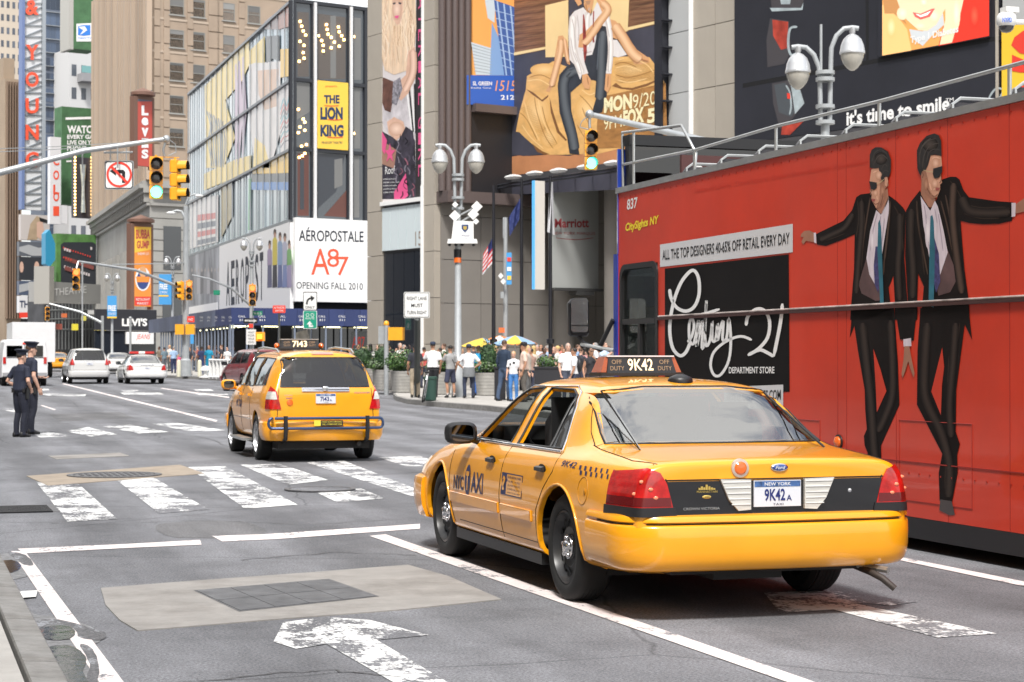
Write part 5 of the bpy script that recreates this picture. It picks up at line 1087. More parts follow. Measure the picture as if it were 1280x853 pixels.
mf=lambda x,y,o_:ML(x,y,o_);rh=random.Random(9)
for k in range(60):
 x=rh.uniform(12,145);y=rh.uniform(-30,120);c_=rh.choice([(.82,.66,.48),(.62,.42,.28),(.74,.54,.36),(.48,.30,.18),(.88,.76,.62)]);ribbon(b,mf,Q([(x,y),(x+rh.uniform(-14,14),y+50),(x+rh.uniform(-18,18),y+100),(x+rh.uniform(-12,12),y+rh.uniform(140,200))])if not(50<x<98 and y<90)else Q([(x,110),(x,150),(x+5,200)]),.7,cx(c_),-.0315+k*.00002)
limb(b,mf,Q([(140,215),(140,310),(105,390)]),9,(.50,.30,.22),(.80,.56,.44),-.0298,5,.0002);soft(b,mf,Q([(72,40)])[0],6,14,(.60,.38,.28),(.84,.62,.50),-.0298,5,.0002);soft(b,mf,Q([(70,550)])[0],10,9,(.60,.38,.28),(.82,.60,.48),-.0275,5,.0002)
for k in range(26):x=rh.uniform(70,150);y=rh.uniform(570,840);ribbon(b,mf,Q([(x,y),(x+rh.uniform(-12,12),y+16),(x+rh.uniform(-10,14),y+30)]),rh.uniform(.6,1.8),cx(rh.choice([(.10,.09,.12),(.02,.018,.025),(.22,.20,.24),(.30,.12,.16)])),-.0255+k*.00002)
st=[(42+(30 if k%2==0 else 12)*math.sin(math.pi*k/5)*.8,655-(44 if k%2==0 else 18)*math.cos(math.pi*k/5))for k in range(10)];pic(ML,b,Q(st),PK,-.023)
P0=lambda x,y:ML(475+x/3.41,y/3.412,-.03)
for k,ch in enumerate('ATERIAL'):y=-10+k*68;addtext(b,ch,P0(163,y),P0(163,y+50),P0(187,y-3),PK)
for k,ch in enumerate('GIRL'):y=500+k*68;addtext(b,ch,P0(163,y),P0(163,y+50),P0(187,y-3),PK)
addtext(b,'Roof',P0(22,745),P0(64,740),P0(22,712),WHITE)
for k in range(5):addtext(b,'available at the store',P0(14,768+k*14),P0(70+(k%2)*12,766+k*14),P0(14,761+k*14),WHITE)
b.obj('print',post,0)
bb=thing('leasing_billboard',MF.at(uof(MF,610),zof(MF,600,133)),'orange and blue leasing billboard with a tower, left of the large gold bed billboard','billboard')
b=MB();MF.rect(b,uof(MF,583),uof(MF,663),zof(MF,600,133),zt,mat('orange_print',(.78,.36,.10),.5),0,.5);b.obj('board',bb,0)
Q=lambda pts:[(460+x/3.875,y/3.877)for x,y in pts];b=MB();BL=mat('blue_print',(.03,.11,.46),.5)
MF.pic(b,Q([(478,365),(780,368),(780,520),(478,507)]),BL,.505);MF.pic(b,Q([(500,205),(600,235),(600,365),(522,363)]),mat('sky_stripe',(.52,.60,.66),.5),.506);MF.pic(b,Q([(560,-40),(620,-40),(612,112),(580,88)]),mat('sky_stripe',0),.506)
MF.pic(b,Q([(610,0),(780,60),(780,368),(660,366),(632,180)]),mat('tower_blue',(.05,.11,.33),.5),.507);MF.pic(b,Q([(600,110),(632,180),(660,366),(590,366)]),mat('tower_pale',(.20,.34,.60),.5),.508)
for k in range(5):MF.pic(b,Q([(622+k*32,5+k*12),(630+k*32,8+k*12),(674+k*26,366),(667+k*26,366)]),mat('tower_line',(.35,.48,.70),.5),.509)
for k in range(8):MF.pic(b,Q([(616+k*5,50+k*38),(780,95+k*38),(780,98+k*38),(616+k*5,54+k*38)]),mat('tower_line',0),.5095)
for k in range(9):MF.pic(b,Q([(503+k*1.5,214+k*16),(600,244+k*14),(600,247+k*14),(503+k*1.5,218+k*16)]),mat('stripe_grey',(.30,.36,.42),.5),.509)
MF.text(b,'SL GREEN',591,107,615,102,WHITE,.51,bold=.02);MF.text(b,'Realty Corp',589,111.5,614,109,WHITE,.51)
MF.text(b,'1515',619,114,645,101,mat('orange_print2',(.85,.35,.12),.5),.51,shear=.2);MF.text(b,'212.594',626,125,662,119,WHITE,.51,bold=.02);b.obj('print',bb,0)
d0=MF.at(uof(MF,640),0);GB=Wall(640,82.3,-16.3);gu=lambda x:uof(GB,x)
blk=bthing('hotel_wing',GB,'projecting hotel wing clad in pale panels that carries the large billboards','building')
ue=gu(1420)
b=MB();A=GB.at(gu(640),0,-.5);Bq=GB.at(ue,0,-.5);zb=zof(GB,640,222);box4(b,A,Bq,zb,zt+4,16,GB.n,CGR);b.obj('core',blk,0)
for x0,x1,m_,n_ in((837,866,LGR,1),(867,925,BEI,2)):
 a,c=sorted((gu(x0),gu(x1)));joints(GB,blk,a,c,zb,zt,n_,7,m_,'cladding_panel',th=.45,off=.05)
b=MB();GB.rect(b,min(gu(866),gu(868)),max(gu(866),gu(868)),zb,zt,WHITE,-.3,.2);b.obj('edge_strip',blk,0)
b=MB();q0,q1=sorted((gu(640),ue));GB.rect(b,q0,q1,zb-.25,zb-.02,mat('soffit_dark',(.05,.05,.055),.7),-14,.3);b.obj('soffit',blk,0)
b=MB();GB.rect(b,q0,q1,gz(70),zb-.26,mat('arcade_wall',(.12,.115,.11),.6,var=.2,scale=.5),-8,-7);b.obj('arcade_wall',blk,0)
for k in range(9):
 uu=q0+(q1-q0)*(k+.5)/9;b=MB();c=GB.at(uu,0,-1.5);b.lathe([(.55,.1),(.55,.5),(.45,.55),(.45,zb-.3)],(c.x,c.y,0),CGR,20);b.obj('column',blk,40)
 b=MB();GB.rect(b,uu-1.2,uu+1.2,.4,5.5,DGL,-7,-6.95);b.obj('shop_window',blk,0)
bed=thing('bed_billboard',GB.at(gu(740),zb),'huge gold and brown billboard of a man in white shirt sitting on a bed','billboard')
g0,g1=sorted((gu(640.5),gu(826)))
GOLDP=mat('gold_sheet_print',(.72,.42,.15),.55,var=.16,scale=.9,stretch=(1,1,3));WOODP=mat('wood_print',(.20,.095,.05),.5,var=.5,scale=1.4,stretch=(.3,.3,6));DBLUE=mat('dark_blue_grey_print',(.055,.055,.075),.5,var=.2,scale=.6)
b=MB();GB.rect(b,g0,g1,zb+.1,zt,WOODP,-.4,.25);b.obj('board',bed,0)
b=MB();a,c=sorted((gu(826),gu(836)));GB.rect(b,a,c,zb,zt,BLKP,-.4,.32)
for k in range(9):z=zb+1+k*1.05;a2=gu(837);GB.rect(b,min(a2,a2-.25),max(a2,a2-.25),z,z+.06,BLKP,0,.5)
b.obj('edge_frame',bed,0)
Q=lambda pts:[(640+x/6.4,y/6.4)for x,y in pts];Q2=lambda pts:[(640+x/6.4,110+y/6.4)for x,y in pts]
b=MB();o=.26;CRM=mat('cream_print',(.80,.60,.30),.5,var=.06,scale=.5);PANT=mat('black_trouser_print',(.03,.035,.045),.5,var=.35,scale=1.2);SHW=mat('white_shirt_print',(.74,.70,.68),.5,var=.06,scale=1.5,stretch=(2,2,1));SKW=mat('warm_skin_print',(.68,.36,.17),.5,var=.10,scale=1);FLO=mat('floor_print',(.50,.22,.10),.5,var=.12,scale=1)
pic(GB,b,Q([(-6,455),(270,400),(330,440),(700,400),(940,245),(1200,190),(1200,900),(1190,1500),(-6,1560)]),DBLUE,o)
pic(GB,b,Q([(-6,425),(270,375),(270,395),(-6,450)]),CRM,o+.004);pic(GB,b,Q([(925,220),(1200,158),(1200,180),(925,245)]),CRM,o+.004)
pic(GB,b,Q([(265,45),(450,0),(450,300),(450,455),(268,460)]),CRM,o+.006);pic(GB,b,Q([(640,-60),(940,-60),(925,250),(900,260),(800,300),(640,200)]),CRM,o+.006)
pic(GB,b,Q([(450,-60),(580,-60),(575,60),(480,100),(455,200)]),DBLUE,o+.008)
pic(GB,b,Q2([(0,550),(60,540),(140,545),(300,535),(460,545),(640,500),(820,470),(1180,390),(1180,560),(0,700)]),FLO,o+.008)
pic(GB,b,Q([(120,610),(330,490),(450,540),(800,460),(960,450),(1100,460),(1160,540),(1220,660),(1215,900),(1180,1100),(900,1180),(700,1230),(400,1240),(280,1240),(200,1190),(100,1100),(30,1060),(60,900),(110,720)]),GOLDP,o+.010)
DG=mat('gold_shadow_print',(.22,.10,.035),.5)
for r_ in([(110,712),(170,740),(240,800),(290,760),(290,775),(244,815),(165,760)],[(800,690),(830,665),(880,700),(960,705),(1080,670),(1150,640),(1210,650),(1210,665),(1150,655),(1080,690),(960,722),(870,712)],[(300,780),(330,900),(380,1050),(440,1120),(430,1130),(360,1060),(310,900)],[(160,1150),(240,1210),(300,1235),(260,1240),(200,1215)]):pic(GB,b,Q(r_),DG,o+.013)
pic(GB,b,Q2([(0,360),(60,370),(120,440),(250,520),(140,545),(60,540),(0,540)]),DBLUE,o+.012);pic(GB,b,Q([(0,1050),(60,1060),(180,1180),(270,1235),(90,1250),(0,1230)]),DBLUE,o+.0122)
pic(GB,b,Q([(370,290),(405,285),(440,330),(465,520),(440,510),(405,400),(390,480),(350,640),(300,740),(270,730),(300,680),(330,560),(345,440)]),SKW,o+.014)
pic(GB,b,Q([(770,150),(830,170),(880,230),(1000,400),(1100,470),(1100,500),(1050,515),(980,515),(940,440),(850,320),(800,300),(790,220)]),SKW,o+.014)
pic(GB,b,Q([(800,320),(840,320),(920,440),(850,460),(800,450)]),SHW,o+.014)
pic(GB,b,Q([(480,510),(430,540),(380,600),(365,680),(380,900),(440,1100),(460,1230),(540,1240),(530,1180),(500,1090),(475,900),(470,740),(560,660),(640,640),(680,650),(680,760),(640,900),(660,920),(720,900),(760,760),(745,640),(780,420),(775,280),(755,215),(715,205),(680,260),(660,380),(640,440),(560,450)]),PANT,o+.018)
pic(GB,b,Q([(570,60),(500,90),(460,140),(450,250),(460,480),(500,520),(545,640),(560,600),(610,590),(580,500),(580,450),(640,440),(660,380),(680,260),(715,205),(755,215),(775,280),(780,430),(750,590),(795,590),(805,430),(790,280),(770,160),(740,60),(680,20),(630,130)]),SHW,o+.022)
pic(GB,b,Q([(660,-40),(740,-10),(790,60),(790,110),(700,200),(640,310),(580,385),(530,380),(540,280),(590,250),(640,200),(720,100),(700,50)]),SKW,o+.026)
pic(GB,b,Q([(568,115),(578,120),(590,230),(600,420),(580,500),(572,440),(565,260)]),mat('tie_red_print',(.30,.05,.04),.5,var=.6,scale=5),o+.028);pic(GB,b,Q([(648,90),(658,90),(652,250),(660,340),(645,340)]),mat('tie_red_print',0),o+.028)
pic(GB,b,Q([(562,600),(600,590),(632,640),(620,715),(580,710),(560,660)]),SKW,o+.026);pic(GB,b,Q([(750,592),(792,590),(790,690),(765,745),(740,720)]),SKW,o+.026)
pic(GB,b,Q([(575,-60),(660,-60),(650,20),(630,110),(600,100),(575,40)]),SKW,o+.024);pic(GB,b,Q([(585,8),(630,5),(622,35),(600,40)]),mat('beard_print',(.45,.25,.15),.5),o+.026);pic(GB,b,Q([(500,0),(545,-10),(560,30),(530,50)]),SKW,o+.024)
FT=mat('sheet_fold_dark',(.42,.21,.06),.6);FL_=mat('sheet_fold_light',(.86,.58,.26),.6);TH_=mat('trouser_light_print',(.085,.10,.12),.6);SS_=mat('shirt_fold_print',(.50,.44,.42),.6);SKS_=mat('skin_shade_print',(.42,.19,.08),.6);SKL_=mat('skin_light_print2',(.85,.54,.32),.6)
def st_(L_,w,m,off,q=Q):
 for i,s_ in enumerate(L_):ribbon(b,lambda x,y,o_:GB(x,y,o_),q(s_),w,m,off+i*.0004)
st_([[(140,620),(230,600),(320,640)],[(60,900),(120,960),(200,1120)],[(180,780),(200,900),(260,1080),(330,1190)],[(240,850),(280,1000),(360,1150)],[(540,760),(600,820),(660,900)],[(560,860),(600,960),(650,1060)],[(520,1000),(580,1100),(640,1180)],[(820,520),(900,500),(1000,540)],[(830,600),(930,620),(1060,590),(1140,560)],[(840,760),(950,780),(1100,740),(1200,720)],[(1040,700),(1060,820),(1050,960)],[(1160,690),(1170,850),(1150,1020)]],1.1,FT,o+.0125)
st_([[(120,650),(220,640),(310,690)],[(100,820),(140,960),(220,1130)],[(210,800),(240,940),(300,1080)],[(560,720),(620,760),(670,740)],[(830,545),(920,530),(1040,570)],[(840,640),(940,660),(1080,630)],[(1090,700),(1110,820),(1100,940)],[(80,1000),(150,1100),(250,1190)],[(1000,480),(1080,520),(1130,580)],[(850,480),(900,470)]],1.3,FL_,o+.0135)
for k in range(26):st_([[(70+k*9,870+k*12),(140+k*9,850+k*12)]],.35,FT,o+.0137)
for k in range(22):st_([[(820+(k%3)*8,500+k*8),(1090+k*4,490+k*7)]],.3,FT,o+.0137)
st_([[(410,600),(400,760),(430,960),(470,1120)],[(720,260),(715,400),(718,560),(705,720)],[(450,580),(520,560),(580,600)],[(700,300),(690,420),(680,560)],[(440,560),(500,540)]],1.5,TH_,o+.019)
st_([[(480,150),(500,260),(505,400)],[(520,120),(535,240),(530,330)],[(500,420),(540,520),(560,600)],[(740,120),(760,200),(780,300)],[(780,330),(775,480),(770,580)],[(620,60),(600,120)],[(560,400),(600,420),(640,410)],[(470,300),(490,420),(520,500)]],1.0,SS_,o+.023)
st_([[(405,310),(385,420),(345,580),(300,700)],[(900,300),(980,420),(1060,490)],[(740,40),(770,90),(700,190),(620,310)],[(600,610),(612,680)],[(770,600),(765,700)],[(590,30),(600,80),(620,100)],[(1050,480),(1090,490)]],1.3,SKS_,o+.0265)
st_([[(380,320),(360,440),(330,590)],[(850,210),(930,330),(1020,450)],[(700,0),(745,60),(690,150)]],1.1,SKL_,o+.0268)
for k in range(16):st_([[(-6,20+k*26),(255,-8+k*26)]],.5,mat('wood_line_a' if k%2 else 'wood_line_b',(.33,.18,.10)if k%2 else(.10,.045,.03),.6),.256+.001)
for k in range(10):st_([[(945,0+k*20),(1195,-28+k*20)]],.5,mat('wood_line_a' if k%2 else 'wood_line_b',(.33,.18,.10),.6),.256+.001)
gf=lambda x,y,o_:GB(x,y,o_);D_=.0015
SK0,SK1=(.52,.26,.12),(.84,.54,.32)
for p_,w_ in(([(392,320),(385,420),(350,560),(315,690)],8),([(420,310),(435,420),(450,500)],4.5),([(820,200),(880,290),(960,420),(1030,480)],13),([(720,20),(765,80),(700,180),(620,300),(570,350)],10)):limb(b,gf,Q(p_),w_,SK0,SK1,o+.0262,5,D_)
for p_,w_ in(([(470,570),(415,660),(425,850),(480,1080),(500,1200)],13),([(560,580),(500,570),(430,620)],11),([(728,250),(715,420),(712,620),(700,800)],12)):limb(b,gf,Q(p_),w_,(.03,.035,.045),(.12,.135,.15),o+.0185,5,.0008)
for p_,w_ in(([(490,130),(480,280),(500,440),(560,590)],9),([(745,80),(775,220),(790,400),(775,570)],7),([(610,90),(600,200),(610,380)],6)):limb(b,gf,Q(p_),w_,(.60,.54,.50),(.86,.83,.80),o+.0222,4,.0002)
for c_,rx_,ry_ in(((200,900),18,26),((600,880),16,20),((960,560),26,10),((260,560),18,8),((900,1000),26,18),((300,1100),12,14)):soft(b,gf,Q([c_])[0],rx_,ry_,(.72,.42,.15),(.86,.58,.27),o+.0105,6,.0003)
pic(GB,b,[(748,122),(832,104),(834,170),(800,184),(745,186)],mat('sheet_brown_print',(.36,.17,.05),.6,var=.3,scale=1.2,stretch=(1,1,4)),o+.0165)
YT=mat('pale_yellow_print',(.86,.78,.48),.5);tx=lambda s_,x0,y0,x1,y1,yb,**k:GB.text(b,s_,x0,y0,x1,y1,YT,o+.03,yb=yb,**k)
tx('MON',755,142,790,122.5,136,bold=.05);tx('9/20',791,136,820,119,130.5);tx('9PM',755,163,777,147,159);tx('FOX',779,158,805,138.5,153,bold=.05);tx('5',809,155,820,136.5,153,bold=.04)
b.obj('print',bed,0)
cw=thing('billboard_catwalk',GB.at(gu(700),zb),'dark catwalk under the gold bed billboard carrying white floodlights','catwalk')
b=MB();w0=lambda x,y,off:GB(x,y,off)
for dy in(0,4):b.tube([w0(598,236+dy,1.0),w0(640,229+dy,1.0),w0(780,209+dy,1.0),w0(860,198+dy,1.0)],.045,FRM,6)
for x in range(606,850,22):y=236-(x-598)*.146;b.tube([w0(x,y,1.0),w0(x+4,y-2,.0)],.03,FRM,5)
b.obj('frame',cw,40)
for x,y in((609,228),(641,221.5),(668,217),(698,213.5),(732,209),(766,204)):
 p=GB(x,y,1.1);b=MB();e=GB.u
 b.loft([[p+e*(a*.38*k)+GB.n*(c*.2*k)+V((0,0,z))for a,c in((-1,-1),(1,-1),(1,1),(-1,1))]for z,k in((-.09,.7),(.0,1),(.06,.8),(.11,.3))],mat('lamp_white',(.62,.63,.63),.4));b.obj('floodlight',cw,30)
kd=thing('black_billboard',GB.at(gu(1100),zb),'black billboard reading its time to smile with camera pictures above the bus','billboard')
k0,k1=sorted((gu(926),gu(1257)))
b=MB();GB.rect(b,k0,k1,zb,zt,BLKP,-.4,.3);GB.rect(b,k0+(k1-k0)*.0,k0+.1,zb,zt,BEI,.3,.34);b.obj('board',kd,0)
Q=lambda pts:[(920+x/3.5556,y/3.5556)for x,y in pts];o=.305
def bandpoly(y0l,y0r,y1l,y1r,x0=926,x1=1257):return[(x0,y0l),(x1,y0r),(x1,y1r),(x0,y1l)]
b=MB();GB.pic(b,Q([(30,372),(1195,155),(1195,175),(30,392)]),mat('black_gap',(.004,.004,.005),.7),.30+.003);GB.pic(b,Q([(575,-50),(590,-50),(590,265),(578,270)]),mat('black_gap',0),.303)
SIL=mat('silver_print',(.36,.42,.44),.35,var=.3,scale=1.5);RDP=mat('camera_red_print',(.40,.05,.03),.45,var=.5,scale=1.2)
pic(GB,b,Q([(152,82),(235,95),(245,230),(215,285),(140,300),(135,180)]),mat('camera_edge',(.06,.055,.06),.4),.306);pic(GB,b,Q([(162,88),(232,98),(228,215),(200,222),(165,160)]),RDP,.308)
ribbon(b,lambda x,y,o_:GB(x,y,o_),Q([(272,120),(240,130),(232,200),(245,245),(272,235)]),3,SIL,.31)
pic(GB,b,Q([(150,-40),(310,-40),(290,48),(160,50)]),mat('camera_edge',0),.306);pic(GB,b,Q([(150,36),(290,36),(300,10),(296,45),(160,52)]),SIL,.308);pic(GB,b,Q([(190,-40),(250,-40),(240,20),(200,20)]),SIL,.3075)
pic(GB,b,Q([(160,372),(275,350),(305,460),(250,530),(195,575),(165,460)]),mat('camera_edge',0),.306);pic(GB,b,Q([(170,378),(220,368),(260,500),(245,520),(190,500)]),mat('dark_silver',(.07,.08,.09),.4),.308);pic(GB,b,Q([(240,365),(278,378),(304,460),(262,508),(250,420)]),SIL,.309);pic(GB,b,Q([(205,560),(300,540),(240,600),(200,600)]),RDP,.3085)
ribbon(b,lambda x,y,o_:GB(x,y,o_),Q([(222,380),(238,410),(245,470),(238,510)]),2.2,SIL,.311)
pic(GB,b,Q([(226,415),(240,415),(242,440),(228,440)]),mat('red_print',0),.312)
GB.text(b,"it's time to smile",1058,157.5,1187,139,WHITE,.31,yb=138.5,bold=.03);GB.text(b,'TM',1182,128.5,1192,123.5,WHITE,.31,yb=127)
ribbon(b,lambda x,y,o_:GB(x,y,o_),Q([(1120,465),(1128,430),(1155,395),(1185,400),(1175,430),(1145,465)]),2.4,SIL,.311)
b.obj('print',kd,0)
ch=thing('screen_billboard',GB.at(gu(1160),zof(GB,1160,60)),'lit colour screen showing the smiling lower face of a child','billboard')
b=MB();s0,s1=sorted((gu(1102),gu(1238)));b.prism([GB(1100.5,72,.306),GB(1238,47,.306),GB(1238,-30,.306),GB(1100.5,-30,.306)],GB.n*.12,BLKP);b.obj('frame',ch,0)
EM=lambda n,c:mat(n,c,.5,emit=.35)
b=MB();o=.43
pic(GB,b,Q([(650,-40),(1125,-40),(1125,160),(650,248)]),EM('scr_orange',(.62,.28,.08)),o);pic(GB,b,Q([(1020,-40),(1125,-40),(1125,160),(900,205),(920,120)]),EM('scr_red',(.55,.03,.015)),o+.004)
pic(GB,b,Q([(650,20),(700,50),(760,130),(780,225),(650,248)]),EM('scr_tan',(.75,.42,.16)),o+.004);pic(GB,b,Q([(770,130),(830,140),(920,60),(925,110),(880,150),(830,205),(780,170)]),EM('scr_grey',(.45,.47,.48)),o+.006)
pic(GB,b,Q([(690,-40),(950,-40),(930,40),(890,110),(850,138),(810,135),(760,90),(720,30)]),EM('scr_skin',(.80,.52,.34)),o+.008);pic(GB,b,Q([(650,-40),(700,-40),(730,40),(760,110),(700,60),(660,60)]),EM('scr_hair',(.42,.20,.07)),o+.010)
pic(GB,b,Q([(785,55),(820,62),(870,40),(885,38),(862,75),(820,88),(795,75)]),EM('scr_lip',(.60,.10,.09)),o+.012);pic(GB,b,Q([(797,62),(822,68),(868,48),(850,68),(820,77)]),EM('scr_teeth',(.85,.80,.76)),o+.014)
pic(GB,b,Q([(930,-40),(1020,-40),(1000,50),(960,190),(905,200),(930,90)]),EM('scr_skin',0),o+.010)
for c_,rx_,ry_,a_,d_ in(((740,60),12,14,(.80,.52,.34),(.90,.66,.48)),((880,70),12,14,(.80,.52,.34),(.90,.66,.48)),((820,115),13,7,(.80,.52,.34),(.88,.62,.44)),((835,10),8,8,(.80,.52,.34),(.92,.70,.52)),((690,120),10,22,(.75,.42,.16),(.86,.56,.30)),((980,60),8,34,(.80,.52,.34),(.88,.64,.48)),((1060,70),10,24,(.55,.03,.015),(.66,.08,.04))):
 for k in range(5):b.poly([GB(920+c_[0]/3.5556+rx_*(1-k/5)*math.cos(t2)*.6,c_[1]/3.5556+ry_*(1-k/5)*math.sin(t2)*.6,o+.0105+.0003*k)for t2 in[2*math.pi*i/16 for i in range(16)]],EM('scr_%d_%d'%(c_[0],k),tuple(a_[i]+(d_[i]-a_[i])*k/4 for i in range(3))))
GB.text(b,'Type 1 Diabetes',1138,57,1198,46,WHITE,o+.016,yb=43,bold=.03);b.obj('screen',ch,0)
ys=thing('yellow_billboard',GB.at(gu(1275),zb),'yellow and red billboard cut off at the right edge above the bus','billboard')
b=MB();s0,s1=sorted((gu(1262),gu(1420)));GB.rect(b,s0,s1,zb,zof(GB,1270,34),mat('yellow_board',(.82,.52,.04),.5),-.3,.35);b.obj('board',ys,0)
b=MB();GB.text(b,'S',1264,95,1320,40,mat('red_print',0),.36,yb=85,bold=.06);GB.pic(b,[(1270,109),(1330,98),(1330,103),(1270,115)],mat('red_print',0),.36);b.obj('print',ys,0)
b=MB();GB.rect(b,s0,s1,zof(GB,1270,34)+.05,zt,LGR,-.3,.3);b.obj('upper_panel',ys,0)
HS=Wall(690,79.5,73.7);sg=thing('hotel_sign',HS.at(.9,3.5),'pale grey hanging name board of the hotel, lettered in dark red','sign')
b=MB();zs0,zs1=zof(HS,700,360),zof(HS,700,222);ue2=uof(HS,748);K=10
P=[HS.at(ue2*k/K,0,.25*math.sin(math.pi*k/K))for k in range(K+1)]+[HS.at(ue2,0,-.25),HS.at(0,0,-.25)]
b.loft([[V((p.x,p.y,z))for p in P]for z in(zs0,zs1)],mat('sign_grey',(.30,.31,.30),.55));b.obj('board',sg,40)
b=MB();DR=mat('dark_red_print',(.24,.03,.035),.5);PT=mat('board_trim',(.05,.05,.05),.5)
HS.text(b,'Marriott',693.5,285,736,273.5,DR,.27,bold=.02,yb=284.5);HS.text(b,'NEW YORK MARQUIS',690.5,294,744,290,DR,.27,yb=294.5);ribbon(b,lambda x,y,o_:HS(x,y,o_),[(695,297.5),(712,299.5),(726,299.5),(742,297.5)],.8,DR,.27);b.obj('lettering',sg,0)
b=MB();HS.rect(b,-.05,ue2+.05,zs0-.12,zs0-.01,PT,-.3,.3);HS.rect(b,1.1,2.0,zs0-.30,zs0-.13,PT,-.3,.3);b.obj('trim',sg,0)
FS=Wall(667,78,73.7);sg=thing('fin_sign',FS.at(.2,3.4),'tall white fin sign with glowing blue edge left of the hotel name board','sign')
b=MB();FS.rect(b,0.06,uof(FS,681),zof(FS,670,362),zof(FS,670,226),mat('warm_white_panel',(.66,.63,.58),.5),-.12,0);b.obj('panel',sg,0);b=MB();FS.rect(b,0.0,.055,zof(FS,670,362),zof(FS,670,226),mat('blue_glow',(.10,.40,.80),.5,emit=.25),-.12,.02);b.obj('blue_edge',sg,0)
AL=Wall(365,120,0);AF=Wall(365,120,73.7)
gl=bthing('glass_building',AL,'glass corner building with coloured reflections, black glazed end and store banners','building')
uA=uof(AL,235);uB=uof(AF,459);z=[zof(AL,366,y)for y in(380,274,186,98,1)];z=[4.3,10.45,15.0,19.45,24.5]
FE=uof(AF,520)
b=MB();P=[AF.at(.4,0,-.4),AL.at(.6,0,-.4),AL.at(uA,0,-.25),AL.at(uA,0,-.25)+V((30,0,0)),AF.at(FE,0,-.25)+V((6,20,0)),AF.at(FE,0,-.25)]
b.prism([V((p.x,p.y,.3))for p in P],(0,0,z[4]-.5),DK);b.obj('core',gl,0)
NC=18;du=uA/NC
PAL=[mat('glazing_%s'%n,c,.10,coat=.6,var=v,scale=.5,stretch=(1,1,.3),spec=.8)for n,c,v in(('steel',(.20,.29,.35),.35),('pale',(.30,.39,.44),.45),('slate',(.08,.12,.15),.6),('dusk',(.03,.04,.05),.6))]
rnd=random.Random(3);pm={}
for j in range(3):
 for i in range(NC):
  k=rnd.choice([1,1,1,0])if j else rnd.choice([2,2,2,0])
  if k not in pm:q=MB();q.bx((0,0,0),(1,.06,1),PAL[k]);pm[k]=q.mesh('glass_pane',0)
  inst('glass_pane',pm[k],gl,AL.mx(i*du+.05,z[j+1]+.06,-.1,du-.1,z[j+2]-z[j+1]-.12))
Q=lambda pts:[(220+x/4.0615,y/4.0615)for x,y in pts];b=MB();F_=lambda n,c,**k:mat('painted_refl_'+n,c,.3,coat=.25,**k)
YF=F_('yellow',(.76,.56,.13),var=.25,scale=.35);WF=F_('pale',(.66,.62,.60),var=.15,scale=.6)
def painted_refl(pts,m,o_=-.035):AL.pic(b,Q(pts),m,o_)  # billboard reflections painted as flat coloured shapes over the street side panes
painted_refl([(145,440),(370,200),(372,330),(330,420),(240,520),(235,600),(150,660)],YF);painted_refl([(372,260),(450,185),(450,320),(400,320),(372,330)],YF,-.034);painted_refl([(150,500),(240,470),(300,700),(240,853),(150,853)],YF,-.033)
painted_refl([(370,322),(530,312),(530,440),(540,640),(480,853),(400,853),(372,600)],WF);painted_refl([(400,700),(450,740),(480,853),(390,853)],YF,-.032)
painted_refl([(455,185),(525,180),(525,312),(490,300),(460,322)],F_('black',(.03,.03,.035)),-.033);painted_refl([(530,250),(590,248),(590,385),(530,395)],F_('amber',(.82,.50,.03)),-.033)
painted_refl([(415,360),(520,350),(510,540),(450,560),(420,480)],F_('peach',(.62,.38,.24),var=.2,scale=.5),-.031);painted_refl([(525,60),(590,10),(590,130),(525,150)],F_('rust',(.32,.10,.05),var=.4,scale=.4),-.033);painted_refl([(450,110),(525,50),(525,150),(450,150)],F_('dull_red',(.26,.14,.12),var=.5,scale=.5),-.033)
painted_refl([(525,440),(592,420),(592,742),(530,780)],WF,-.032)
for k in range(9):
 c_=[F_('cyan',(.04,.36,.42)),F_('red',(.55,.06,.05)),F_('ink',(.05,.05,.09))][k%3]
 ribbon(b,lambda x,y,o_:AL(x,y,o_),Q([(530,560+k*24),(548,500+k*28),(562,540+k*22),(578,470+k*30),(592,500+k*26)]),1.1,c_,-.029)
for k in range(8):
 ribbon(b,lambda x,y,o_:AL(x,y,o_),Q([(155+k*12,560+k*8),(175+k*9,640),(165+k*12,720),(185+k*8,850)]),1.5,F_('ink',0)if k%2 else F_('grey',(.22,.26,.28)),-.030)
for k in range(3):painted_refl([(300+k*18,330-k*18),(307+k*18,323-k*18),(322+k*18,600-k*20),(300+k*18,853)],F_('pink',(.50,.36,.48)),-.030)
b.obj('painted_reflection',gl,0)
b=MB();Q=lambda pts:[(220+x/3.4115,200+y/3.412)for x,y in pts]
painted_refl([(328,25),(495,-45),(495,55),(325,62)],F_('amber',0),-.032);painted_refl([(320,95),(495,95),(495,130),(322,128)],F_('blue',(.04,.18,.50)),-.031);painted_refl([(322,60),(495,56),(495,94),(322,94)],F_('black',0),-.032)
painted_refl([(120,60),(250,0),(320,-20),(320,40),(240,80),(120,130)],YF,-.032);painted_refl([(190,100),(240,80),(240,240),(190,340)],F_('dull_gold',(.30,.22,.07),var=.6,scale=.6),-.031)
painted_refl([(60,170),(180,150),(180,350),(60,380)],WF,-.031)
for k in range(4):painted_refl([(92,235+k*36),(172,225+k*34),(172,250+k*32),(92,262+k*34)],F_('red',0)if k%2==0 else F_('ink',0),-.029)
painted_refl([(310,80),(320,78),(316,300),(308,300)],F_('green',(.10,.45,.15)),-.03)
b.obj('painted_reflection',gl,0)
vm=MB();vm.bx((0,-.02,0),(.045,.07,1),mat('thin_mullion',(.40,.43,.45),.4,.4));vme=vm.mesh('mullion',0)
for i in range(NC+1):inst('mullion',vme,gl,AL.mx(i*du-.022,z[1],.02,1,z[4]-z[1]))
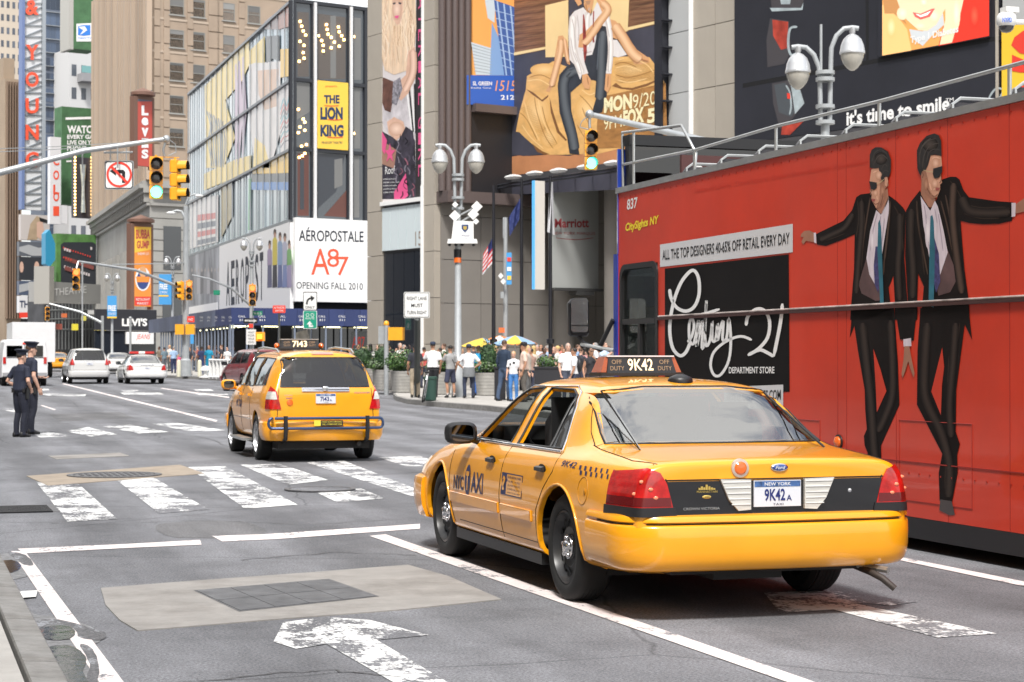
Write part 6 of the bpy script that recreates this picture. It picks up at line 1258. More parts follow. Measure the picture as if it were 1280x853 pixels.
for zz in z[1:]:b=MB();AL.rect(b,0,uA,zz-.09,zz+.09,MUL,-.1,.09);b.obj('floor_band',gl,0)
cols=[uof(AF,x)for x in(366,393,438,459)]
for j in range(3):
 for i in range(3):
  b=MB();AF.rect(b,cols[i]+.1,cols[i+1]-.1,z[j+1]+.1,z[j+2]-.1,mat('front_glass',(.045,.055,.065),.08,spec=.8,coat=.3),-.16,-.1);b.obj('glass_pane',gl,0)
b=MB();IN1=mat('pane_patch_brown',(.10,.085,.075),.3);IN2=mat('pane_patch_dark',(.035,.04,.05),.2);IN3=mat('pane_patch_grey',(.16,.16,.155),.3);IN4=mat('pane_patch_rust',(.11,.04,.03),.3)  # lighter reflections and the room behind, painted as flat patches on the front panes
for pts_,m_,o_ in(([(396,17),(432,22),(432,99),(396,99)],IN1,-.094),([(372,15),(386,16),(386,96),(372,96)],IN1,-.094),([(441,22),(451,23),(451,100),(441,100)],IN3,-.094),([(413,20),(420,20),(420,98),(413,98)],IN3,-.092),([(371,104),(387,104),(387,140),(371,150)],IN3,-.094),([(441,108),(450,108),(450,186),(441,186)],IN3,-.094),([(452,104),(458,104),(458,186),(455,186)],IN2,-.093),([(396,192),(432,192),(420,240),(396,262)],IN2,-.094),([(418,200),(428,198),(428,232),(418,236)],IN3,-.092),([(405,270),(433,238),(433,272)],IN4,-.091),([(440,192),(449,192),(449,272),(440,272)],IN3,-.094),([(372,192),(386,192),(386,270),(372,270)],IN4,-.094),([(375,200),(380,200),(380,262),(375,262)],IN2,-.092)):AF.pic(b,pts_,m_,o_)
b.obj('pane_reflection_patches',gl,0)
b=MB()
for i,u in enumerate(cols):AF.rect(b,u-.22,u+.22,z[1],z[4],FRM,-.2,.03)
b.obj('black_frame',gl,0)
for u in cols[1:3]:b=MB();AF.rect(b,u-.09,u+.09,z[1],z[4],mat('white_mullion',(.66,.66,.66),.4),.03,.16);b.obj('mullion',gl,0)
for zz in z[1:]:b=MB();AF.rect(b,cols[0],cols[3],zz-.11,zz+.11,FRM,-.1,.045);b.obj('floor_band',gl,0)
b=MB();LMP=mat('warm_bulb',(1.,.62,.22),.5,emit=5.)
for x,y in((375,27),(377,33),(379,39),(382,44),(375,52),(380,57),(379,66),(374,77),(380,73),(408,31),(409,37),(410,43),(398,45),(402,51),(404,57),(404,64),(423,34),(424,40),(427,45),(430,50),(418,53),(414,47),(424,58),(414,60),(442,46),(373,137),(379,149),(381,153),(375,159),(381,163),(373,166),(383,181),(377,183),(442,167),(374,197),(378,195),(381,192)):
 p=AF(x,y,-.06);b.box(p,(.14,.1,.14),LMP)
tag(b.obj('interior_bulbs',gl,0),kind='stuff')
b=MB();GH=mat('ghost_print',(.09,.085,.085),.2);AF.text(b,'DO',374,75,406,57,GH,-.095);AF.text(b,'PAND',372,95,408,84,GH,-.095);b.obj('lettering',gl,0)
joints(AF,gl,cols[3]+.2,uof(AF,520),.4,z[4]+3,2,10,BEI,'stone_block',gap=.03,th=.3)
pb=thing('theatre_poster',AF.at(uof(AF,415),z[2]),'yellow musical theatre poster on the black glass above the store board','poster')
b=MB();x0,x1=uof(AF,395.5),uof(AF,434);AF.rect(b,x0,x1,zof(AF,415,187),zof(AF,415,102.5),mat('yellow_poster',(.80,.52,.06),.5),-.09,.12);b.obj('board',pb,0)
b=MB();NV=mat('navy_letters',(.01,.03,.09),.5);AF.text(b,'THE',405,129.5,424.5,119,NV,.13,bold=.04);AF.text(b,'LION',400.5,150,428.5,134,NV,.13,bold=.05);AF.text(b,'KING',400.5,171,429.5,156,NV,.13,bold=.05);AF.text(b,'MINSKOFF THEATRE',402,180,428,177,NV,.13);AF.text(b,'presents',407,110,421,107,REDP,.13)
for y,a,c in((132,405,424),(149.5,409,428),(171.5,409,429)):ribbon(b,lambda x,yy,o_:AF(x,yy,o_),[(a,y),((a+c)/2,y+.7),(c,y)],.9,REDP,.14)
b.obj('print',pb,0)
sb=thing('store_board',AF.at(uof(AF,412),z[0]),'square white clothing store board reading opening fall 2010 on the building corner','sign')
b=MB();AF.rect(b,.05,uof(AF,460.5),zof(AF,412,378),zof(AF,412,274.5),WHITE,-.1,.35);b.obj('board',sb,0)
b=MB();NK=mat('dark_navy_letters',(.012,.016,.03),.5);AF.text(b,'AÉROPOSTALE',373.5,301.5,454.5,284,NK,.36,bold=.012,yb=303);ORD=mat('orange_red_print',(.74,.09,.035),.5)
AF.text(b,'A',389,343.5,412,311,ORD,.362,bold=.0);AF.text(b,'8',409,334,424,311,ORD,.365);AF.text(b,'7',421,344.5,436,321,ORD,.363);AF.text(b,'OPENING FALL 2010',370.5,361,453.5,352.5,NK,.36,yb=362.5);b.obj('lettering',sb,0)
mu=thing('mural_banner',AL.at(2,z[0]),'long white store banner with young models on the street side of the glass building','banner')
b=MB();u_=uof(AL,276);AL.rect(b,.05,u_,z[0],z[1]-.12,WHITE,-.1,.12);b.obj('board',mu,0)
b=MB();xs=[uof(AL,q)for q in(285,291,298,304,311,318,325,330)]
for k,chh in enumerate('AEROPOST'):
 x0=285+k*6.0;u0_=uof(AL,x0);u1_=uof(AL,x0+4.4);zz0=zof(AL,x0,357-k*1.4);zz1=zof(AL,x0,318-k*2.6)
 addtext(b,chh,AL.at(u0_,5.6,.13),AL.at(u1_,5.6,.13),AL.at(u0_,8.9,.13),NK,bold=.02)
SK4=mat('model_skin',(.50,.30,.22),.5)
for k,(x,c1,c2)in enumerate(((337,(.35,.28,.4),(.12,.12,.2)),(343.5,(.6,.5,.08),(.03,.03,.04)),(350,(.25,.35,.5),(.12,.15,.3)),(356,(.45,.45,.55),(.2,.25,.45)),(361.5,(.2,.42,.15),(.35,.3,.45)))):
 ca=mat('model_top_%d'%k,c1,.5);cb=mat('model_bottom_%d'%k,c2,.5);t0=[302,288,292,293,302][k]
 AL.pic(b,[(x-3,360),(x-2.5,330),(x+2.5,329),(x+3,359)],cb,.13);AL.pic(b,[(x-3,332),(x-2.8,t0+12),(x-1,t0+9),(x+1,t0+9),(x+2.8,t0+12),(x+3,331)],ca,.133)
 AL.pic(b,[(x-1.5,t0+3),(x,t0),(x+1.5,t0+3),(x+1.2,t0+9),(x-1.2,t0+9)],SK4,.136);AL.pic(b,[(x-1.8,t0+6),(x-1.5,t0),(x,t0-2),(x+1.6,t0),(x+1.8,t0+5),(x,t0+2)],mat('model_hair',(.06,.04,.03),.6),.138)
b.obj('print',mu,0)
gr=thing('grey_banner',AL.at(uof(AL,255),z[0]),'grey photographic banner with crowd figures beside the long white banner','banner')
b=MB();AL.rect(b,u_+.1,uA,z[0],z[1]-.12,mat('grey_photo_print',(.26,.27,.29),.5,var=.8,scale=.45,stretch=(1,1,.35)),-.1,.1);AL.rect(b,u_+.8,uA-1,z[0]+.1,z[0]+1.7,WHITE,.1,.13);b.obj('board',gr,0)
b=MB()
for k in range(9):c_=(k%3)*.1+.12;x=240+k*4.1;AL.pic(b,[(x-2,368),(x-1.8,345),(x-.8,338),(x+.8,338),(x+1.8,345),(x+2,367)],mat('crowd_grey_%d'%(k%3),(c_*1.3,c_*1.3,c_*1.35),.5),.104);AL.pic(b,[(x-1,338),(x,334),(x+1,338),(x,341)],mat('crowd_head',(.40,.36,.34),.5),.106)
b.obj('print',gr,0)
SL,SF=Wall(289,115.4,0),Wall(289,115.4,73.7)
sh=thing('sidewalk_shed',SL.at(0,.5),'navy blue sidewalk shed wrapping the foot of the glass building','sidewalk shed')
NVY=mat('navy_board',(.022,.036,.12),.6,var=.08,scale=.5,rnd=.08);NVG=mat('faded_navy_board',(.09,.11,.17),.6,var=.2,scale=.5,rnd=.2)
for wl,uend,nn in((SL,uof(SL,186),26),(SF,uof(SF,526),12)):
 du_=uend/nn
 for k in range(nn):
  m_=NVG if(wl is SL and k>3)else NVY;b=MB();wl.rect(b,k*du_+.01,(k+1)*du_-.01,3.55+gz(115)*.2,4.62+gz(115)*.2,m_,-.06,0+.001*(k%2));b.obj('parapet_board',sh,0)
b=MB();P=[SL.at(0,0,-.1),SL.at(uof(SL,186),0,-.1),SL.at(uof(SL,186),0,-.1)+V((5,0,0)),V((AL.P.x,AL.P.y,0)),SF.at(uof(SF,526),0,-.1)+V((-1,5,0)),SF.at(uof(SF,526),0,-.1)]
b.prism([V((p.x,p.y,3.70))for p in P],(0,0,.15),NVY);b.obj('deck',sh,0)
TUBE=mat('fluorescent_tube',(1.,.93,.55),.5,emit=2.2)
for wl,uend,nn in((SL,uof(SL,200),12),(SF,uof(SF,520),6)):
 for k in range(nn):
  uu=uend*(k+.5)/nn;b=MB();p=wl.at(uu,3.58,-1.2);wl.rect(b,uu-.6,uu+.6,3.56,3.63,TUBE,-1.3,-1.2);b.obj('tube_light',sh,0)
 for k in range(nn*2+1):
  uu=uend*k/(nn*2);b=MB();p=wl.at(uu,0,-.1);b.bx((p.x-.05,p.y-.05,gz(p.y)),(p.x+.05,p.y+.05,3.7),mat('shed_post',(.16,.19,.25),.5));b.obj('post',sh,0)
 b=MB();wl.rect(b,0,uend,1.7,1.78,mat('shed_post',0),-.14,-.06);b.obj('cross_rail',sh,0)
b=MB()
for k in range(9):x=298+k*25;SF.text(b,'CALL',x,397,x+9,394.5,WHITE,.01);SF.text(b,'311',x+1,401.5,x+8,399,WHITE,.01)
for k in range(5):x=250+k*9;SL.text(b,'CALL',x,398,x+4,395.5,WHITE,.01);SL.text(b,'311',x,402,x+3,400,WHITE,.01)
b.obj('lettering',sh,0)
b=MB();sf=thing('store_entrance',AF.at(2,.5),'dark shop windows with a red store mark under the navy shed','store')
for k in range(9):u0_=FE*k/9;q=MB();AF.rect(q,u0_+.06,u0_+FE/9-.06,.5,3.6,DGL,-.2,-.12);q.obj('shop_window',sf,0)
q=MB();AF.text(q,'A87',440,436,456,421,REDP,-.10);AF.pic(q,[(368,440),(370,416),(384,412),(392,440)],mat('window_poster',(.3,.28,.26),.5,var=.7,scale=1),-.11);AF.pic(q,[(438,442),(440,414),(458,414),(458,442)],mat('grey_window_print',(.10,.11,.12),.4),-.11);q.obj('print',sf,0)
PL_,PF_=Wall(187,206,0),Wall(187,206,73.7)
tw=bthing('brick_tower',PL_,'tall tan brick office tower with ribbed flank on a grey stone base','building')
BRK=mat('tan_brick',(.34,.265,.20),.85,var=.10,scale=.25,dirt=.15,bump=.1,bscale=4);STN=mat('grey_stone',(.30,.295,.275),.8,var=.12,scale=.3,dirt=.2)
zc=20.6;uT=uof(PL_,118);uR=uof(PF_,375);ztw=52
b=MB();A,C_c,D=PL_.at(0,0),PL_.at(uT,0),PF_.at(uR,0);b.prism([V((p.x,p.y,zc))for p in(A,C_c,C_c+V((40,20,0)),D+V((-5,50,0)),D)],(0,0,ztw-zc),BRK);b.obj('shaft',tw,0)
b=MB();b.prism([V((p.x,p.y,gz(208)))for p in(A,C_c,C_c+V((40,20,0)),D+V((-5,50,0)),D)],(0,0,zc-gz(208)-.01),STN);b.obj('stone_base',tw,0)
for wl,ue_ in((PL_,uT),(PF_,uR)):
 b=MB();
 for zz0,zz1,o_ in((zc-2.2,zc-1.9,.35),(zc-.8,zc-.3,.7),(zc-.3,zc+.15,1.15),(zc+.15,zc+.5,.8)):wl.rect(b,-.0,ue_,zz0,zz1,STN,-.1,o_)
 b.obj('cornice',tw,0)
dn=MB();dn.bx((0,0,0),(.5,.7,.9),STN);dme=dn.mesh('dentil',0)
for k in range(34):inst('dentil',dme,tw,PL_.mx(k*uT/34+.3,zc-1.8,.6,1,1))
wn=MB();SASH=mat('window_sash',(.22,.22,.20),.5);WG=mat('tower_window_glass',(.05,.055,.06),.08,spec=.8,rnd=.5);BLD=mat('window_blind',(.17,.17,.165),.6,rnd=.5)
def sashwin(parent,wl,u,zz,w_,h_):
 f_=bpy.data.objects.new('window',SW_['f']);COL.objects.link(f_);f_.parent=parent;f_.matrix_basis=basis(parent).inverted()@wl.mx(u,zz,.01,w_,h_)
 for nm in('g','b','s'):
  o_=bpy.data.objects.new({'g':'pane','b':'blind','s':'sill'}[nm],SW_[nm]);COL.objects.link(o_);o_.parent=f_
  if nm=='b':o_.scale=(1,1,rnd.choice([.5,.7,1.0,.3]))
  if nm=='b':o_.location=(0,0,1-o_.scale.z)
SW_={}
q=MB()
for a in((0,0,.06,1),(.94,0,1,1),(.06,0,.94,.04),(.06,.96,.94,1),(.06,.48,.94,.52)):q.bx((a[0],-.02,a[1]),(a[2],.06,a[3]),SASH)
SW_['f']=q.mesh('window',0);q=MB();q.bx((.05,.01,.03),(.95,.03,.97),WG);SW_['g']=q.mesh('pane',0)
q=MB();q.bx((.06,-.0,.5),(.94,.008,.95),BLD);SW_['b']=q.mesh('blind',0);q=MB();q.bx((-.06,-.16,-.06),(1.06,.0,-.005),STN);SW_['s']=q.mesh('sill',0)
for x0,x1 in((211,229.5),(238,256),(277,293),(309,325)):
 for k in range(7):
  yb=141.5-(k-1)*41.2;u0_,u1_=uof(PF_,x0),uof(PF_,x1);zz=zof(PF_,211,yb);
  if zz<zc+1.2:continue
  sashwin(tw,PF_,u0_,zz,u1_-u0_,2.0)
for x in(192,204,233.5,260,271,298):
 u0_=uof(PF_,x)
 for k in range(16):b=MB();PF_.rect(b,u0_+.0,u0_+.7+(.6 if x==260 else 0),zc+1+k*1.85,zc+2.7+k*1.85,BRK,-.05,.10);b.obj('quoin',tw,0)
for j in range(5):b=MB();PF_.rect(b,0,uR,zof(PF_,211,148-j*41.2)-.1,zof(PF_,211,148-j*41.2)+.15,mat('brick_band',(.42,.34,.265),.85),-.05,.06);b.obj('brick_band',tw,0)
RIB=mat('brick_rib',(.37,.29,.22),.85,rnd=.12);rb=MB();rb.bx((0,0,0),(1,.6,1),RIB);rme=rb.mesh('rib',0)
nr_=26
for k in range(nr_+1):wdt=1.3 if k%3==0 else .55;inst('rib',rme,tw,PL_.mx(k*uT/nr_-wdt/2+.2,zc+.6,.45,wdt,ztw-zc-.8))
wq=MB();wq.bx((0,0,0),(1,.1,1),WG);wqm=wq.mesh('window',0);sp=MB();sp.bx((0,0,0),(1,.1,1),mat('spandrel_tan',(.26,.19,.14),.85));spm=sp.mesh('spandrel',0)
for k in range(nr_):
 if k%3==2:continue
 for j in range(8):inst('window',wqm,tw,PL_.mx(k*uT/nr_+.75,zc+1.6+j*3.6,.06,uT/nr_-1.1,2.0))
for k in range(7):
 uu=uT*(k+.5)/7.2;b=MB();PL_.rect(b,uu,uu+4.2,7,14.5,DGL,-.02,.03);f_=b.obj('window',tw,0)
 for q_ in range(4):b=MB();PL_.rect(b,uu+q_*1.4-.12,uu+q_*1.4+.12,7,14.5,STN,0,.35);b.obj('pilaster',tw,0)
for k in range(3):uu=1.1+k*4;b=MB();PF_.rect(b,uu+.5,uu+2.6,11.4,16.2,WG,-.02,.04);b.obj('window',tw,0);b=MB();PF_.rect(b,uu+.4,uu+2.7,5.5,9.6,WG,-.02,.04);b.obj('window',tw,0)
for k in range(11):b=MB();PF_.rect(b,0,uR,5+k*1.2,5.08+k*1.2,mat('joint_dark',0),-.02,.02);b.obj('stone_joint',tw,0)
def vsign(name,x0,x1,y0,y1,t_,col,label,frame=True):
 wl=Wall(x0,t_,60);r=thing(name,wl.at(0,zof(wl,x0,y1)),label,'sign');ua,ub=uof(wl,x0),uof(wl,x1);za,zb_=zof(wl,x0,y1),zof(wl,x0,y0)
 b=MB();wl.rect(b,ua,ub,za,zb_,col,-.5,0);b.obj('board',r,0)
 if frame:
  b=MB();FR=mat('rusty_frame',(.16,.085,.06),.6);wl.rect(b,ua-.45,ua-.02,za-.3,zb_+.3,FR,-.7,.02);wl.rect(b,ub+.02,ub+.25,za-.3,zb_+.3,FR,-.7,.02);wl.rect(b,ua-.02,ub+.02,zb_+.01,zb_+.5,FR,-.7,.02)
  b.lathe([(.0,0),((ub-ua)/2+.35,0),((ub-ua)/2+.35,.3),(0,.8)],wl.at((ua+ub)/2,zb_+.45,-.35),FR,16);b.obj('frame',r,30)
 return wl,r
wl,r=vsign('jeans_sign',172,190,124,207,185,mat('sign_red',(.48,.07,.05),.5),'tall red vertical jeans sign with white letters on the brick tower corner')
b=MB();wl.pic(b,[(172.3,116),(190,113),(190,127),(172.3,127)],mat('sign_slate',(.09,.10,.14),.5),.01)
for ch_,y0,y1 in(('L',144.5,132),('e',157,147),('v',171,160),('I',185,173.5),("'",178,173),('S',198.5,187)):wl.text(b,ch_,177,y0,185.5,y1,WHITE,.02,bold=.05)
b.obj('lettering',r,0)
b=MB();b.bx((0,0,0),(0,0,0),WPL)if False else None
wl,r=vsign('seafood_sign',168,189,283,383,190,mat('sign_orange',(.80,.27,.04),.5),'tall orange and yellow seafood restaurant sign under the stone cornice')
b=MB();wl.pic(b,[(168.3,284),(188.8,284),(188.8,312),(168.3,316)],mat('sign_yellow',(.84,.52,.05),.5),.01);wl.pic(b,[(168.3,371),(188.8,371),(188.8,382),(168.3,382)],REDP,.01)
wl.text(b,'BUBBA',170,299,187.5,287,mat('sign_red',0),.02,bold=.04);wl.text(b,'GUMP',171,311,186.5,301,mat('sign_red',0),.02,bold=.04);wl.text(b,'SHRIMP CO',172,319,186,316,WHITE,.02);wl.text(b,'RESTAURANT',170,376,187,373,WHITE,.02);wl.text(b,'MARKET',171.5,381,185.5,378,WHITE,.02)
el=lambda cx,cy,rx,ry,n=18:[(cx+rx*math.cos(2*math.pi*k/n),cy+ry*math.sin(2*math.pi*k/n))for k in range(n)]
wl.pic(b,el(178.5,349,9.5,15),WHITE,.015);wl.pic(b,el(178.5,350,7.5,12),mat('sign_navy',(.03,.06,.22),.5),.02);wl.pic(b,el(178.5,340,4.5,7),SKW,.025);wl.pic(b,[(170,346),(187.5,346),(186.5,353),(171,353)],mat('sign_orange',0),.03)
b.obj('print',r,0)
b=MB();wl=Wall(118,196,73.7);r=thing('store_fascia',wl.at(4,6),'black shop fascia with large white jeans brand letters at the tower foot','store')
wl.rect(b,uof(wl,120),uof(wl,196),zof(wl,150,413),zof(wl,150,387),BLKP,-.5,0);b.obj('board',r,0);b=MB();wl.text(b,"LEVI'S",152.5,408,184,398,WHITE,.02,bold=.04);b.obj('lettering',r,0)
b=MB();wl.rect(b,uof(wl,120),uof(wl,196),gz(200),zof(wl,150,413.5),DGL,-.6,-.2);b.obj('shop_window',r,0)
b=MB();wl.rect(b,uof(wl,158),uof(wl,192),zof(wl,150,430),zof(wl,150,415),WHITE,-.2,.1);wl.text(b,'JEANS',170,426,188,418,REDP,.11,shear=.3);b.obj('shop_sign',r,0)
# ================================================================ far end of the street
def board(name,px,t_,ang,x0,x1,y0,y1,m,label,cat='billboard',depth=1.,wl=None):
 wl=wl or Wall(px,t_,ang);r=thing(name,wl.at(uof(wl,x0),zof(wl,x0,y1)),label,cat)
 b=MB();wl.rect(b,uof(wl,x0),uof(wl,x1),zof(wl,x0,y1),zof(wl,x0,y0),m,-depth,0);b.obj('board',r,0);return wl,r
def towerblock(name,px,t_,x0,x1,ytop,m,label,depth,cols,rows,wm,wfrac=.6,hfrac=.55,ang=73.7,y0row=None):
 wl=Wall(px,t_,ang);r=bthing(name,wl,label,'building');ua,ub=uof(wl,x0),uof(wl,x1);zt_=zof(wl,x0,ytop)
 b=MB();wl.rect(b,ua,ub,gz(wl.P.y),zt_,m,-depth,0);b.obj('shaft',r,0)
 q=MB();q.bx((0,0,0),(1,.12,1),wm);me=q.mesh('window',0);du_=(ub-ua)/cols;dz=(zt_-gz(wl.P.y)-6)/rows
 for i in range(cols):
  for j in range(rows):inst('window',me,r,wl.mx(ua+du_*(i+.5-wfrac/2),6+dz*(j+.5-hfrac/2),.03,du_*wfrac,dz*hfrac))
 return wl,r
CREAM=mat('cream_masonry',(.50,.43,.35),.85,var=.08,scale=.1);BGL=mat('blue_curtain_glass',(.05,.07,.11),.1,coat=.4,rnd=.6);TANM=mat('tan_masonry',(.30,.23,.165),.85,var=.15,scale=.1,dirt=.2)
WGF=mat('far_window',(.09,.10,.12),.2,rnd=.3)
towerblock('office_tower',4,420,-30,27,-20,CREAM,'cream stone office tower with small paired windows at the far left',20,8,26,WGF,.5,.5)
towerblock('stepped_building',20,330,-30,13,118,TANM,'stepped tan building in front of the cream tower at far left',15,5,15,WGF,.4,.45)
b=MB();wl=Wall(6,300,73.7);r=bthing('slim_brown_tower',wl,'slim brown masonry tower with vertical ribs left of the letter sign','building');wl.rect(b,uof(wl,6),uof(wl,26),1.2,zof(wl,6,98),TANM,-12,0);wl.rect(b,uof(wl,9),uof(wl,23),zof(wl,6,98),zof(wl,6,70),TANM,-10,-2);b.obj('shaft',r,0)
for k in range(6):b=MB();x=7+k*3.3;wl.rect(b,uof(wl,x),uof(wl,x+1.5),8,zof(wl,6,102),mat('brown_rib',(.19,.13,.09),.85),0,.6);b.obj('rib',r,0)
wl,r=towerblock('blue_glass_tower',57,350,55,90,-20,mat('slate_frame',(.10,.12,.16),.5),'dark blue glass tower between the letter sign and green billboards',7,5,22,BGL,.94,.86)
b=MB()
for k in range(9):wl.rect(b,uof(wl,55),uof(wl,90),zof(wl,55,15+k*17),zof(wl,55,14+k*17),MUL,0,.4)
tag(b.obj('floor_band',r,0),kind='stuff')
wl,r=towerblock('pale_building',92,345,86,122,60,mat('pale_render',(.50,.50,.50),.7),'pale building with a balcony between the green billboards',15,3,12,WGF,.5,.5)
b=MB();wl.rect(b,uof(wl,96),uof(wl,120),zof(wl,96,103),zof(wl,96,93),mat('balcony_grey',(.25,.25,.26),.6),0,2.5);b.obj('balcony',r,0);b=MB();wl.rect(b,uof(wl,96),uof(wl,120),zof(wl,96,92.5),zof(wl,96,84),mat('teal_glass',(.15,.32,.32),.2),2.2,2.4);b.obj('balcony_glass',r,0)
wl=Wall(27,290,73.7);ls=thing('letter_sign',wl.at(0,27),'tall white lattice sign with red vertical letters and blue edge','sign')
b=MB();wl.rect(b,uof(wl,30),uof(wl,52),zof(wl,30,262),zof(wl,30,-20),mat('lattice_white',(.60,.61,.62),.5),-1.2,-.3);b.obj('board',ls,0)
b=MB();wl.rect(b,uof(wl,26.5),uof(wl,30),zof(wl,30,262),zof(wl,30,-20),mat('edge_blue',(.13,.18,.34),.5),-1.3,.2);wl.rect(b,uof(wl,52.3),uof(wl,56.5),zof(wl,30,262),zof(wl,30,-20),mat('lattice_grey',(.30,.33,.36),.5),-1.3,.1);b.obj('edge',ls,0)
b=MB();LGY=mat('lattice_line',(.22,.25,.28),.5)
for k in range(20):y=-10+k*14;b.tube([wl(30,y,-.2),wl(52,y-9,-.2)],.10,LGY,4);b.tube([wl(30,y,-.18),wl(52,y,-.18)],.08,LGY,4)
tag(b.obj('lattice',ls,0),kind='stuff')
for ch_,y0 in(('&',19),('Y',75),('O',109),('U',142),('N',175),('G',209)):b=MB();wl.text(b,ch_,32,y0,48.5,y0-19,mat('letter_red',(.78,.09,.04),.5),.05,bold=.03);b.obj('letter',ls,0)
LW=Wall(25,285,73.7)
_,r=board('portrait_screen',0,0,0,26,62,268,300,mat('screen_beige',(.48,.44,.42),.5),'pale screen with a blonde portrait under the letter sign',wl=LW)
b=MB();LW.pic(b,[(34,300),(38,280),(46,270),(54,274),(52,290),(46,300)],mat('portrait_hair',(.40,.30,.20),.5,var=.3,scale=.3),.03);LW.pic(b,[(46,278),(53,276),(55,288),(52,300),(46,296)],mat('portrait_skin',(.55,.36,.28),.5),.05);LW.pic(b,[(49,272),(62,276),(60,279),(50,277)],INK,.07);b.obj('print',r,0)
_,r=board('wave_screen',0,0,0,24,57,302,320,mat('screen_slate',(.10,.11,.13),.4),'dark screen with a grey wave, under the blonde portrait',wl=LW);b=MB();LW.pic(b,[(24,309),(36,306),(48,310),(57,309),(57,320),(40,320),(24,314)],mat('wave_grey',(.36,.37,.38),.5),.03);b.obj('print',r,0)
_,r=board('couple_screen',0,0,0,24,58,321,350,mat('screen_black',(.03,.033,.04),.4),'black screen showing two pale faces',wl=LW);b=MB();LW.pic(b,el(46,333,3,6),mat('portrait_skin',0),.03);LW.pic(b,el(27,334,2.5,7),mat('portrait_skin',0),.03);LW.pic(b,[(42,350),(46,339),(54,343),(57,350)],mat('wave_grey',0),.04);b.obj('print',r,0)
_,r=board('wave_screen',0,0,0,24,58,351,369,mat('screen_blue_slate',(.07,.09,.14),.4),'slate screen with a blue grey wave above the white musical banner',wl=LW);b=MB();LW.pic(b,[(24,356),(40,353),(58,358),(58,364),(40,362),(24,366)],mat('wave_grey',0),.03);b.obj('print',r,0)
_,r=board('white_banner',0,0,0,24,60,370,391,mat('banner_white',(.62,.62,.63),.5),'white banner with dark capital letters and a red strip beneath',wl=LW);b=MB();LW.text(b,'THE EVE',24.5,385,57,376,mat('banner_ink',(.04,.05,.10),.5),.03,bold=.03);LW.pic(b,[(24,391),(60,390),(60,396),(24,397.5)],REDP,.04);b.obj('lettering',r,0)
LW2=Wall(62,270,73.7)
_,r=board('red_letter_banner',0,0,0,62.5,76,171,280,mat('banner_white2',(.66,.66,.68),.5),'narrow white vertical banner with red letters behind the lamp arm',wl=LW2);b=MB();LW2.rect(b,uof(LW2,63),uof(LW2,84),zof(LW2,63,279),zof(LW2,63,256),mat('banner_white2',0),-.9,-.1)
for ch_,y0 in(('C',207),('O',225),('L',243),('O',252),('I',270)):LW2.text(b,ch_,66.5,y0,74,y0-12,mat('letter_red',0),.03,bold=.03)
b.obj('lettering',r,0)
GRN=mat('billboard_green',(.055,.14,.06),.7,var=.3,scale=.5);GN2=mat('grass_green',(.08,.20,.05),.7,var=.4,scale=.6)
_,r=board('logo_billboard',90,300,73.7,91.5,120,-20,61,GRN,'green billboard carrying a small white and blue swoosh logo',depth=4);wl=_
b=MB();wl.pic(b,[(95.5,52),(95.5,30),(116,29),(116,52)],WHITE,.05);wl.pic(b,[(97.5,44),(97.5,33),(104,31.5),(113,31.5),(113,44),(104,45)],mat('logo_blue',(.03,.19,.62),.5),.08);wl.pic(b,[(98,34),(106,33),(109,38),(100,44),(104,38)],WHITE,.1);wl.text(b,'DIRECTV',97.5,49,114,46.5,mat('logo_blue',0),.08);b.obj('print',r,0)
b=MB();wl.rect(b,uof(wl,86),uof(wl,91.3),zof(wl,91,62),zof(wl,91,-20),mat('pale_side',(.38,.37,.34),.6),-4,0);b.obj('side_panel',r,0)
_,r=board('grass_billboard',76,275,73.7,77,120,133,255,GRN,'green billboard with white slab serif words beside the brick tower',depth=3);wl=_
b=MB();wl.pic(b,[(82,150),(82,147),(119,146),(119,149)],WHITE,.05)
for tx_,x1,y0,h in(('WATCH',122,167,10),('EVERY GAME',126,174,5.5),('LIVE ON YOUR',128,181,5.5),('PHONE',108,189,6)):wl.text(b,tx_,84,y0,x1,y0-h,WHITE,.05,bold=.04)
wl.pic(b,[(83,203),(83,201),(92,200.5),(92,202.5)],WHITE,.05);b.obj('lettering',r,0)
wl=Wall(93,262,60);r=thing('fork_sign',wl.at(0,20),'dark vertical restaurant sign ringed with bulbs and a silver fork','sign');b=MB();wl.rect(b,uof(wl,93.5),uof(wl,115),zof(wl,93,272),zof(wl,93,196),mat('sign_charcoal',(.045,.045,.06),.5),-.8,0);b.obj('board',r,0)
b=MB();b.tube([wl(104,266,.1),wl(104,235,.1),wl(103.5,206,.1)],[.35,.2,.45],SIL,8);b.obj('fork',r,40)
b=MB()
for k in range(18):
 for x in(93.8,114.5):b.box(wl(x,197+k*4.2,.1),(.22,.22,.22),LMP)
tag(b.obj('bulbs',r,0),kind='stuff')
LW3=Wall(70,255,73.7)
_,r=board('game_screen',0,0,0,70.5,120,292,366,GN2,'green billboard framing a dark screen of red and white players',wl=LW3,depth=2)
b=MB();LW3.pic(b,[(76,362),(76,306),(80,303),(116,303),(120,306),(120,362)],mat('screen_black',0),.05)
for k in range(46):x=79+(k*37%36);y=309+(k*23%34);s_=1.2+(k%3);LW3.pic(b,[(x,y),(x+s_,y),(x+s_,y+s_*1.6),(x,y+s_*1.6)],[REDP,mat('player_white',(.55,.5,.5),.5),mat('player_dark',(.2,.06,.05),.5)][k%3],.07+k*.003)
b.obj('print',r,0)
b=MB();wl=Wall(57,250,73.7);r=thing('blue_kiosk_sign',wl.at(0,14),'turquoise angular projecting sign left of the player screen','sign');b.prism([wl(57,330,0),wl(57,292,0),wl(62,287,0),wl(69,305,0),wl(69,325,0),wl(62,334,0)],-wl.n*1.5,mat('turquoise',(.03,.25,.42),.4));b.obj('board',r,0)
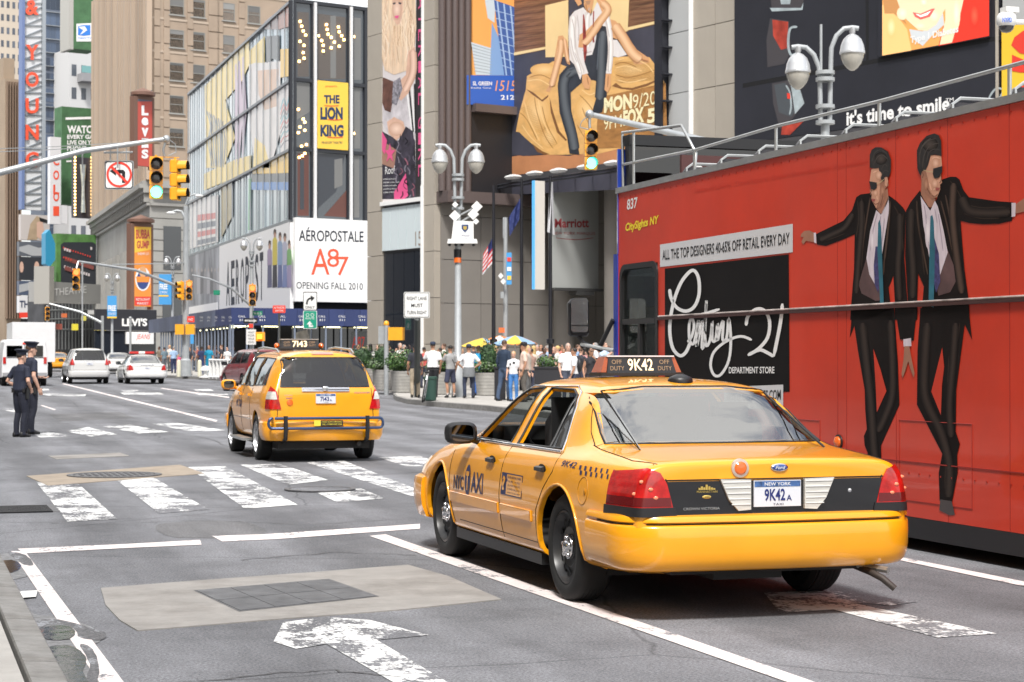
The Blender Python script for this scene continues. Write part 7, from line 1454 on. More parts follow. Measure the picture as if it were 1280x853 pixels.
_,r=board('marquee',62,225,40,62,126,352,377,mat('marquee_grey',(.34,.34,.33),.6),'long grey theatre marquee over the left pavement',cat='marquee',depth=3);wl=_
b=MB();wl.text(b,'THEATRE',68,370,108,361,WHITE,.04,yb=366);b.obj('lettering',r,0)
b=MB();wl.rect(b,uof(wl,60),uof(wl,66),zof(wl,62,380),zof(wl,62,333),mat('pale_side',0),-2,.2);b.obj('side_panel',r,0)
wl=Wall(-30,300,73.7);r=bthing('low_shops',wl,'row of dark shop fronts closing the far end of the street','building')
b=MB();wl.rect(b,uof(wl,-40),uof(wl,60),1.4,zof(wl,0,398),mat('shop_dark',(.05,.05,.055),.7,var=.5,scale=.3),-10,-1);b.obj('wall',r,0)
cc=[(.35,.30,.25),(.12,.03,.03),(.4,.38,.36),(.05,.08,.16),(.22,.2,.18),(.45,.40,.1)]
for k in range(20):x=-10+k*3.6;b=MB();wl.rect(b,uof(wl,x),uof(wl,x+2.6),2.0,5.4+(k*7%5)*.5,mat('shopfront_%d'%(k%6),cc[k%6],.5),-1,-.8);b.obj('shop_window',r,0)
wl=Wall(60,262,73.7);r=bthing('scaffolded_building',wl,'dark building wrapped in scaffolding left of the tower foot','building')
b=MB();wl.rect(b,uof(wl,60),uof(wl,150),1.4,zof(wl,60,366),mat('shop_dark',0),-8,-1.6);b.obj('wall',r,0)
for k in range(16):x=61+k*4.2;b=MB();b.tube([wl(x,437,0),wl(x,372,0)],.09,mat('scaffold_tube',(.20,.21,.21),.5,.5),5);b.obj('pole',r,40)
for y in(377,388,399,412):b=MB();b.tube([wl(60,y,.1),wl(128,y-.5,.1)],.09,mat('scaffold_tube',0),5);b.obj('ledger',r,40)
for k,(x,y,w_,h,c_)in enumerate(((91,405,7,8,(.7,.6,.05)),(103,395,5,6,(.6,.55,.1)),(78,392,6,5,(.6,.15,.05)),(119,413,14,12,(.75,.6,.08)),(70,405,8,7,(.3,.08,.06)),(111,388,8,5,(.5,.5,.5)),(36,405,15,4,(.6,.12,.04)),(45,414,10,3,(.6,.3,.05)))):
 wl2=Wall(x,215+k*3,73.7);q=thing('hanging_sign',wl2.at(0,6),['small yellow sign on the scaffolded building','pale yellow sign beside the scaffold pole','orange red sign at the scaffold left end','large yellow poster at street level by the tower','dull red sign at the foot of the scaffold','grey sign high on the scaffold','red strip sign above the white truck','orange strip sign just above the white truck roof'][k],'sign')
 b=MB();wl2.rect(b,0,uof(wl2,x+w_),zof(wl2,x,y+h),zof(wl2,x,y),mat('far_sign_%d'%k,c_,.5),-.4,0);b.obj('board',q,0)
LB=mat('left_block_stone',(.30,.27,.235),.8,var=.1,scale=.1);LB2=mat('left_block_dark',(.12,.12,.13),.5,var=.1,scale=.1)
rn=random.Random(11)
for k in range(7):
 y0=-70+k*46;h=[34,46,30,52,38,44,36][k];m_=[LB,LB2][k%2];y1=y0+40
 r=thing('city_block',(-32,(y0+y1)/2,gz(y0)),['sandstone','dark glass','low sandstone','tall dark','mid height sandstone','slate','far sandstone'][k]+' block lining the left side of the avenue, outside the photo','building')
 b=MB();b.bx((-52,y0,0),(-15,y1,h),m_);b.obj('shaft',r,0)
 q=MB();q.bx((0,0,0),(.15,2.2,2.2),WGF);me=q.mesh('window',0)
 for i in range(9):
  for j in range(int(h/4)-2):inst('window',me,r,MX.Translation((-15.1,y0+1.4+i*4.3,6+j*4)))
 b=MB();b.bx((-15.05,y0+2,.4),(-14.8,y1-2,3.8),DGL);b.obj('shop_window',r,0)
 if k%2==1:b=MB();b.bx((-15,y0+6,9),(-14.5,y0+26,21),[mat('left_board_yellow',(.7,.45,.05),.5),mat('left_board_white',(.7,.7,.7),.5),mat('left_board_red',(.55,.05,.04),.5)][k//2%3]);b.obj('billboard',r,0)
 # ================================================================ signals, lamps, signs
LG=mat('green_light',(.08,.95,.62),.5,emit=5.);LGW=mat('green_light_core',(.75,1.,.9),.5,emit=6.);LOR=mat('walk_orange',(1.,.22,.02),.5,emit=2.5);LOFF=mat('dark_lens',(.03,.02,.015),.2,coat=.6)
REDL=mat('red_arrow_light',(1.,.12,.03),.5,emit=3.)
def sig_head(parent,p,s,yaw,on=2,lamp=None):
 lamp=lamp or LG;T=MX.Translation(p)@MX.Rotation(yaw,4,'Z')@MX.Diagonal((s,s,s,1))
 b=MB()
 for k in range(3):
  z=-.175-k*.35;b.loft([[T@V((x*w_,y,z+zz*w_))for x,zz in((-.165,-.15),(-.15,-.168),(.15,-.168),(.165,-.15),(.165,.15),(.15,.168),(-.15,.168),(-.165,.15))]for y,w_ in((-.10,1),(.05,1),(.10,.82))],SIGY)
 b.tube([T@V((0,0,0)),T@V((0,0,.06))],.03*s,SIGY,8);hd=b.obj('signal_head',parent,30)
 for k in range(3):
  z=-.175-k*.35;q=MB();q.lathe([(.148,-.115),(.142,-.118),(.07,-.15),(0,-.155)],(0,0,0),(lamp if k==on else LOFF),18,'Y',T@MX.Translation((0,.0,z))@MX.Rotation(0,4,'X'))if False else None
  for kk in range(1):q.add([T@V((.138*math.cos(a),-.115,z+.138*math.sin(a)))for a in[2*math.pi*i/20 for i in range(20)]]+[T@V((0,-.14,z))],[(i,(i+1)%20,20)for i in range(20)],lamp if k==on else LOFF)
  q.obj('lens',hd,30)
  v=MB();n=14;rs=[[T@V((.15*math.cos(a),y,z+.15*math.sin(a)))for a in[R(-25+230*i/n)for i in range(n+1)]]for y in(-.10,-.10-.24)]
  rs[1]=[p_ if 0<i<n else p_ for i,p_ in enumerate(rs[1])];v.loft(rs,SIGY,False,False);rs2=[[T@V((.143*math.cos(a),y,z+.143*math.sin(a)))for a in[R(-25+230*i/n)for i in range(n+1)]]for y in(-.10,-.335)];v.loft(rs2,INK,False,False);v.obj('visor',hd,40)
 return hd
tip=dep(208,174,47);a0=onX(0,216,2.35);a0=dep(0,216,45.9)
ma=thing('signal_mast',(-.6,tip.y-.3,.15),'long grey mast arm with green signal reaching in from the left edge','traffic signal')
d_=(tip-a0);far=a0-d_*.9*.7-V((0,0,1.2))
b=MB();b.tube([V((-1.2,a0.y-.1,.15)),V((-1.2,a0.y-.1,5.4))],[.16,.13],STEEL,12);b.obj('pole',ma,40)
b=MB();mid=a0+d_*.5+V((0,0,.12));b.tube([V((-1.2,a0.y-.1,5.2)),V((.6,a0.y-.05,5.6)),a0,mid,tip],[.10,.10,.085,.07,.06],STEEL,10);b.ell(tip,(.10,.10,.10),STEEL,10);b.obj('arm',ma,60)
b=MB();hp=V((tip.x-.08,tip.y,tip.z-.02));b.tube([tip,hp+V((0,0,-.25)),hp+V((.03,0,-.42))],.03,STEEL,6);b.tube([tip+V((.04,0,0)),tip+V((.22,0,-.12)),tip+V((.24,0,-.32)),tip+V((.05,0,-.42))],.015,STEEL,6);b.obj('hanger',ma,60)
p1=dep(195,197,47);p2=dep(219,200,47.1)
b=MB();b.bx((p1.x-.16,p1.y-.04,p1.z+.0),(p2.x+.1,p2.y+.04,p2.z+.07),SIGY);b.obj('bracket',ma,30)
sig_head(ma,p1,1.0,R(-4));sig_head(ma,p2+V((0,0,-.0)),.98,R(62),on=9)
b=MB();c_=a0+d_*.5;
for x in(103,147):q=dep(x,192 if x==103 else 185,46.6);b.tube([q,q+V((0,0,-.5))],.02,STEEL,6)
b.obj('clamp',ma,40)
for y0_,y1_ in((190,182),(186,179)):
 b=MB();b.tube([dep(-30,y0_+1,47),dep(60,(y0_+y1_)/2+1.5,47),dep(150,y1_,47)],.012,STEEL,4);b.obj('guy_wire',ma,40)
def flat_sign(name,x0,y0,x1,y1,t_,m,label,drawf=None,parent=None,post=None,bm_=None):
 wl=Wall((x0+x1)/2,t_,90+18.14);r=parent or thing(name,wl((x0+x1)/2,y1),label,'sign');b=MB();P=rrect(*[uof(wl,x0),uof(wl,x1)],zof(wl,x0,y1),zof(wl,x0,y0),.05)
 b.prism([wl.at(u,z_,0)for u,z_ in P],-wl.n*.02,m);o_=b.obj('sign_plate',r,20)
 if drawf:q=MB();drawf(q,wl);q.obj('lettering',o_,0)
 if post:q=MB();q.tube([wl(post[0],post[1],-.05),gnd(post[0],post[2])],post[3],post[4],8);q.obj('post',r,40)
 return r,wl
def nlt(q,wl):
 c=(149,218.5)
 def ring(r0,r1,m,off):
  n=32;q.add([wl(c[0]+r_*math.cos(2*math.pi*i/n),c[1]+r_*math.sin(2*math.pi*i/n),off)for r_ in(r0,r1)for i in range(n)],[(i,(i+1)%n,n+(i+1)%n,n+i)for i in range(n)],m)
 wl.pic(q,rr_px(131.3,202,166,236,3),mat('black_line',(.02,.02,.02),.5),.004);wl.pic(q,rr_px(132.3,203,165,235,2.6),WPL,.006)
 wl.pic(q,[(137,214),(145,209),(145,212.5),(154,212.5),(156.5,215),(156.5,229),(152.5,229),(152.5,217),(145,217),(145,220)],INK,.009)
 ring(13.2,16,REDP,.012);k=.707;wl.pic(q,[(c[0]-14*k-1.2,c[1]-14*k+1),(c[0]-14*k+1,c[1]-14*k-1.2),(c[0]+14*k+1.2,c[1]+14*k-1),(c[0]+14*k-1,c[1]+14*k+1.2)],REDP,.014)
def rr_px(x0,y0,x1,y1,r):return[(a,c)for a,c in rrect(x0,x1,y0,y1,r,4)]
r,wl=flat_sign('no_left_turn_sign',130.5,201,167,237,46.7,STEEL,'square white no left turn sign hanging from the mast arm',nlt)
b=MB();b.tube([wl(130,191,.02),wl(166,190.5,.02)],.025,STEEL,6)
for x in(138,158):b.tube([wl(x,185,.02),wl(x,202,.02)],.015,STEEL,5)
b.obj('hanger',r,40)
GLB=mat('globe_glass',(.42,.40,.35),.25,coat=.6);GLBS=mat('globe_shell',(.52,.53,.54),.32,.5)
def twin_lamp(x,ytop,ybase,t_,k,label,extra=None,h1=0.,base=None):
 p=colat(x,t_);top=dep(x,ytop,t_).z;r=thing('street_lamp',p,label,'street lamp');e=V((math.cos(TH),-math.sin(TH),0));z0=p.z+.15
 b=MB();b.tube([V((p.x,p.y,z0)),V((p.x,p.y,z0+1.1)),V((p.x,p.y,z0+1.2)),V((p.x,p.y,top-2.1*k))],[.22,.20,.12,.095],GREY,14)
 for z_ in(-2.1,-1.75,-1.15,-1.0):b.lathe([(.10,-.05),(.19*k+.02,-.04),(.19*k+.02,.04),(.10,.05)],(p.x,p.y,top+z_*k),GREY,14)
 b.obj('pole',r,40)
 for s in(-1,1):
  arm=[V((p.x,p.y,top-2.1*k))+e*s*.10*k,V((p.x,p.y,top-1.0*k))+e*s*.12*k]
  cx,rr_=.38*k,.30*k
  arm+=[V((p.x,p.y,top-.45*k))+e*s*.14*k,V((p.x,p.y,top-.18*k))+e*s*.25*k,V((p.x,p.y,top-.02*k))+e*s*.42*k,V((p.x,p.y,top))+e*s*.60*k,V((p.x,p.y,top-.02*k))+e*s*.74*k]
  b=MB();off=V((0,0,h1*(s<0)));arm=[a+(off if i>1 else V())for i,a in enumerate(arm)];b.tube(arm,.055*k,GREY,8);a_=b.obj('arm',r,60)
  c=arm[-2]+V((0,0,-.12*k));b=MB();b.lathe([(.03,.14),(.07,.12),(.07,.02),(.05,-.02),(.12,-.06),(.20,-.14),(.255,-.27),(.275,-.40),(.285,-.42),(.285,-.46),(.26,-.47)],(0,0,0),GLBS,20,'Z',MX.Translation(c)@MX.Diagonal((k,k,k,1)));g_=b.obj('lamp_shade',a_,40)
  b=MB();b.lathe([(.258,-.47),(.25,-.55),(.20,-.68),(.12,-.78),(.05,-.83),(0,-.84)],(0,0,0),GLB,20,'Z',MX.Translation(c)@MX.Diagonal((k,k,k,1)));b.obj('globe',a_,40)
 return r,p,top,e
r,p,top,e=twin_lamp(572.5,181,494,62,1.0,'grey twin globe street lamp carrying a white police box and diamond plates')
b=MB();zz=lambda y:dep(572,y,61.8).z;q_=lambda x,y,t2=61.7:dep(x,y,t2)
b.prism([q_(564,303),q_(592,303),q_(592,277),q_(567,276)],q_(572,290,62.4)-q_(572,290,61.7),WPL);bx_=b.obj('equipment_box',r,0)
b=MB();b.prism([q_(559,304.5,61.6),q_(597,304.5,61.6),q_(596,299,61.6),q_(560,299,61.6)],q_(572,290,62.3)-q_(572,290,61.6),WPL)
for x in(562,570,578,592):b.lathe([(.0,.02),(.06,.02),(.05,-.05),(0,-.07)],q_(x,305.5,61.9),INK,10)
b.obj('camera_rail',r,30)
b=MB();w_=lambda x,y,o_:dep(x,y,61.69-o_)
b.poly([w_(x,y,0)for x,y in((577,281),(585.5,281),(585.5,286),(581.3,291),(577,286))],mat('shield_blue',(.02,.05,.16),.5));b.poly([w_(x,y,.01)for x,y in((579,283),(583.5,283),(583.5,286),(581.3,288),(579,286))],GOLD)
addtext(b,'POLICE',w_(577,296,0),w_(587,296,0),w_(577,293.5,0),mat('plate_blue',0));addtext(b,'NYPD',w_(578,300,0),w_(586,300,0),w_(578,298,0),mat('plate_blue',0));b.obj('lettering',bx_,0)
for x,y in((568.5,270),(591.5,268),(596,258.5),(569,256),(595,277)):
 b=MB();s_=7.2 if(x,y)in((568.5,270),(591.5,268),(596,258.5))else 4;c0=61.75
 b.prism([dep(x+a,y+c,c0)for a,c in((-s_,0),(0,s_),(s_,0),(0,-s_))],dep(x,y,c0+.06)-dep(x,y,c0),WPL);b.tube([dep(x,y,c0+.05),dep(572,y+12,62)],.03,GREY,5);b.obj('diamond_plate',r,20)
b=MB();b.lathe([(.125,-.16),(.125,.16)],dep(572,318,62),INK,14);b.lathe([(.127,-.08),(.127,.08)],dep(572,325.5,62),LENSO,14);b.obj('pole_band',r,30)
r,p,top,e=twin_lamp(1032,34,0,41.5,1.0,'weathered twin globe street lamp rising behind the bus rail',h1=-.42)
b=MB();b.tube([p+V((-.1,0,top-1.2)),p+V((-.1,0,top+.05))],.03,GREY,6);b.obj('aerial',r,40)
r,p,top,e=twin_lamp(314.5,298,440,97,.68,'slim twin globe street lamp with signs in front of the store banner')
pole3=r;P3=p
for x,y,t_,lab in((140,342,170,'distant twin globe street lamp with a blue banner left of the orange sign'),(215.5,321,150,'twin globe street lamp with a blue banner beside the tall kerb pole')):
 r,p,top,e=twin_lamp(x,y,0,t_,.8,lab)
 x0=x-(6 if x<200 else 17);b=MB();wl=Wall(x0,t_-.4,108);yb_=y+28 if x<200 else y+22
 wl.rect(b,0,uof(wl,x0+(12 if x<200 else 16)),zof(wl,x0,yb_+(28 if x<200 else 38)),zof(wl,x0,yb_),mat('banner_blue',(.06,.30,.62),.5),-.03,0);bo=b.obj('banner',r,0)
 b=MB();wl.text(b,'FREE',x0+1,yb_+19,x0+11,yb_+12,WHITE,.02,bold=.03);wl.text(b,'CONCERT',x0+1,yb_+24,x0+11,yb_+21,WHITE,.02);wl.pic(b,[(x0,yb_+26),(x0+12,yb_+26),(x0+12,yb_+28),(x0,yb_+28)],mat('sign_yellow',0),.02);b.obj('lettering',bo,0)
T1=106;p=colat(232,T1);z0=p.z+.15
r=thing('signal_pole',p,'tall thick grey pole on the far corner with lamp bracket, signals and mast arm','traffic signal')
b=MB();tp=dep(232,258,T1);b.tube([V((p.x,p.y,z0)),V((p.x,p.y,z0+.9)),V((p.x,p.y,z0+1.0)),V((p.x,p.y,tp.z))],[.34,.30,.20,.13],GREY,14);b.obj('pole',r,40)
b=MB();b.tube([dep(232,285,T1),dep(231,272,T1),dep(227,264.5,T1),dep(221,263.5,T1),dep(216,265,T1)],.07,GREY,8);b.ell(dep(214.5,266.5,T1),(.30,.14,.10),WPL,12);b.obj('lamp_bracket',r,60)
b=MB();b.tube([dep(232,256,T1),dep(236,246,T1),dep(243,243,T1),dep(249,244,T1)],.05,GREY,8);b.ell(dep(249,245,T1),(.24,.12,.08),WPL,12);b.obj('lamp_bracket',r,60)
b=MB();e_=dep(98,327,103);b.tube([dep(232,362,T1),dep(170,338,104.5),e_],[.10,.08,.06],STEEL,8);b.obj('mast_arm',r,60)
b=MB();b.tube([dep(232,329,T1),dep(140,331,103)],.03,STEEL,5);b.obj('guy_rod',r,40)
hp=dep(95.5,336,102.8);b=MB();b.tube([e_,hp],.05,STEEL,6);b.obj('hanger',r,40);sig_head(r,hp,1.15,R(-10),on=0,lamp=REDL)
sig_head(r,dep(236.5,351,T1-.5),1.05,R(-10),on=0,lamp=REDL);sig_head(r,dep(227,352,T1-.4),1.0,R(-70),on=9)
for x in(225,238):
 b=MB();q=dep(x,412,T1-.4);b.box(q,(.5,.3,.58),SIGY,R(-20));b.obj('walk_signal',r,20)
b=MB();wl=Wall(232,T1-.5,108);b2=MB();b2.prism([wl(234,403,0),wl(243,403,0),wl(243,395.5,0),wl(234,395.5,0)],-wl.n*.05,REDP);wl.text(b2,'NO',236,401,241,398,WHITE,.02);b2.obj('red_sign',r,0)
b=MB();q=dep(238,440,T1);b.prism([wl(238,430,.1),wl(242,430,.1),wl(242,418,.1),wl(238,418,.1)],-wl.n*.1,mat('banner_blue',0));b.obj('pole_poster',r,0)
wl=Wall(314,96.6,108)
r=thing('street_signs',wl(314,400),'cluster of one way, street name and walking rule signs on the slim lamp','sign')
b=MB();wl.rect(b,uof(wl,304.5),uof(wl,322),zof(wl,304,404.5),zof(wl,304,398),INK,-.03,0);ow=b.obj('sign_plate',r,0,label='black one way arrow plate')
b=MB();wl.pic(b,[(306,402),(306,400),(317,400),(317,398.8),(321,401.2),(317,403.6),(317,402.3)],WPL,.01);wl.text(b,'ONE WAY',307.5,401.8,316,400.4,INK,.02);b.obj('lettering',ow,0)
b=MB();wl.rect(b,uof(wl,316),uof(wl,328),zof(wl,304,394.5),zof(wl,304,389),mat('street_green',(.01,.22,.12),.5),-.03,0);wl.rect(b,uof(wl,267),uof(wl,275),zof(wl,304,369),zof(wl,304,363),mat('street_green',0),-.03,0);sn=b.obj('street_name_plate',r,0);b=MB();wl.text(b,'W 45 St',317,393.5,327,390.5,WPL,.01);b.obj('lettering',sn,0)
b=MB();wl.rect(b,uof(wl,308),uof(wl,320),zof(wl,304,431),zof(wl,304,412),WPL,-.03,0);wp=b.obj('sign_plate',r,0,label='white walking rule plate');b=MB()
for k,tx_ in enumerate(('WAIT','FOR','WALK','SIGNAL')):wl.text(b,tx_,310,417+k*4,318,414.4+k*4,INK,.01)
b.obj('lettering',wp,0);b=MB();wl.rect(b,uof(wl,311),uof(wl,316.5),zof(wl,304,410),zof(wl,304,405),REDP,-.03,0.01);b.obj('red_plate',r,0)
b=MB();q=dep(325.5,421,96.5);b.box(q,(.46,.3,.46),SIGY,R(-18));w2=b.obj('walk_signal',r,20);b=MB();b.box(dep(324.5,421,96.2),(.24,.02,.24),LOR,R(-18));b.obj('hand_light',w2,0)
sig_head(r,dep(315.5,356,96.3),1.05,R(-10),on=0,lamp=REDL)
b=MB();b.tube([dep(314,383,97),dep(290,361,96.5),dep(262,349,96),dep(240,344,95.8)],[.07,.06,.045,.04],STEEL,7);b.obj('bracket_arm',r,60)
def only(q,wl):
 wl.pic(q,rr_px(379.6,366,395.6,387.4,1.5),WPL,.006);ribbon(q,lambda x,y,o_:wl(x,y,o_),[(383.5,381),(384,377),(386,374),(389,373)],2.2,INK,.012);wl.pic(q,[(388,369.5),(393.5,372.5),(389,377)],INK,.012);wl.text(q,'ONLY',381.5,386,393.5,382.8,INK,.012,bold=.02)
r,wl=flat_sign('right_turn_only_sign',379,365,396.4,388,84,mat('black_line',0),'white right turn only arrow sign above a green bicycle sign',only,post=(387.5,389,470,.04,DPOLE))
def bike(q,wl):
 wl.pic(q,rr_px(379.6,389,395.6,410.5,1.5),mat('street_green2',(.0,.26,.16),.5),.006)
 for x in(384.5,390.5):ribbon(q,lambda a,c,o_:wl(a,c,o_),el(x,394,1.9,1.9,10)+[el(x,394,1.9,1.9,10)[0]],.5,WPL,.012)
 wl.text(q,'ROUTE',382,399.5,393,397,WPL,.012);wl.pic(q,[(386,409),(386,405.8),(383.4,405.8),(387,401.5),(390.5,405.8),(388.2,405.8),(388.2,407),(391.5,407),(391.5,409)],WPL,.012)
flat_sign('bike_sign',379,388.6,396.4,411.2,84,WPL,'',bike,parent=r)
def rl(q,wl):
 wl.pic(q,rr_px(505.5,366,536.5,397,1.5),mat('black_line',0),.004);wl.pic(q,rr_px(506.3,366.8,535.7,396.2,1.3),WPL,.006)
 for tx_,y,x0,x1 in(('RIGHT LANE',375.5,508.5,533.5),('MUST',384.3,514,528.5),('TURN RIGHT',393.2,508.5,533.5)):wl.text(q,tx_,x0,y,x1,y-4.6,INK,.012,bold=.01)
flat_sign('lane_sign',504.8,365.2,537.2,397.7,56.5,WPL,'white square right lane must turn right sign on a dark post',rl,post=(521.5,397,501.5,.10,DPOLE))
p=colat(483,70);r=thing('walk_signal_post',p,'short grey post with yellow pedestrian signals and the back of a sign','traffic signal');b=MB();b.tube([p,dep(483,407,70)],.09,GREY,10);b.ell(dep(483,405,70),(.11,.11,.12),SIGY,10);b.obj('post',r,40)
b=MB();b.box(dep(495.5,417.5,69.9),(.55,.3,.48),SIGY,R(-30));b.tube([dep(483,412,70),dep(492,412,70)],.03,SIGY,6);b.tube([dep(483,421,70),dep(492,421,70)],.03,SIGY,6);b.obj('walk_signal',r,20);b=MB();b.box(dep(480,419,70.2),(.42,.03,.66),GREY,R(-18));b.obj('sign_back',r,0)
flat_sign('red_notice_sign',341,382,357,391.5,92,REDP,'small red notice sign on a dark post in front of the navy shed',lambda q,wl:(wl.text(q,'NO STANDING',342.5,386,355.5,383.5,WPL,.012),wl.text(q,'ANYTIME',344,389.8,354,387.5,WPL,.012)),post=(349,391,470,.05,DPOLE))
T2=49;r=thing('signal_mast',colat(905,50),'grey mast arm with a green signal in front of the gold billboard','traffic signal')
pp=colat(905,50);b=MB();b.tube([pp,V((pp.x,pp.y,dep(905,190,50).z))],[.16,.12],STEEL,12);b.obj('pole',r,40)
b=MB();b.tube([V((pp.x,pp.y,dep(905,182,50).z)),dep(815,160.5,49.4),dep(737,143,T2)],[.11,.09,.07],STEEL,10);b.ell(dep(737,143,T2),(.12,.12,.12),STEEL,10);b.obj('arm',r,60)
b=MB();b.tube([dep(737,143,T2),dep(737,156,T2),dep(737.5,163,T2)],.035,STEEL,6);b.tube([dep(734,146,T2),dep(727,152,T2),dep(725,159,T2),dep(735,162,T2)],.016,STEEL,6);b.obj('hanger',r,60)
sig_head(r,dep(738,163.5,T2-.2),.98,R(-10))
T3=190;p=colat(128,T3);r=thing('signal_mast',p,'distant thin mast arm sloping down over the traffic, left of the blue banners','traffic signal');b=MB();b.tube([p,dep(128,395,T3)],.14,STEEL,8);b.tube([dep(128,404,T3),dep(100,390,T3),dep(62,380,T3)],[.14,.11,.09],STEEL,7);b.obj('arm',r,50);sig_head(r,dep(59,384,T3-.5),1.3,0,on=9)
for x,y0,y1,t_,lab in((59,438,383,240,'thin grey pole left of the minivan roof'),(163,470,398,150,'dark post between police car and tower shops'),(103,440,330,210,'slim dark pole carrying the red signal arm far down the street')):
 p=colat(x,t_);r=thing('utility_pole',p,lab,'pole');b=MB();b.tube([p,dep(x,y1,t_)],.09,GREY,8);b.ell(dep(x,y1,t_),(.14,.14,.14),GREY,8);b.obj('pole',r,40)
p=colat(1268,36);r=thing('camera_pole',p,'white police dome camera on a pole at the top right corner','camera');b=MB();b.tube([p,dep(1290,-40,36)][:0]or[V((dep(1300,40,36).x,dep(1300,40,36).y,0)),dep(1300,-60,36)],.12,GREY,10);b.tube([dep(1300,28,36),dep(1262,28,36)],.05,WPL,8);b.obj('pole',r,40)
b=MB();c=dep(1258,28,36);b.lathe([(0,.24),(.07,.24),(.08,.18),(.14,.17),(.18,.12),(.19,-.02),(.15,-.08)],c,WPL,20);b.box(dep(1262,13,36),(.28,.22,.10),WPL);cm=b.obj('camera_housing',r,40)
b=MB();b.lathe([(.145,-.08),(.13,-.14),(.08,-.19),(0,-.21)],c,mat('smoked_dome',(.02,.02,.025),.08,coat=1.),20);b.obj('dome',cm,40);b=MB();addtext(b,'NYPD',dep(1253,28,35.79),dep(1265,28,35.79),dep(1253,22,35.79),mat('police_blue',(.03,.12,.55),.5),bold=.03);b.obj('lettering',cm,0)
def flag(x,ytop,t_,label,pts,m,draw=None):
 p=colat(x,t_);r=thing('flagpole',p,label,'flagpole');b=MB();b.tube([p,dep(x,ytop,t_)],[.085,.05],mat('black_pole',(.012,.012,.016),.35),10)
 for y in(455,427):b.lathe([(.1,-.1),(.15,-.08),(.15,.08),(.1,.1)],dep(x,y,t_),mat('black_pole',0),12)
 b.obj('pole',r,40)
 q=MB();nx,nz_=12,10;vs=[]
 for j in range(nz_+1):
  for i in range(nx+1):
   f,g_=i/nx,j/nz_;tl,tr,br,bl=pts;xx=(tl[0]*(1-f)+tr[0]*f)*(1-g_)+(bl[0]*(1-f)+br[0]*f)*g_;yy=(tl[1]*(1-f)+tr[1]*f)*(1-g_)+(bl[1]*(1-f)+br[1]*f)*g_
   vs.append(dep(xx,yy,t_+.12*math.sin(f*9+g_*2.5)*(1-abs(1-f)*.2)))
 q.add(vs,[(j*(nx+1)+i,j*(nx+1)+i+1,(j+1)*(nx+1)+i+1,(j+1)*(nx+1)+i)for j in range(nz_)for i in range(nx)],m if not draw else WPL)
 if draw:
  q.m=[q.mi(draw(i/nx,j/nz_))for j in range(nz_)for i in range(nx)]
 q.obj('flag',r,60)
FR_,FW_,FB_=mat('flag_red',(.60,.05,.05),.7),mat('flag_white',(.68,.68,.70),.7),mat('flag_blue',(.035,.05,.17),.7)
flag(617,232,71,'black flagpole with the stars and stripes hanging limp',[(615,297),(616.5,296),(616,325),(603,343)][::1]and[(604,318),(616,297),(615,330),(603,344)],FW_,lambda f,g_:FB_ if(f>.45 and g_<.35)else(FR_ if int(g_*10)%2==0 else FW_))
flag(652,224,72,'black flagpole with a folded navy blue flag',[(636,272),(651,247),(649,275),(637,296)],FB_)
flag(688,220,70,'black flagpole with a narrow white lettered flag',[(688,228),(691,228),(693,294),(684,290)],FW_)
p=colat(632,75);r=thing('banner_post',p,'grey post with a blue event banner and small box between the flagpoles','post');b=MB();b.tube([p,dep(632,272,75)],[.11,.08],GREY,10);b.tube([dep(630,272,75),dep(630,298,75)],.05,GREY,6);b.obj('post',r,40)
b=MB();wl=Wall(632.5,74.7,108);wl.rect(b,uof(wl,633),uof(wl,639.5),zof(wl,633,356),zof(wl,633,316),mat('banner_blue',0),-.03,0);bo=b.obj('banner',r,0);b=MB()
for y0 in(322,334,345):wl.pic(b,[(634,y0),(639,y0),(639,y0+5),(634,y0+5)],[WHITE,mat('sign_yellow',0),REDP][(y0//11)%3],.02)
b.obj('print',bo,0)
for x,y in((626,345),(629,352)):b=MB();b.prism([dep(x+a,y+c,74.6)for a,c in((-3.5,0),(0,4),(3.5,0),(0,-4))],dep(x,y,74.66)-dep(x,y,74.6),WPL);b.obj('diamond_plate',r,0)
b=MB();b.box(dep(627.5,369,74.6),(.13,.1,.26),GREY);b.obj('box',r,0);b=MB();b.box(dep(627,413,74.6),(.24,.03,.2),LENSO);b.obj('orange_plate',r,0)
# ================================================================ pavement things
BZ=mat('planter_concrete',(.36,.35,.325),.8,var=.12,scale=5,dirt=.2);LEAFS=[mat('leaf_%d'%k,c,.6,var=.3,scale=3)for k,c in enumerate(((.022,.055,.018),(.04,.09,.025),(.075,.15,.035),(.12,.16,.10)))]
def leafclump(mb,c,r,n,m,seed,up=.5,size=.06,ms=None):
 rg=random.Random(seed)
 for k in range(n):
  d=V((rg.gauss(0,1),rg.gauss(0,1),rg.gauss(0,1))).normalized();q=V(c)+V((d.x*r[0],d.y*r[1],d.z*r[2]))*rg.uniform(.72,1.06)
  a=V((rg.uniform(-1,1),rg.uniform(-1,1),rg.uniform(-.4,1))).normalized()*size*rg.uniform(.7,1.5);bb=d.cross(a).normalized()*size*.45
  mb.add([q-bb*.2,q+a*.5+bb,q+a,q+a*.5-bb],[(0,1,2),(0,2,3)],(ms or[m])[rg.randrange(len(ms or[m]))])
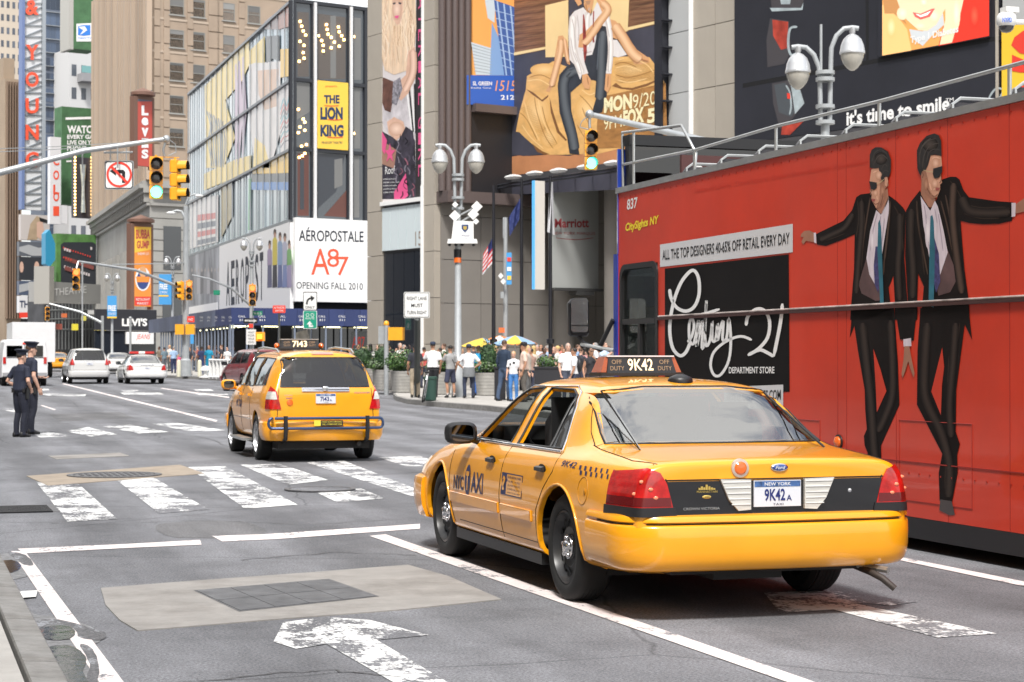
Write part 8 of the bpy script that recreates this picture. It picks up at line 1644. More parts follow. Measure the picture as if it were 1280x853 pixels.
def planter(x0,x1,yb,t_,shrubs,label):
 p0,p1=colat(x0,t_),colat(x1,t_);c=(p0+p1)/2;w_=(p1-p0).length/2;r=thing('planter',c,label,'planter','ribbed concrete planters along the plaza');h=.78;z0=c.z+.15
 b=MB();pr=[]
 for k in range(7):z_=k*h/7;s_=.86+.14*k/6;pr+=[(s_,z_+.012),(s_+.02,z_+.03),(s_+.02,z_+h/7-.02)]
 pr+=[(1.03,h),(.94,h),(.92,h-.1)]
 rg=[[V((c.x+w_*s_*math.copysign(abs(math.cos(a))**.5,math.cos(a)),c.y+.6*s_*math.copysign(abs(math.sin(a))**.5,math.sin(a)),z0+z_))for a in[2*math.pi*i/28 for i in range(28)]]for s_,z_ in pr]
 b.loft(rg,BZ,False);b.add([V((q.x,q.y,z0+h-.1))for q in rg[-1]],[tuple(range(28))],UND);b.obj('pot',r,35)
 for k,(dx,hh,rr_,kind)in enumerate(shrubs):
  b=MB();cc_=(c.x+dx*w_,c.y,z0+h+hh*.45);kd_={0:LEAFS[:2],1:LEAFS[1:3],2:LEAFS[2:]}[kind]
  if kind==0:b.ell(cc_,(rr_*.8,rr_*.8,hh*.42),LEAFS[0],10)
  leafclump(b,cc_,(rr_,rr_,hh*.52),int(420*rr_/.4),None,k+int(x0),size=.075,ms=kd_);leafclump(b,(cc_[0],cc_[1],cc_[2]-hh*.1),(rr_*.8,rr_*.8,hh*.35),160,None,k+int(x0)+90,size=.08,ms=kd_)
  b.obj('shrub',r,0)
planter(446,466,487,77,((-.3,.95,.5,0),(.6,.4,.5,2)),'concrete planter nearest the SUV taxi with a round dark shrub')
planter(468,489,490,72,((0,1.0,.42,0),(-.6,.35,.4,2),(.7,.5,.4,1)),'concrete planter with an egg shaped dark shrub, second from the left')
planter(491,513,494,68,((-.4,.7,.5,1),(.3,.8,.5,1)),'concrete planter with loose green shrubs just left of the lane sign')
planter(534,562,494,65.5,((-.2,.45,.4,2),(.7,.8,.36,0)),'concrete planter behind the white shirted man and the man in shorts')
planter(594,622,495,64,((.15,1.15,.38,0),(-.4,.42,.45,2),(.6,.4,.4,2)),'concrete planter with a tall pointed dark shrub beside the lamp')
BXP=mat('black_planter',(.02,.02,.024),.45)
def boxplanter(x0,x1,t_,lab,leaf=True):
 p0,p1=colat(x0,t_),colat(x1,t_);c=(p0+p1)/2;r=thing('box_planter',c,lab,'planter');b=MB();b.box((c.x,c.y,c.z+.15+.5),((p1-p0).length,.7,1.0),BXP,-TH);b.box((c.x,c.y,c.z+.15+1.0),((p1-p0).length+.06,.76,.06),BXP,-TH);b.obj('box',r,0)
 if leaf:b=MB();leafclump(b,(c.x,c.y,c.z+1.3),((p1-p0).length*.45,.3,.2),260,None,int(x0),size=.08,ms=LEAFS[1:3]);b.obj('foliage',r,0)
boxplanter(668,701,60,'wide black box planter behind the child and the man in the black cap');boxplanter(618,632,59,'black box planter beside the navy shirted man',False)
p=colat(538,57.5);r=thing('litter_bin',p,'dark green litter bin behind the bicycle','bin');b=MB();b.lathe([(.15,.15),(.18,.18),(.20,.80),(.22,.82),(.22,.88),(.15,.90)],p,mat('bin_green',(.02,.06,.045),.5),20);b.obj('body',r,40)
bk=thing('bicycle',colat(528,56.2),'silver bicycle seen end on, locked to the dark sign post','bicycle')
pb_=colat(529,56.2);z0=pb_.z+.15;T=MX.Translation((pb_.x,pb_.y,z0))@MX.Rotation(R(72),4,'Z')@MX.Rotation(R(9),4,'X')
for xx in(-.52,.52):
 b=MB();pts=[T@V((xx+.33*math.cos(a),0,.34+.33*math.sin(a)))for a in[2*math.pi*i/28 for i in range(29)]];b.tube(pts,.022,RUB,6);b.tube([T@V((xx+.305*math.cos(a),0,.34+.305*math.sin(a)))for a in[2*math.pi*i/28 for i in range(29)]],.012,ALU,5)
 for k in range(10):a=math.pi*k/10;b.tube([T@V((xx+.3*math.cos(a),0,.34+.3*math.sin(a))),T@V((xx-.3*math.cos(a),0,.34-.3*math.sin(a)))],.003,ALU,3)
 b.obj('wheel',bk,50)
b=MB();fr_=lambda*a:b.tube([T@V(q)for q in a],.019,mat('bike_silver',(.6,.6,.62),.3,.6),7)
fr_((-.52,0,.34),(-.15,0,.32),(-.28,0,.82),(-.52,0,.34));fr_((-.15,0,.32),(.38,0,.80));fr_((-.26,0,.78),(.36,0,.86));fr_((.52,0,.34),(.38,0,.80),(.35,0,.95));b.obj('frame',bk,50)
b=MB();b.tube([T@V((.30,-.32,1.02)),T@V((.36,-.1,.99)),T@V((.36,.1,.99)),T@V((.30,.32,1.02))],.016,BLK,6);b.obj('handlebar',bk,50);b=MB();b.ell(T@V((-.30,0,.90)),(.09,.07,.04),BLK,10);b.obj('saddle',bk,50)
UY,UB,UW,UO=mat('umb_yellow',(.66,.46,.07),.6),mat('umb_blue',(.24,.38,.55),.6),mat('umb_white',(.75,.75,.75),.6),mat('umb_orange',(.75,.25,.06),.6)
for x,t_,rr_,cols_,lab,zt_ in((603,72,.85,(UY,UY,UB,UW),'yellow and blue striped parasol left of the navy shirted man',2.0),(644,71,.85,(UB,UY,UB,UO),'blue and yellow parasol behind the navy shirted man',2.1),(625,75,1.0,(UO,UW,UO,UB),'orange and white parasol between the two others',2.12)):
 p=colat(x,t_);r=thing('parasol',p,lab,'parasol','parasols over the snack cart');b=MB();b.tube([p,p+V((0,0,zt_+.15))],.025,ALU,6);b.obj('pole',r,40);n=8
 for k in range(n):
  b=MB();a0_,a1_=2*math.pi*k/n,2*math.pi*(k+1)/n;rg=[[p+V((q*math.cos(a0_+(a1_-a0_)*j/4),q*math.sin(a0_+(a1_-a0_)*j/4),zt_+.15-.42*(q/rr_)**1.35*rr_/1.2+(.04*math.sin(math.pi*j/4)*-(q/rr_))))for j in range(5)]for q in(.02,rr_*.35,rr_*.7,rr_)];b.loft(rg,cols_[k%4],False,False);b.obj('canopy_panel',r,60)
r=thing('traffic_barrier',gnd(275,475),'low white traffic barrier with grey vertical bars beside the red SUV','barrier')
for k in range(9):
 p=colat(263.5+k*4.6,97-k*.6);b=MB();b.box((p.x,p.y,p.z+.65),(.17,.25,.95),WPL if k%1==0 else GREY,-TH);b.box((p.x+.10,p.y,p.z+.65),(.05,.2,.9),GREY,-TH);b.obj('bar',r,0)
a_,c_=colat(262,97),colat(302,92)
b=MB();
for z_ in(.25,1.12):b.tube([a_+V((0,0,z_)),c_+V((0,0,z_))],.07,WPL,6)
b.obj('beam',r,40)
for x,lab in((223.5,'cream bollard at the left of the thick grey pole'),(249.5,'cream bollard at the right of the thick grey pole')):
 p=colat(x,104);r=thing('bollard',p,lab,'bollard','bollards at the far corner');b=MB();b.lathe([(.11,.15),(.11,1.0),(.09,1.06),(0,1.1)],p,mat('bollard_cream',(.62,.60,.46),.6),12);b.obj('bollard',r,40)
p=colat(257,101);r=thing('mushroom_vent',p,'white dome topped vent post in front of the barrier','vent');b=MB();b.lathe([(.35,.15),(.35,.22),(.12,.25),(.12,.5),(.28,.55),(.2,.75),(0,.8)],p,WPL,16);b.obj('vent',r,40)
# ================================================================ people: one continuous body per person
def cm(name,c,r=.8,**k):return mat(name,c,r,var=k.get('var',.16),scale=k.get('scale',9),bump=.25,bscale=14)
SKN={'light':mat('skin_light',(.56,.33,.24),.55,var=.08,scale=8),'tan':mat('skin_tan',(.40,.21,.13),.55,var=.08,scale=8),'dark':mat('skin_dark',(.12,.06,.04),.5,var=.1,scale=8)}
HRC={'black':mat('hair_black',(.012,.010,.009),.6,var=.4,scale=30),'brown':mat('hair_brown',(.07,.035,.02),.6,var=.4,scale=30),'grey':mat('hair_grey',(.25,.24,.23),.7,var=.3,scale=30),'blonde':mat('hair_blonde',(.50,.34,.14),.6,var=.3,scale=30),'bald':None}
SHOE=mat('shoe_black',(.012,.012,.013),.35);SOCK=mat('sock_white',(.6,.6,.6),.8);SHOEL=mat('shoe_pale',(.5,.48,.45),.6)
def ering(c,rx,ry,yaw=0.,n=16,tilt=(0,0)):return[V((c[0]+rx*math.cos(a)*math.cos(yaw)-ry*math.sin(a)*math.sin(yaw),c[1]+rx*math.cos(a)*math.sin(yaw)+ry*math.sin(a)*math.cos(yaw),c[2]+tilt[0]*math.cos(a)*rx+tilt[1]*math.sin(a)*ry))for a in[2*math.pi*i/n for i in range(n)]]
def hand(b,w,d,side,skin,curl=.6,k=1.,fingers=True,palm=None):
 d=V(d).normalized();nrm=V(palm).normalized()if palm else V((-side,0,0));nrm=(nrm-d*nrm.dot(d)).normalized();ac=d.cross(nrm)
 if ac.y<0 and not palm:ac=-ac
 w=V(w);rg=[]
 for t_,hw,th in((-.03,.026,.022),(.0,.028,.02),(.04,.040,.018),(.085,.043,.016),(.10,.038,.012)):rg.append([w+d*t_*k+ac*(hw*math.cos(a)*k)+nrm*(th*math.sin(a)*k)for a in[2*math.pi*i/10 for i in range(10)]])
 b.loft(rg,skin)
 if not fingers:b.tube([w+d*.08*k,w+d*.13*k+nrm*.02*k,w+d*.16*k+nrm*.05*k],[.036*k,.03*k,.018*k],skin,8);b.tube([w+d*.02*k+ac*.03*k,w+d*.08*k+ac*.055*k+nrm*.02],[.016*k,.010*k],skin,6);return
 for i in range(4):
  o_=ac*(.032-.021*i)*k;L_=(.072,.082,.076,.060)[i]*k;p_=w+d*.088*k+o_;dd=d.copy();pts=[p_-d*.02*k];
  for s_ in range(3):
   dd=(dd+nrm*curl*(.5+.15*i)).normalized();p_=p_+dd*L_*(.42,.32,.26)[s_];pts.append(p_.copy())
  b.tube([pts[0],w+d*.088*k+o_]+pts[1:],[.010*k,.0105*k,.0098*k,.009*k,.007*k],skin,8)
 t0=w+d*.015*k+ac*.030*k;b.tube([t0,t0+(d*.5+ac*.6+nrm*.3)*.04*k,t0+(d*.85+ac*.45+nrm*.55)*.075*k],[.014*k,.012*k,.009*k],skin,8)
def person(name,px,t_,label,group=None,h=1.75,yaw=0.,skin='light',hair='brown',shirt=(.5,.5,.5),trou=(.05,.05,.07),sleeve='short',shorts=False,shoe=None,arms=None,headyaw=0.,headtilt=0.,fem=False,long_hair=False,fine=False,world=None,stance=.10,step=0.,z=.15,width=1.,skirt=False,voxel=None,coatlen=.0,acc=None,sock=False,lean=0.):
 sk=SKN[skin];hr=HRC[hair];sm=shirt if not isinstance(shirt,tuple)else cm('cloth_%d_%d_%d'%tuple(int(c*99)for c in shirt),shirt);tm=trou if not isinstance(trou,tuple)else cm('trousers_%d_%d_%d'%tuple(int(c*99)for c in trou),trou)
 sh=shoe or SHOE;p=world or colat(px,t_);b=MB();w_=width
 sl=.92 if fem else 1.;tr=[]
 T_=[(.90,.150,.105,tm),(.98,.162*w_,.118*w_,tm)]
 b.loft([ering((0,0,z_),rx,ry)for z_,rx,ry in((.86,.10,.08),(.89,.150*w_,.11),(.95,.168*w_,.122*w_),(1.02,.160*w_*sl,.115*w_))],tm)
 bot=.97-coatlen;L0=lean
 b.loft([ering((0,L0*(z_-1),z_),rx*1.02,ry*1.02)for z_,rx,ry in((bot,(.172+coatlen*.05)*w_,.125*w_),(1.04,.160*w_*sl,.118*w_),(1.14,.152*w_*sl,.112*w_),(1.26,.172*w_,.12),(1.36,.185*w_,.115),(1.42,.170*w_,.095),(1.46,.11,.075),(1.49,.065,.06))],sm)
 for s in(-1,1):b.ell((s*.165*w_,L0*.42,1.395),(.068,.062,.062),sm,12)
 if fem:
  for s in(-1,1):b.ell((s*.07,.09,1.29),(.065,.05,.06),sm,10)
 for s in(-1,1):
  f=step*s;hip=V((s*.085,0,.90));kn=V((s*(stance*.95+.01),.02+f*.5,.49));an=V((s*stance,-.03+f,.085));
  if skirt:pass
  if shorts:
   b.tube([hip,hip*.45+kn*.55,kn+V((0,0,.03))],[.095*w_,.092*w_,.098*w_],tm,12);b.tube([kn+V((0,0,.12)),kn,kn*.6+an*.4+V((0,-.025,0)),an+V((0,0,.0))],[.055,.052,.052,.035],sk,10)
   if sock:b.tube([an+V((0,0,.07)),an+V((0,0,-.02))],[.042,.042],SOCK,10)
  else:
   b.tube([hip,hip*.5+kn*.5,kn,kn*.55+an*.45+V((0,-.02,0)),an+V((0,.0,.03)),an+V((0,.01,-.035))],[.095*w_,.085*w_,.068,.062,.058,.066],tm,12)
  b.loft([ering((an.x+s*.005,an.y+yy,.05*kz),rx,.0001+.001)if False else[V((an.x+s*.01+rx*math.cos(a),an.y+yy,max(.0,.035*kz+.035*kz*math.sin(a))))for a in[2*math.pi*i/12 for i in range(12)]]for yy,rx,kz in((-.075,.026,1.2),(-.05,.038,1.7),(0,.040,1.8),(.06,.044,1.3),(.12,.045,.95),(.165,.032,.75),(.18,.015,.5))],sh)
 if skirt:b.loft([ering((0,0,z_),rx,ry)for z_,rx,ry in((.45,.24,.19),(.7,.20,.15),(.98,.16,.12))],tm)
 A_s=arms or{}
 for s in(-1,1):
  el_,wr_,pn=(list(A_s.get(s,((.235,-.03,1.12),(.235,.07,.88))))+[None])[:3]
  S0=V((s*.172*w_,L0*.42,1.40));E=V((s*el_[0]*(w_ if abs(el_[0])>.2 else 1),el_[1],el_[2]));W=V((s*wr_[0],wr_[1],wr_[2]))
  if sleeve=='short':
   m1=S0.lerp(E,.72);b.tube([S0,S0.lerp(E,.4),m1],[.062,.060,.064],sm,12);b.tube([S0.lerp(E,.5),E,E.lerp(W,.3),W],[.046,.040,.041,.026],sk,10)
  elif sleeve=='none':b.tube([S0,E,E.lerp(W,.3),W],[.048,.037,.038,.024],sk,10)
  else:b.tube([S0,S0.lerp(E,.5),E,E.lerp(W,.5),W],[.062,.057,.050,.045,.037],sm,12)
  hand(b,W,(W-E),s,sk,.55,1.,fine,pn)
 hy=R(headyaw);hc=V((0,.018+L0*.6,1.635));H=MX.Translation(hc)@MX.Rotation(hy,4,'Z')@MX.Rotation(R(headtilt),4,'X')
 b.tube([V((0,L0*.45,1.42)),V((0,L0*.5,1.50)),hc+V((0,-.005,-.04))],[.062,.055,.056],sk,12)
 b.ell((0,-.008,.018),(.076,.094,.098),sk,18,H);b.loft([[H@V((rx*math.cos(a),cy+ry*math.sin(a),z_))for a in[2*math.pi*i/14 for i in range(14)]]for z_,rx,ry,cy in((.02,.070,.078,.010),(-.04,.062,.070,.018),(-.085,.047,.050,.034),(-.112,.028,.028,.050))],sk)
 b.loft([[H@V((rx*math.cos(a),cy+ry*math.sin(a),z_))for a in[2*math.pi*i/8 for i in range(8)]]for z_,rx,ry,cy in((.025,.007,.008,.086),(-.01,.012,.014,.094),(-.028,.017,.016,.094),(-.038,.010,.010,.088))],sk)
 for s in(-1,1):b.ell((s*.077,-.008,-.005),(.011,.021,.031),sk,8,H)
 b.ell((0,.078,-.062),(.023,.014,.008),sk,8,H)
 if hr:
  b.ell((0,-.022,.040),(.083,.096,.088),hr,16,H)
  if long_hair:b.loft([[H@V((rx*math.cos(a),cy+ry*math.sin(a),z_))for a in[2*math.pi*i/14 for i in range(14)]]for z_,rx,ry,cy in((.06,.085,.07,-.03),(-.06,.092,.055,-.05),(-.17,.09,.045,-.06),(-.24,.06,.025,-.065))],hr)
 me=b.mesh('body',0);o=bpy.data.objects.new('body',me);COL.objects.link(o)
 vs=[v.co.copy()for v in me.vertices];fsx=[tuple(q.vertices)for q in me.polygons];mi=[q.material_index for q in me.polygons];bv=BVHTree.FromPolygons(vs,fsx);mats_=list(me.materials)
 md=o.modifiers.new('r','REMESH');md.mode='VOXEL';md.voxel_size=voxel or(.008 if fine else .022);md.use_smooth_shade=True
 s2=o.modifiers.new('s','SMOOTH');s2.factor=.5;s2.iterations=3 if fine else 2
 bake(o);me=o.data
 me.materials.clear()
 for q in mats_:me.materials.append(q)
 idx=[]
 for q in me.polygons:
  h_,n_,i_,d_=bv.find_nearest(q.center);idx.append(mi[i_]if i_ is not None else 0)
 me.polygons.foreach_set('material_index',idx);me.update()
 r=thing(name,(p.x,p.y,p.z+z),label,'person',group,yaw);r.scale=(h/1.75,)*3;o.parent=r;o.name='body'
 if fine or acc is not None or t_ and t_<70:
  e_=MB()
  for s in(-1,1):e_.ell((s*.029,.078,.012),(.013,.008,.007),mat('eye_dark',(.03,.02,.02),.3),8,H);e_.ell((s*.029,.083,.030),(.018,.006,.004),HRC['black'],8,H)
  e_.ell((0,.087,-.068),(.020,.006,.004),mat('lip_tone',(.30,.12,.10),.5),8,H);e_.obj('face',r,60,True)
 if acc:acc(r,H,sm)
 return r
def cap(r,H,m,brim=True,back=False):
 q=MB();q.lathe([(.092,.0),(.094,.03),(.085,.062),(.055,.085),(0,.092)],(0,0,0),m,18,'Z',H@MX.Translation((0,-.012,.055))@MX.Diagonal((.98,1.12,1,1)))
 if brim:s=-1 if back else 1;q.loft([[H@V((x*w_,s*(.06+yy)-.01,.062+dz-zz*yy))for x,dz in((-1,0),(0,.012),(1,0),(1,-.006),(0,.006),(-1,-.006))]for yy,w_,zz in((0,.078,.1),(.05,.07,.2),(.10,.04,.28))],m)
 q.obj('cap',r,50,True)
def pcap(r,H):
 q=MB();M_=MX.Translation((0,-.004,.058))@MX.Rotation(R(-3),4,'X')@MX.Diagonal((1,1.14,1,1));NP=mat('police_navy',(.010,.013,.028),.75,var=.3,scale=9,bump=.3,bscale=15)
 q.lathe([(.088,-.01),(.090,.035),(.100,.055),(.128,.078),(.132,.086),(.118,.100),(.07,.108),(0,.110)],(0,0,0),NP,24,'Z',H@M_);c_=q.obj('police_cap',r,50,True)
 q=MB();q.loft([[H@V((x*w_,.075+yy,.050+dz-.5*yy))for x,dz in((-1,0),(-.5,.012),(0,.016),(.5,.012),(1,0),(1,-.005),(0,.010),(-1,-.005))]for yy,w_ in((0,.078),(.025,.07),(.045,.045))],mat('peak_gloss',(.008,.008,.009),.15,coat=1.));q.obj('peak',c_,50,True)
 q=MB();q.ell((0,.112,.105),(.018,.008,.022),mat('badge_silver',(.6,.58,.5),.3,.8),10,H);q.obj('badge',c_,50,True)
PN=cm('police_shirt',(.012,.016,.034));PTR=cm('police_trouser',(.010,.012,.024))
def cop_kit(r,H,patchside):
 q=MB();q.loft([ering((0,0,z_),rx,ry)for z_,rx,ry in((.955,.186,.140),(.96,.190,.144),(1.005,.188,.142),(1.01,.184,.138))],mat('duty_belt',(.010,.010,.011),.35));bl=q.obj('duty_belt',r,40,True)
 for a,w_,h_ in((20,.05,.09),(-25,.045,.08),(60,.05,.10),(120,.05,.09),(160,.06,.12),(205,.05,.10),(250,.05,.08)):
  q=MB();q.box((.20*math.cos(R(a)),.155*math.sin(R(a)),.955),(.045,w_,h_),MC['duty_belt'],R(a));q.obj('pouch',bl,20,True)
 for s in(1,):
  q=MB();q.loft([[V((s*(.215+dx),.0+dy,z_))for dx,dy in((-.02,-.035),(.025,-.03),(.025,.03),(-.02,.035))]for z_ in(1.0,.9,.78)],MC['duty_belt']);q.tube([(s*.235,-.02,.99),(s*.24,-.05,1.03)],.016,MC['duty_belt'],6);q.obj('holster',bl,30,True)
 q=MB();q.tube([V((-.16,.13,.95)),V((-.15,.17,.85)),V((-.13,.16,.82))],.007,CHR,5);q.tube([V((-.17,.12,.95)),V((-.18,.16,.88)),V((-.16,.16,.84))],.008,CHR,5);q.obj('keys',bl,30,True)
 q=MB();q.lathe([(0,.018),(.036,.016),(.040,.0)],(0,0,0),mat('patch_white',(.55,.53,.48),.6),14,'Z',MX.Translation((patchside*.212,-.01,1.345))@MX.Rotation(R(patchside*82),4,'Y'));pt=q.obj('shoulder_patch',r,40,True);q=MB();q.lathe([(0,.021),(.024,.0195)],(0,0,0),mat('patch_blue',(.04,.08,.22),.6),12,'Z',MX.Translation((patchside*.212,-.01,1.345))@MX.Rotation(R(patchside*82),4,'Y'));q.obj('patch_center',pt,40,True)
 q=MB();q.ell((-.085,.118,1.33),(.022,.006,.028),MC['badge_silver']if 'badge_silver' in MC else CHR,10);q.obj('chest_badge',r,40,True)
def cop1(r,H,sm):pcap(r,H);cop_kit(r,H,-1)
def cop2(r,H,sm):pcap(r,H);cop_kit(r,H,1)
c1=gnd(26,546.5);c2=gnd(38,543)
person('person',26,39,'shorter police officer at left, hand on belt, seen from the side','police officers talking at the corner',h=1.68,yaw=R(-58),skin='light',hair='black',shirt=PN,trou=PTR,fine=True,world=c1,z=0,width=1.2,headyaw=-18,arms={-1:((.27,-.10,1.14),(.21,.10,1.00),(1,0,.3)),1:((.25,-.04,1.14),(.20,.10,.98))},acc=cop1,stance=.11)
person('person',38,39,'taller police officer facing right, cap pushed high, holding a small device','police officers talking at the corner',h=1.83,yaw=R(-72),skin='light',hair='brown',shirt=PN,trou=PTR,fine=True,world=c2,z=0,width=1.14,headyaw=-12,arms={-1:((.22,-.04,1.14),(.08,.24,1.10),(0,0,1)),1:((.25,-.05,1.13),(.27,.06,.89))},acc=cop2,stance=.11)
GW='people watching from the plaza pavement'
def strap(m,p0=(-.12,.10,1.44),p1=(.17,-.06,1.02)):
 def f(r,H,sm):q=MB();q.tube([V(p0),V((0,-.13,1.28)),V(p1)],.012,m,6);q.obj('strap',r,50,True)
 return f
person('person',519,61,'dark shirted man half hidden by the dark sign post',GW,1.74,R(-10),'tan','black',(.02,.022,.03),(.36,.30,.22),headyaw=10)
person('person',541,61.5,'man in white shirt and black trousers, dark cap, left of the plaza',GW,1.80,R(-20),'tan','black',(.78,.78,.79),(.012,.012,.016),width=1.12,acc=lambda r,H,sm:cap(r,H,cm('cap_navy',(.02,.03,.06)),False),arms={-1:((.26,.10,1.16),(.16,.28,1.25))})
person('person',563,61,'man in grey tee, navy shorts and white socks with a shoulder strap',GW,1.70,R(15),'tan','black',(.30,.30,.30),(.035,.04,.075),shorts=True,sock=True,arms={-1:((.24,.14,1.20),(.10,.26,1.38))},acc=strap(MC['duty_belt']),stance=.13)
def waist(r,H,sm):
 q=MB();JG=cm('jacket_grey',(.17,.18,.19));q.loft([ering((0,-.02,z_),rx,ry)for z_,rx,ry in((.70,.20,.16),(.80,.215,.17),(.95,.195,.15),(1.02,.18,.14))],JG);q.tube([V((.02,.14,.98)),V((.05,.19,.85)),V((.04,.17,.74))],.03,JG,8);q.obj('tied_jacket',r,50,True);cap(r,H,cm('cap_navy',0),False)
person('person',586,60.5,'man in white tee with hands on hips and grey jacket tied round waist',GW,1.72,R(-5),'tan','black',(.74,.74,.76),(.02,.028,.055),width=1.08,arms={-1:((.36,-.06,1.14),(.20,.04,1.00),(0,-1,0)),1:((.36,-.06,1.14),(.20,.04,1.00),(0,-1,0))},acc=waist,stance=.14)
person('person',598,64,'person in bright blue top just behind the man with hands on hips',GW,1.70,R(-25),'tan','brown',(.03,.36,.68),(.03,.12,.42))
person('person',630,57.5,'tall man in dark navy shirt and jeans walking right, by the parasols',GW,1.86,R(-60),'light','brown',(.015,.03,.06),(.05,.08,.14),sleeve='long',step=.12,headyaw=30)
def cow(r,H,sm):
 q=MB();rg=random.Random(5)
 for k in range(9):a=rg.uniform(0,6.28);z_=rg.uniform(1.0,1.38);q.ell((.165*math.cos(a),.115*math.sin(a),z_),(.035+.02*rg.random(),.03,.045),INK,8)
 q.obj('black_print',r,50,True)
person('person',642,57,'child in white top with black blotches beside the tall navy shirted man',GW,1.52,R(150),'light','blonde',(.74,.74,.76),(.06,.2,.5),acc=cow,width=.95)
person('person',655,56.5,'man in pale pink shirt and black cap looking left',GW,1.78,R(75),'tan','black',(.62,.46,.38),(.10,.09,.08),width=1.14,acc=lambda r,H,sm:cap(r,H,cm('cap_black',(.012,.012,.014))),headyaw=-10)
person('person',659.5,58.5,'blonde long haired woman behind the man in the black cap',GW,1.70,R(-120),'light','blonde',(.4,.35,.3),(.1,.1,.1),long_hair=True)
person('person',710,55,'grey haired man in white tee with black straps at centre right',GW,1.76,R(170),'light','grey',(.72,.73,.75),(.06,.07,.1),width=1.1,acc=strap(INK,(-.12,.10,1.44),(-.14,-.1,1.05)))
def pack(r,H,sm):
 q=MB();q.ell((0,-.17,1.22),(.15,.10,.22),INK,14);q.obj('backpack',r,50,True)
person('person',718,53.5,'dark haired youth in white shirt with a black backpack',GW,1.62,R(60),'tan','black',(.74,.74,.75),(.03,.04,.07),acc=pack,sleeve='short')
def shades(r,H,sm):
 q=MB();q.ell((0,.085,.012),(.062,.016,.016),INK,12,H);q.obj('sunglasses',r,50,True)
person('person',739,52,'woman with sunglasses and raised hand left of the taxi roof sign',GW,1.63,R(175),'tan','black',(.02,.02,.025),(.02,.02,.03),fem=True,sleeve='none',long_hair=True,acc=shades,arms={-1:((.24,.14,1.20),(.08,.20,1.40))})
GC='crowd standing on the plaza behind the planters'
crowd=[(667,66,.5,'light','blonde',(.62,.55,.46)),(676,70,3.0,'tan','brown',(.55,.55,.60)),(684,73,1.2,'light','grey',(.30,.42,.62)),(693,68,2.4,'light','brown',(.02,.02,.022)),(701,74,4.0,'tan','black',(.65,.20,.16)),(726,66,5.2,'light','brown',(.03,.03,.04)),(748,70,2.9,'tan','black',(.35,.34,.36)),(756,64,3.6,'light','brown',(.40,.52,.68)),(606,70,.3,'light','brown',(.6,.12,.1)),(614,74,2.2,'tan','black',(.7,.7,.7)),(550,74,1.0,'tan','black',(.03,.03,.03)),(574,72,4.4,'light','blonde',(.45,.43,.4)),(500,72,3.3,'light','grey',(.72,.72,.72)),(508,78,.6,'tan','black',(.10,.10,.14)),(472,82,2.6,'light','grey',(.72,.70,.68)),(478.5,80,1.6,'tan','black',(.30,.34,.40)),(486,79,5.0,'light','brown',(.55,.5,.45)),(463,84,.2,'dark','black',(.04,.04,.05)),(454,86,2.0,'light','blonde',(.70,.60,.50)),(447,82,3.9,'tan','brown',(.10,.22,.14)),(438,90,1.4,'light','brown',(.20,.25,.40))]
wd=['white','blonde','pale blue','black','red','grey']
cl=['in a sand coloured top, right beside the black capped man','in pale lilac above the wide black planter','grey haired in a blue shirt over the wide black planter','dark haired in black behind the wide black planter','in a red top just right of the wide black planter','in black behind the pair in white tees','in grey between woman with sunglasses and roof sign','in pale blue just left of the bus mirror arm','in a dull red top under the yellow parasol','in white under the orange parasol','in black behind the white shirted man','blonde in grey next to the lamp post','grey haired in white left of the dark sign post','in dark grey further back by the sign post','grey haired in white over the egg shaped shrub','in slate grey between two round shrubs','in beige right of the egg shaped shrub','dark skinned in black behind the round shrub','blonde in peach near the SUV taxi corner','in dark green beside the SUV taxi','in blue grey just behind the SUV taxi roof edge']
shapes=[]
def crowd_person(base,px,t_,yaw,sk_,hr_,shc,lab,group,h,tr_=(.03,.035,.06)):
 r=copy_tree(base);r['label']=lab;r['group']=group;p=colat(px,t_)
 r.matrix_basis=MX.Translation((p.x,p.y,p.z+.15))@MX.Rotation(yaw,4,'Z')@MX.Diagonal((h/1.75,)*3+(1,))
 b_=[q for q in COL.objects if q.parent==r and q.name.startswith('body')][0]
 for i,ms in enumerate(b_.data.materials):
  nm=ms.name;b_.material_slots[i].link='OBJECT'
  b_.material_slots[i].material=SKN[sk_]if nm.startswith('skin')else HRC[hr_]if nm.startswith('hair')else(cm('cloth_%d_%d_%d'%tuple(int(c*99)for c in shc),shc)if nm.startswith('cloth')else cm('trousers_%d_%d_%d'%tuple(int(c*99)for c in tr_),tr_)if nm.startswith('trousers')else ms)
 return r
pa=person('person',crowd[0][0],crowd[0][1],'person '+cl[0],GC,1.70,crowd[0][2],'light','blonde',crowd[0][5],long_hair=True,fem=True)
pb2=person('person',crowd[1][0],crowd[1][1],'person '+cl[1],GC,1.74,crowd[1][2],'tan','brown',crowd[1][5],arms={1:((.24,.12,1.2),(.10,.26,1.36))})
pc=person('person',crowd[2][0],crowd[2][1],'person '+cl[2],GC,1.72,crowd[2][2],'light','grey',crowd[2][5],width=1.12)
for i,(x,t_,yw,sk_,hr_,shc)in enumerate(crowd):
 if i<3:continue
 crowd_person([pa,pb2,pc][(i*2+i//3)%3],x,t_,yw,sk_,hr_,shc,'person '+cl[i],GC,1.62+(i*7%5)*.045)
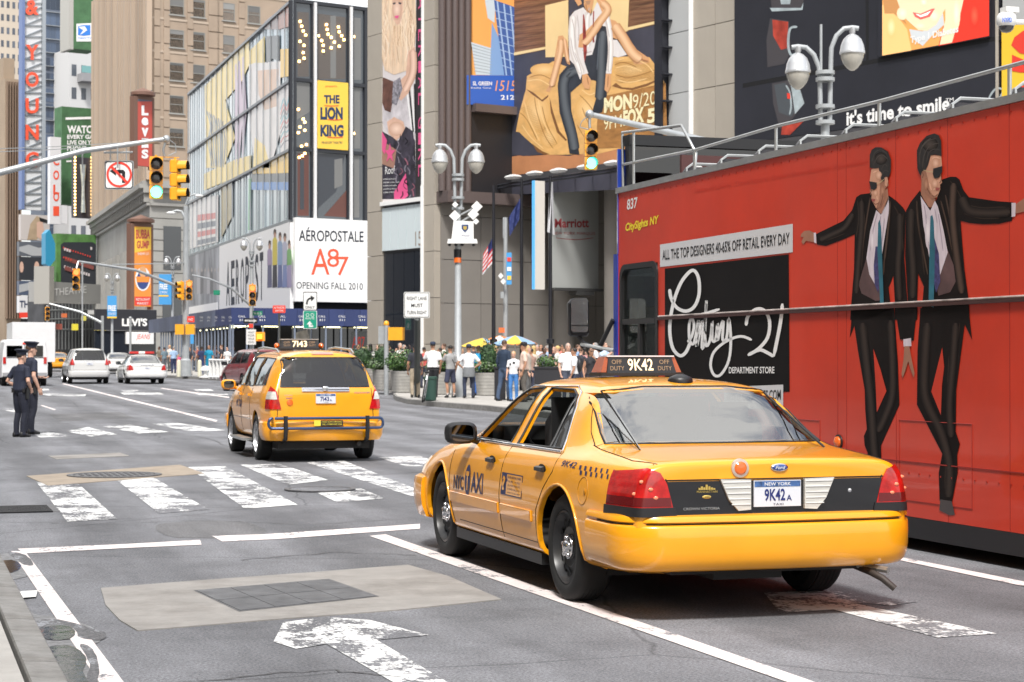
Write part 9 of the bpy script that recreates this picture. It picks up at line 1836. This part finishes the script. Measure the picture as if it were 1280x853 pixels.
extra=[(441,84,'light','brown',(.6,.6,.62),'in white right behind the SUV taxi roof corner'),(460,88,'tan','black',(.12,.14,.2),'in slate blue deep behind the first planter'),(469,86,'light','grey',(.5,.3,.28),'in dull pink deep behind the first planter'),(482,86,'dark','black',(.66,.66,.64),'dark skinned in white behind the egg shaped shrub'),(492,84,'light','blonde',(.16,.2,.14),'in olive between shrub and short signal post'),(496,77,'tan','brown',(.68,.67,.65),'in off white at the short signal post'),(505,82,'light','grey',(.2,.28,.42),'in denim blue left of the lane sign post'),(530,76,'tan','black',(.5,.08,.07),'in red between sign post and white shirted man'),(555,80,'light','brown',(.7,.68,.62),'in cream behind man in shorts'),(569,79,'dark','black',(.25,.25,.27),'dark skinned in grey beside the lamp post'),(577,77,'light','blonde',(.6,.62,.66),'fair haired in pale grey right of the lamp post'),(592,76,'tan','black',(.05,.05,.06),'in black under the yellow parasol edge'),(600,66,'light','brown',(.55,.5,.42),'in khaki beside the pointed shrub'),(611,68,'tan','brown',(.1,.12,.2),'in ink blue right of the pointed shrub'),(619,66,'light','blonde',(.62,.6,.6),'pale dressed just left of the navy shirted man'),(664,63,'tan','black',(.32,.2,.16),'in brown by the left end of the wide planter'),(672,74,'light','grey',(.7,.7,.72),'grey haired in white beyond the wide planter'),(680,65,'dark','black',(.08,.08,.1),'dark skinned in black leaning over the wide planter'),(689,76,'light','brown',(.45,.16,.14),'in brick red beyond the wide planter'),(697,64,'light','blonde',(.55,.55,.5),'in stone colour at the right end of the wide planter'),(705,70,'tan','black',(.68,.66,.62),'in ivory left of the grey haired man'),(722,72,'light','brown',(.2,.3,.45),'in mid blue behind the youth with backpack'),(731,68,'tan','black',(.62,.3,.3),'in coral left of the woman with sunglasses'),(744,63,'light','grey',(.66,.66,.68),'in white right behind the woman with sunglasses'),(761,69,'dark','black',(.15,.15,.16),'dark skinned in charcoal near the bus front')]
for i,(x,t_,sk_,hr_,shc,lab)in enumerate(extra):crowd_person([pb2,pa,pc][(i*5+i//4)%3],x,t_,(i*1.7)%6.28,sk_,hr_,shc,'person '+lab,GC,1.60+(i*3%5)*.05)
GF='pedestrians on the far corner under the navy shed'
far=[(205.5,122,.4,'tan','black',(.14,.20,.24),(.12,.13,.15),'man in grey green tee right behind the police car tail lamp'),(217,118,.2,'light','bald',(.30,.42,.60),(.02,.03,.08),'bald man in pale blue shirt left of the thick grey pole'),(223,121,3.2,'light','brown',(.62,.10,.22),(.55,.12,.25),'small figure in pink between bollard and blue shirted man'),(212,128,2.2,'light','blonde',(.6,.55,.5),(.1,.1,.1),'person in cream behind the blue shirted man'),(238,112,1.9,'tan','black',(.03,.03,.04),(.45,.42,.38),'woman in black top and pale skirt right of the thick grey pole'),(252,112,.2,'dark','black',(.02,.03,.09),(.03,.05,.15),'man in dark navy with raised arm near the right bollard'),(261,108,2.9,'tan','brown',(.01,.26,.42),(.01,.26,.42),'woman in a turquoise dress beside the dome topped vent'),(277,114,1.3,'light','brown',(.03,.03,.035),(.05,.05,.06),'dark clothed person behind the white barrier'),(284,112,2.6,'light','black',(.66,.66,.66),(.05,.05,.07),'person in white behind the barrier next to the red SUV'),(291,117,3.8,'tan','black',(.06,.06,.08),(.05,.05,.06),'dark figure right behind the red SUV roof'),(247,126,1.0,'light','grey',(.35,.12,.10),(.2,.2,.2),'person in maroon deep under the shed'),(269,124,4.0,'light','blonde',(.50,.30,.28),(.1,.1,.14),'person in salmon top deep under the shed'),(230,130,.9,'tan','brown',(.62,.62,.60),(.1,.1,.1),'person in white partly hidden by the thick grey pole'),(199,132,2.0,'dark','black',(.20,.16,.12),(.06,.06,.08),'person in brown far back by the police car')]
for i,(x,t_,yw,sk_,hr_,shc,tr_,lab)in enumerate(far):
 crowd_person([pa,pb2,pc][[2,2,0,0,0,1,0,1,0,2,1,0,2,1][i]],x,t_,yw,sk_,'grey' if hr_=='bald' else hr_,shc,lab,GF,1.20 if i==2 else 1.64+(i%4)*.05,tr_)
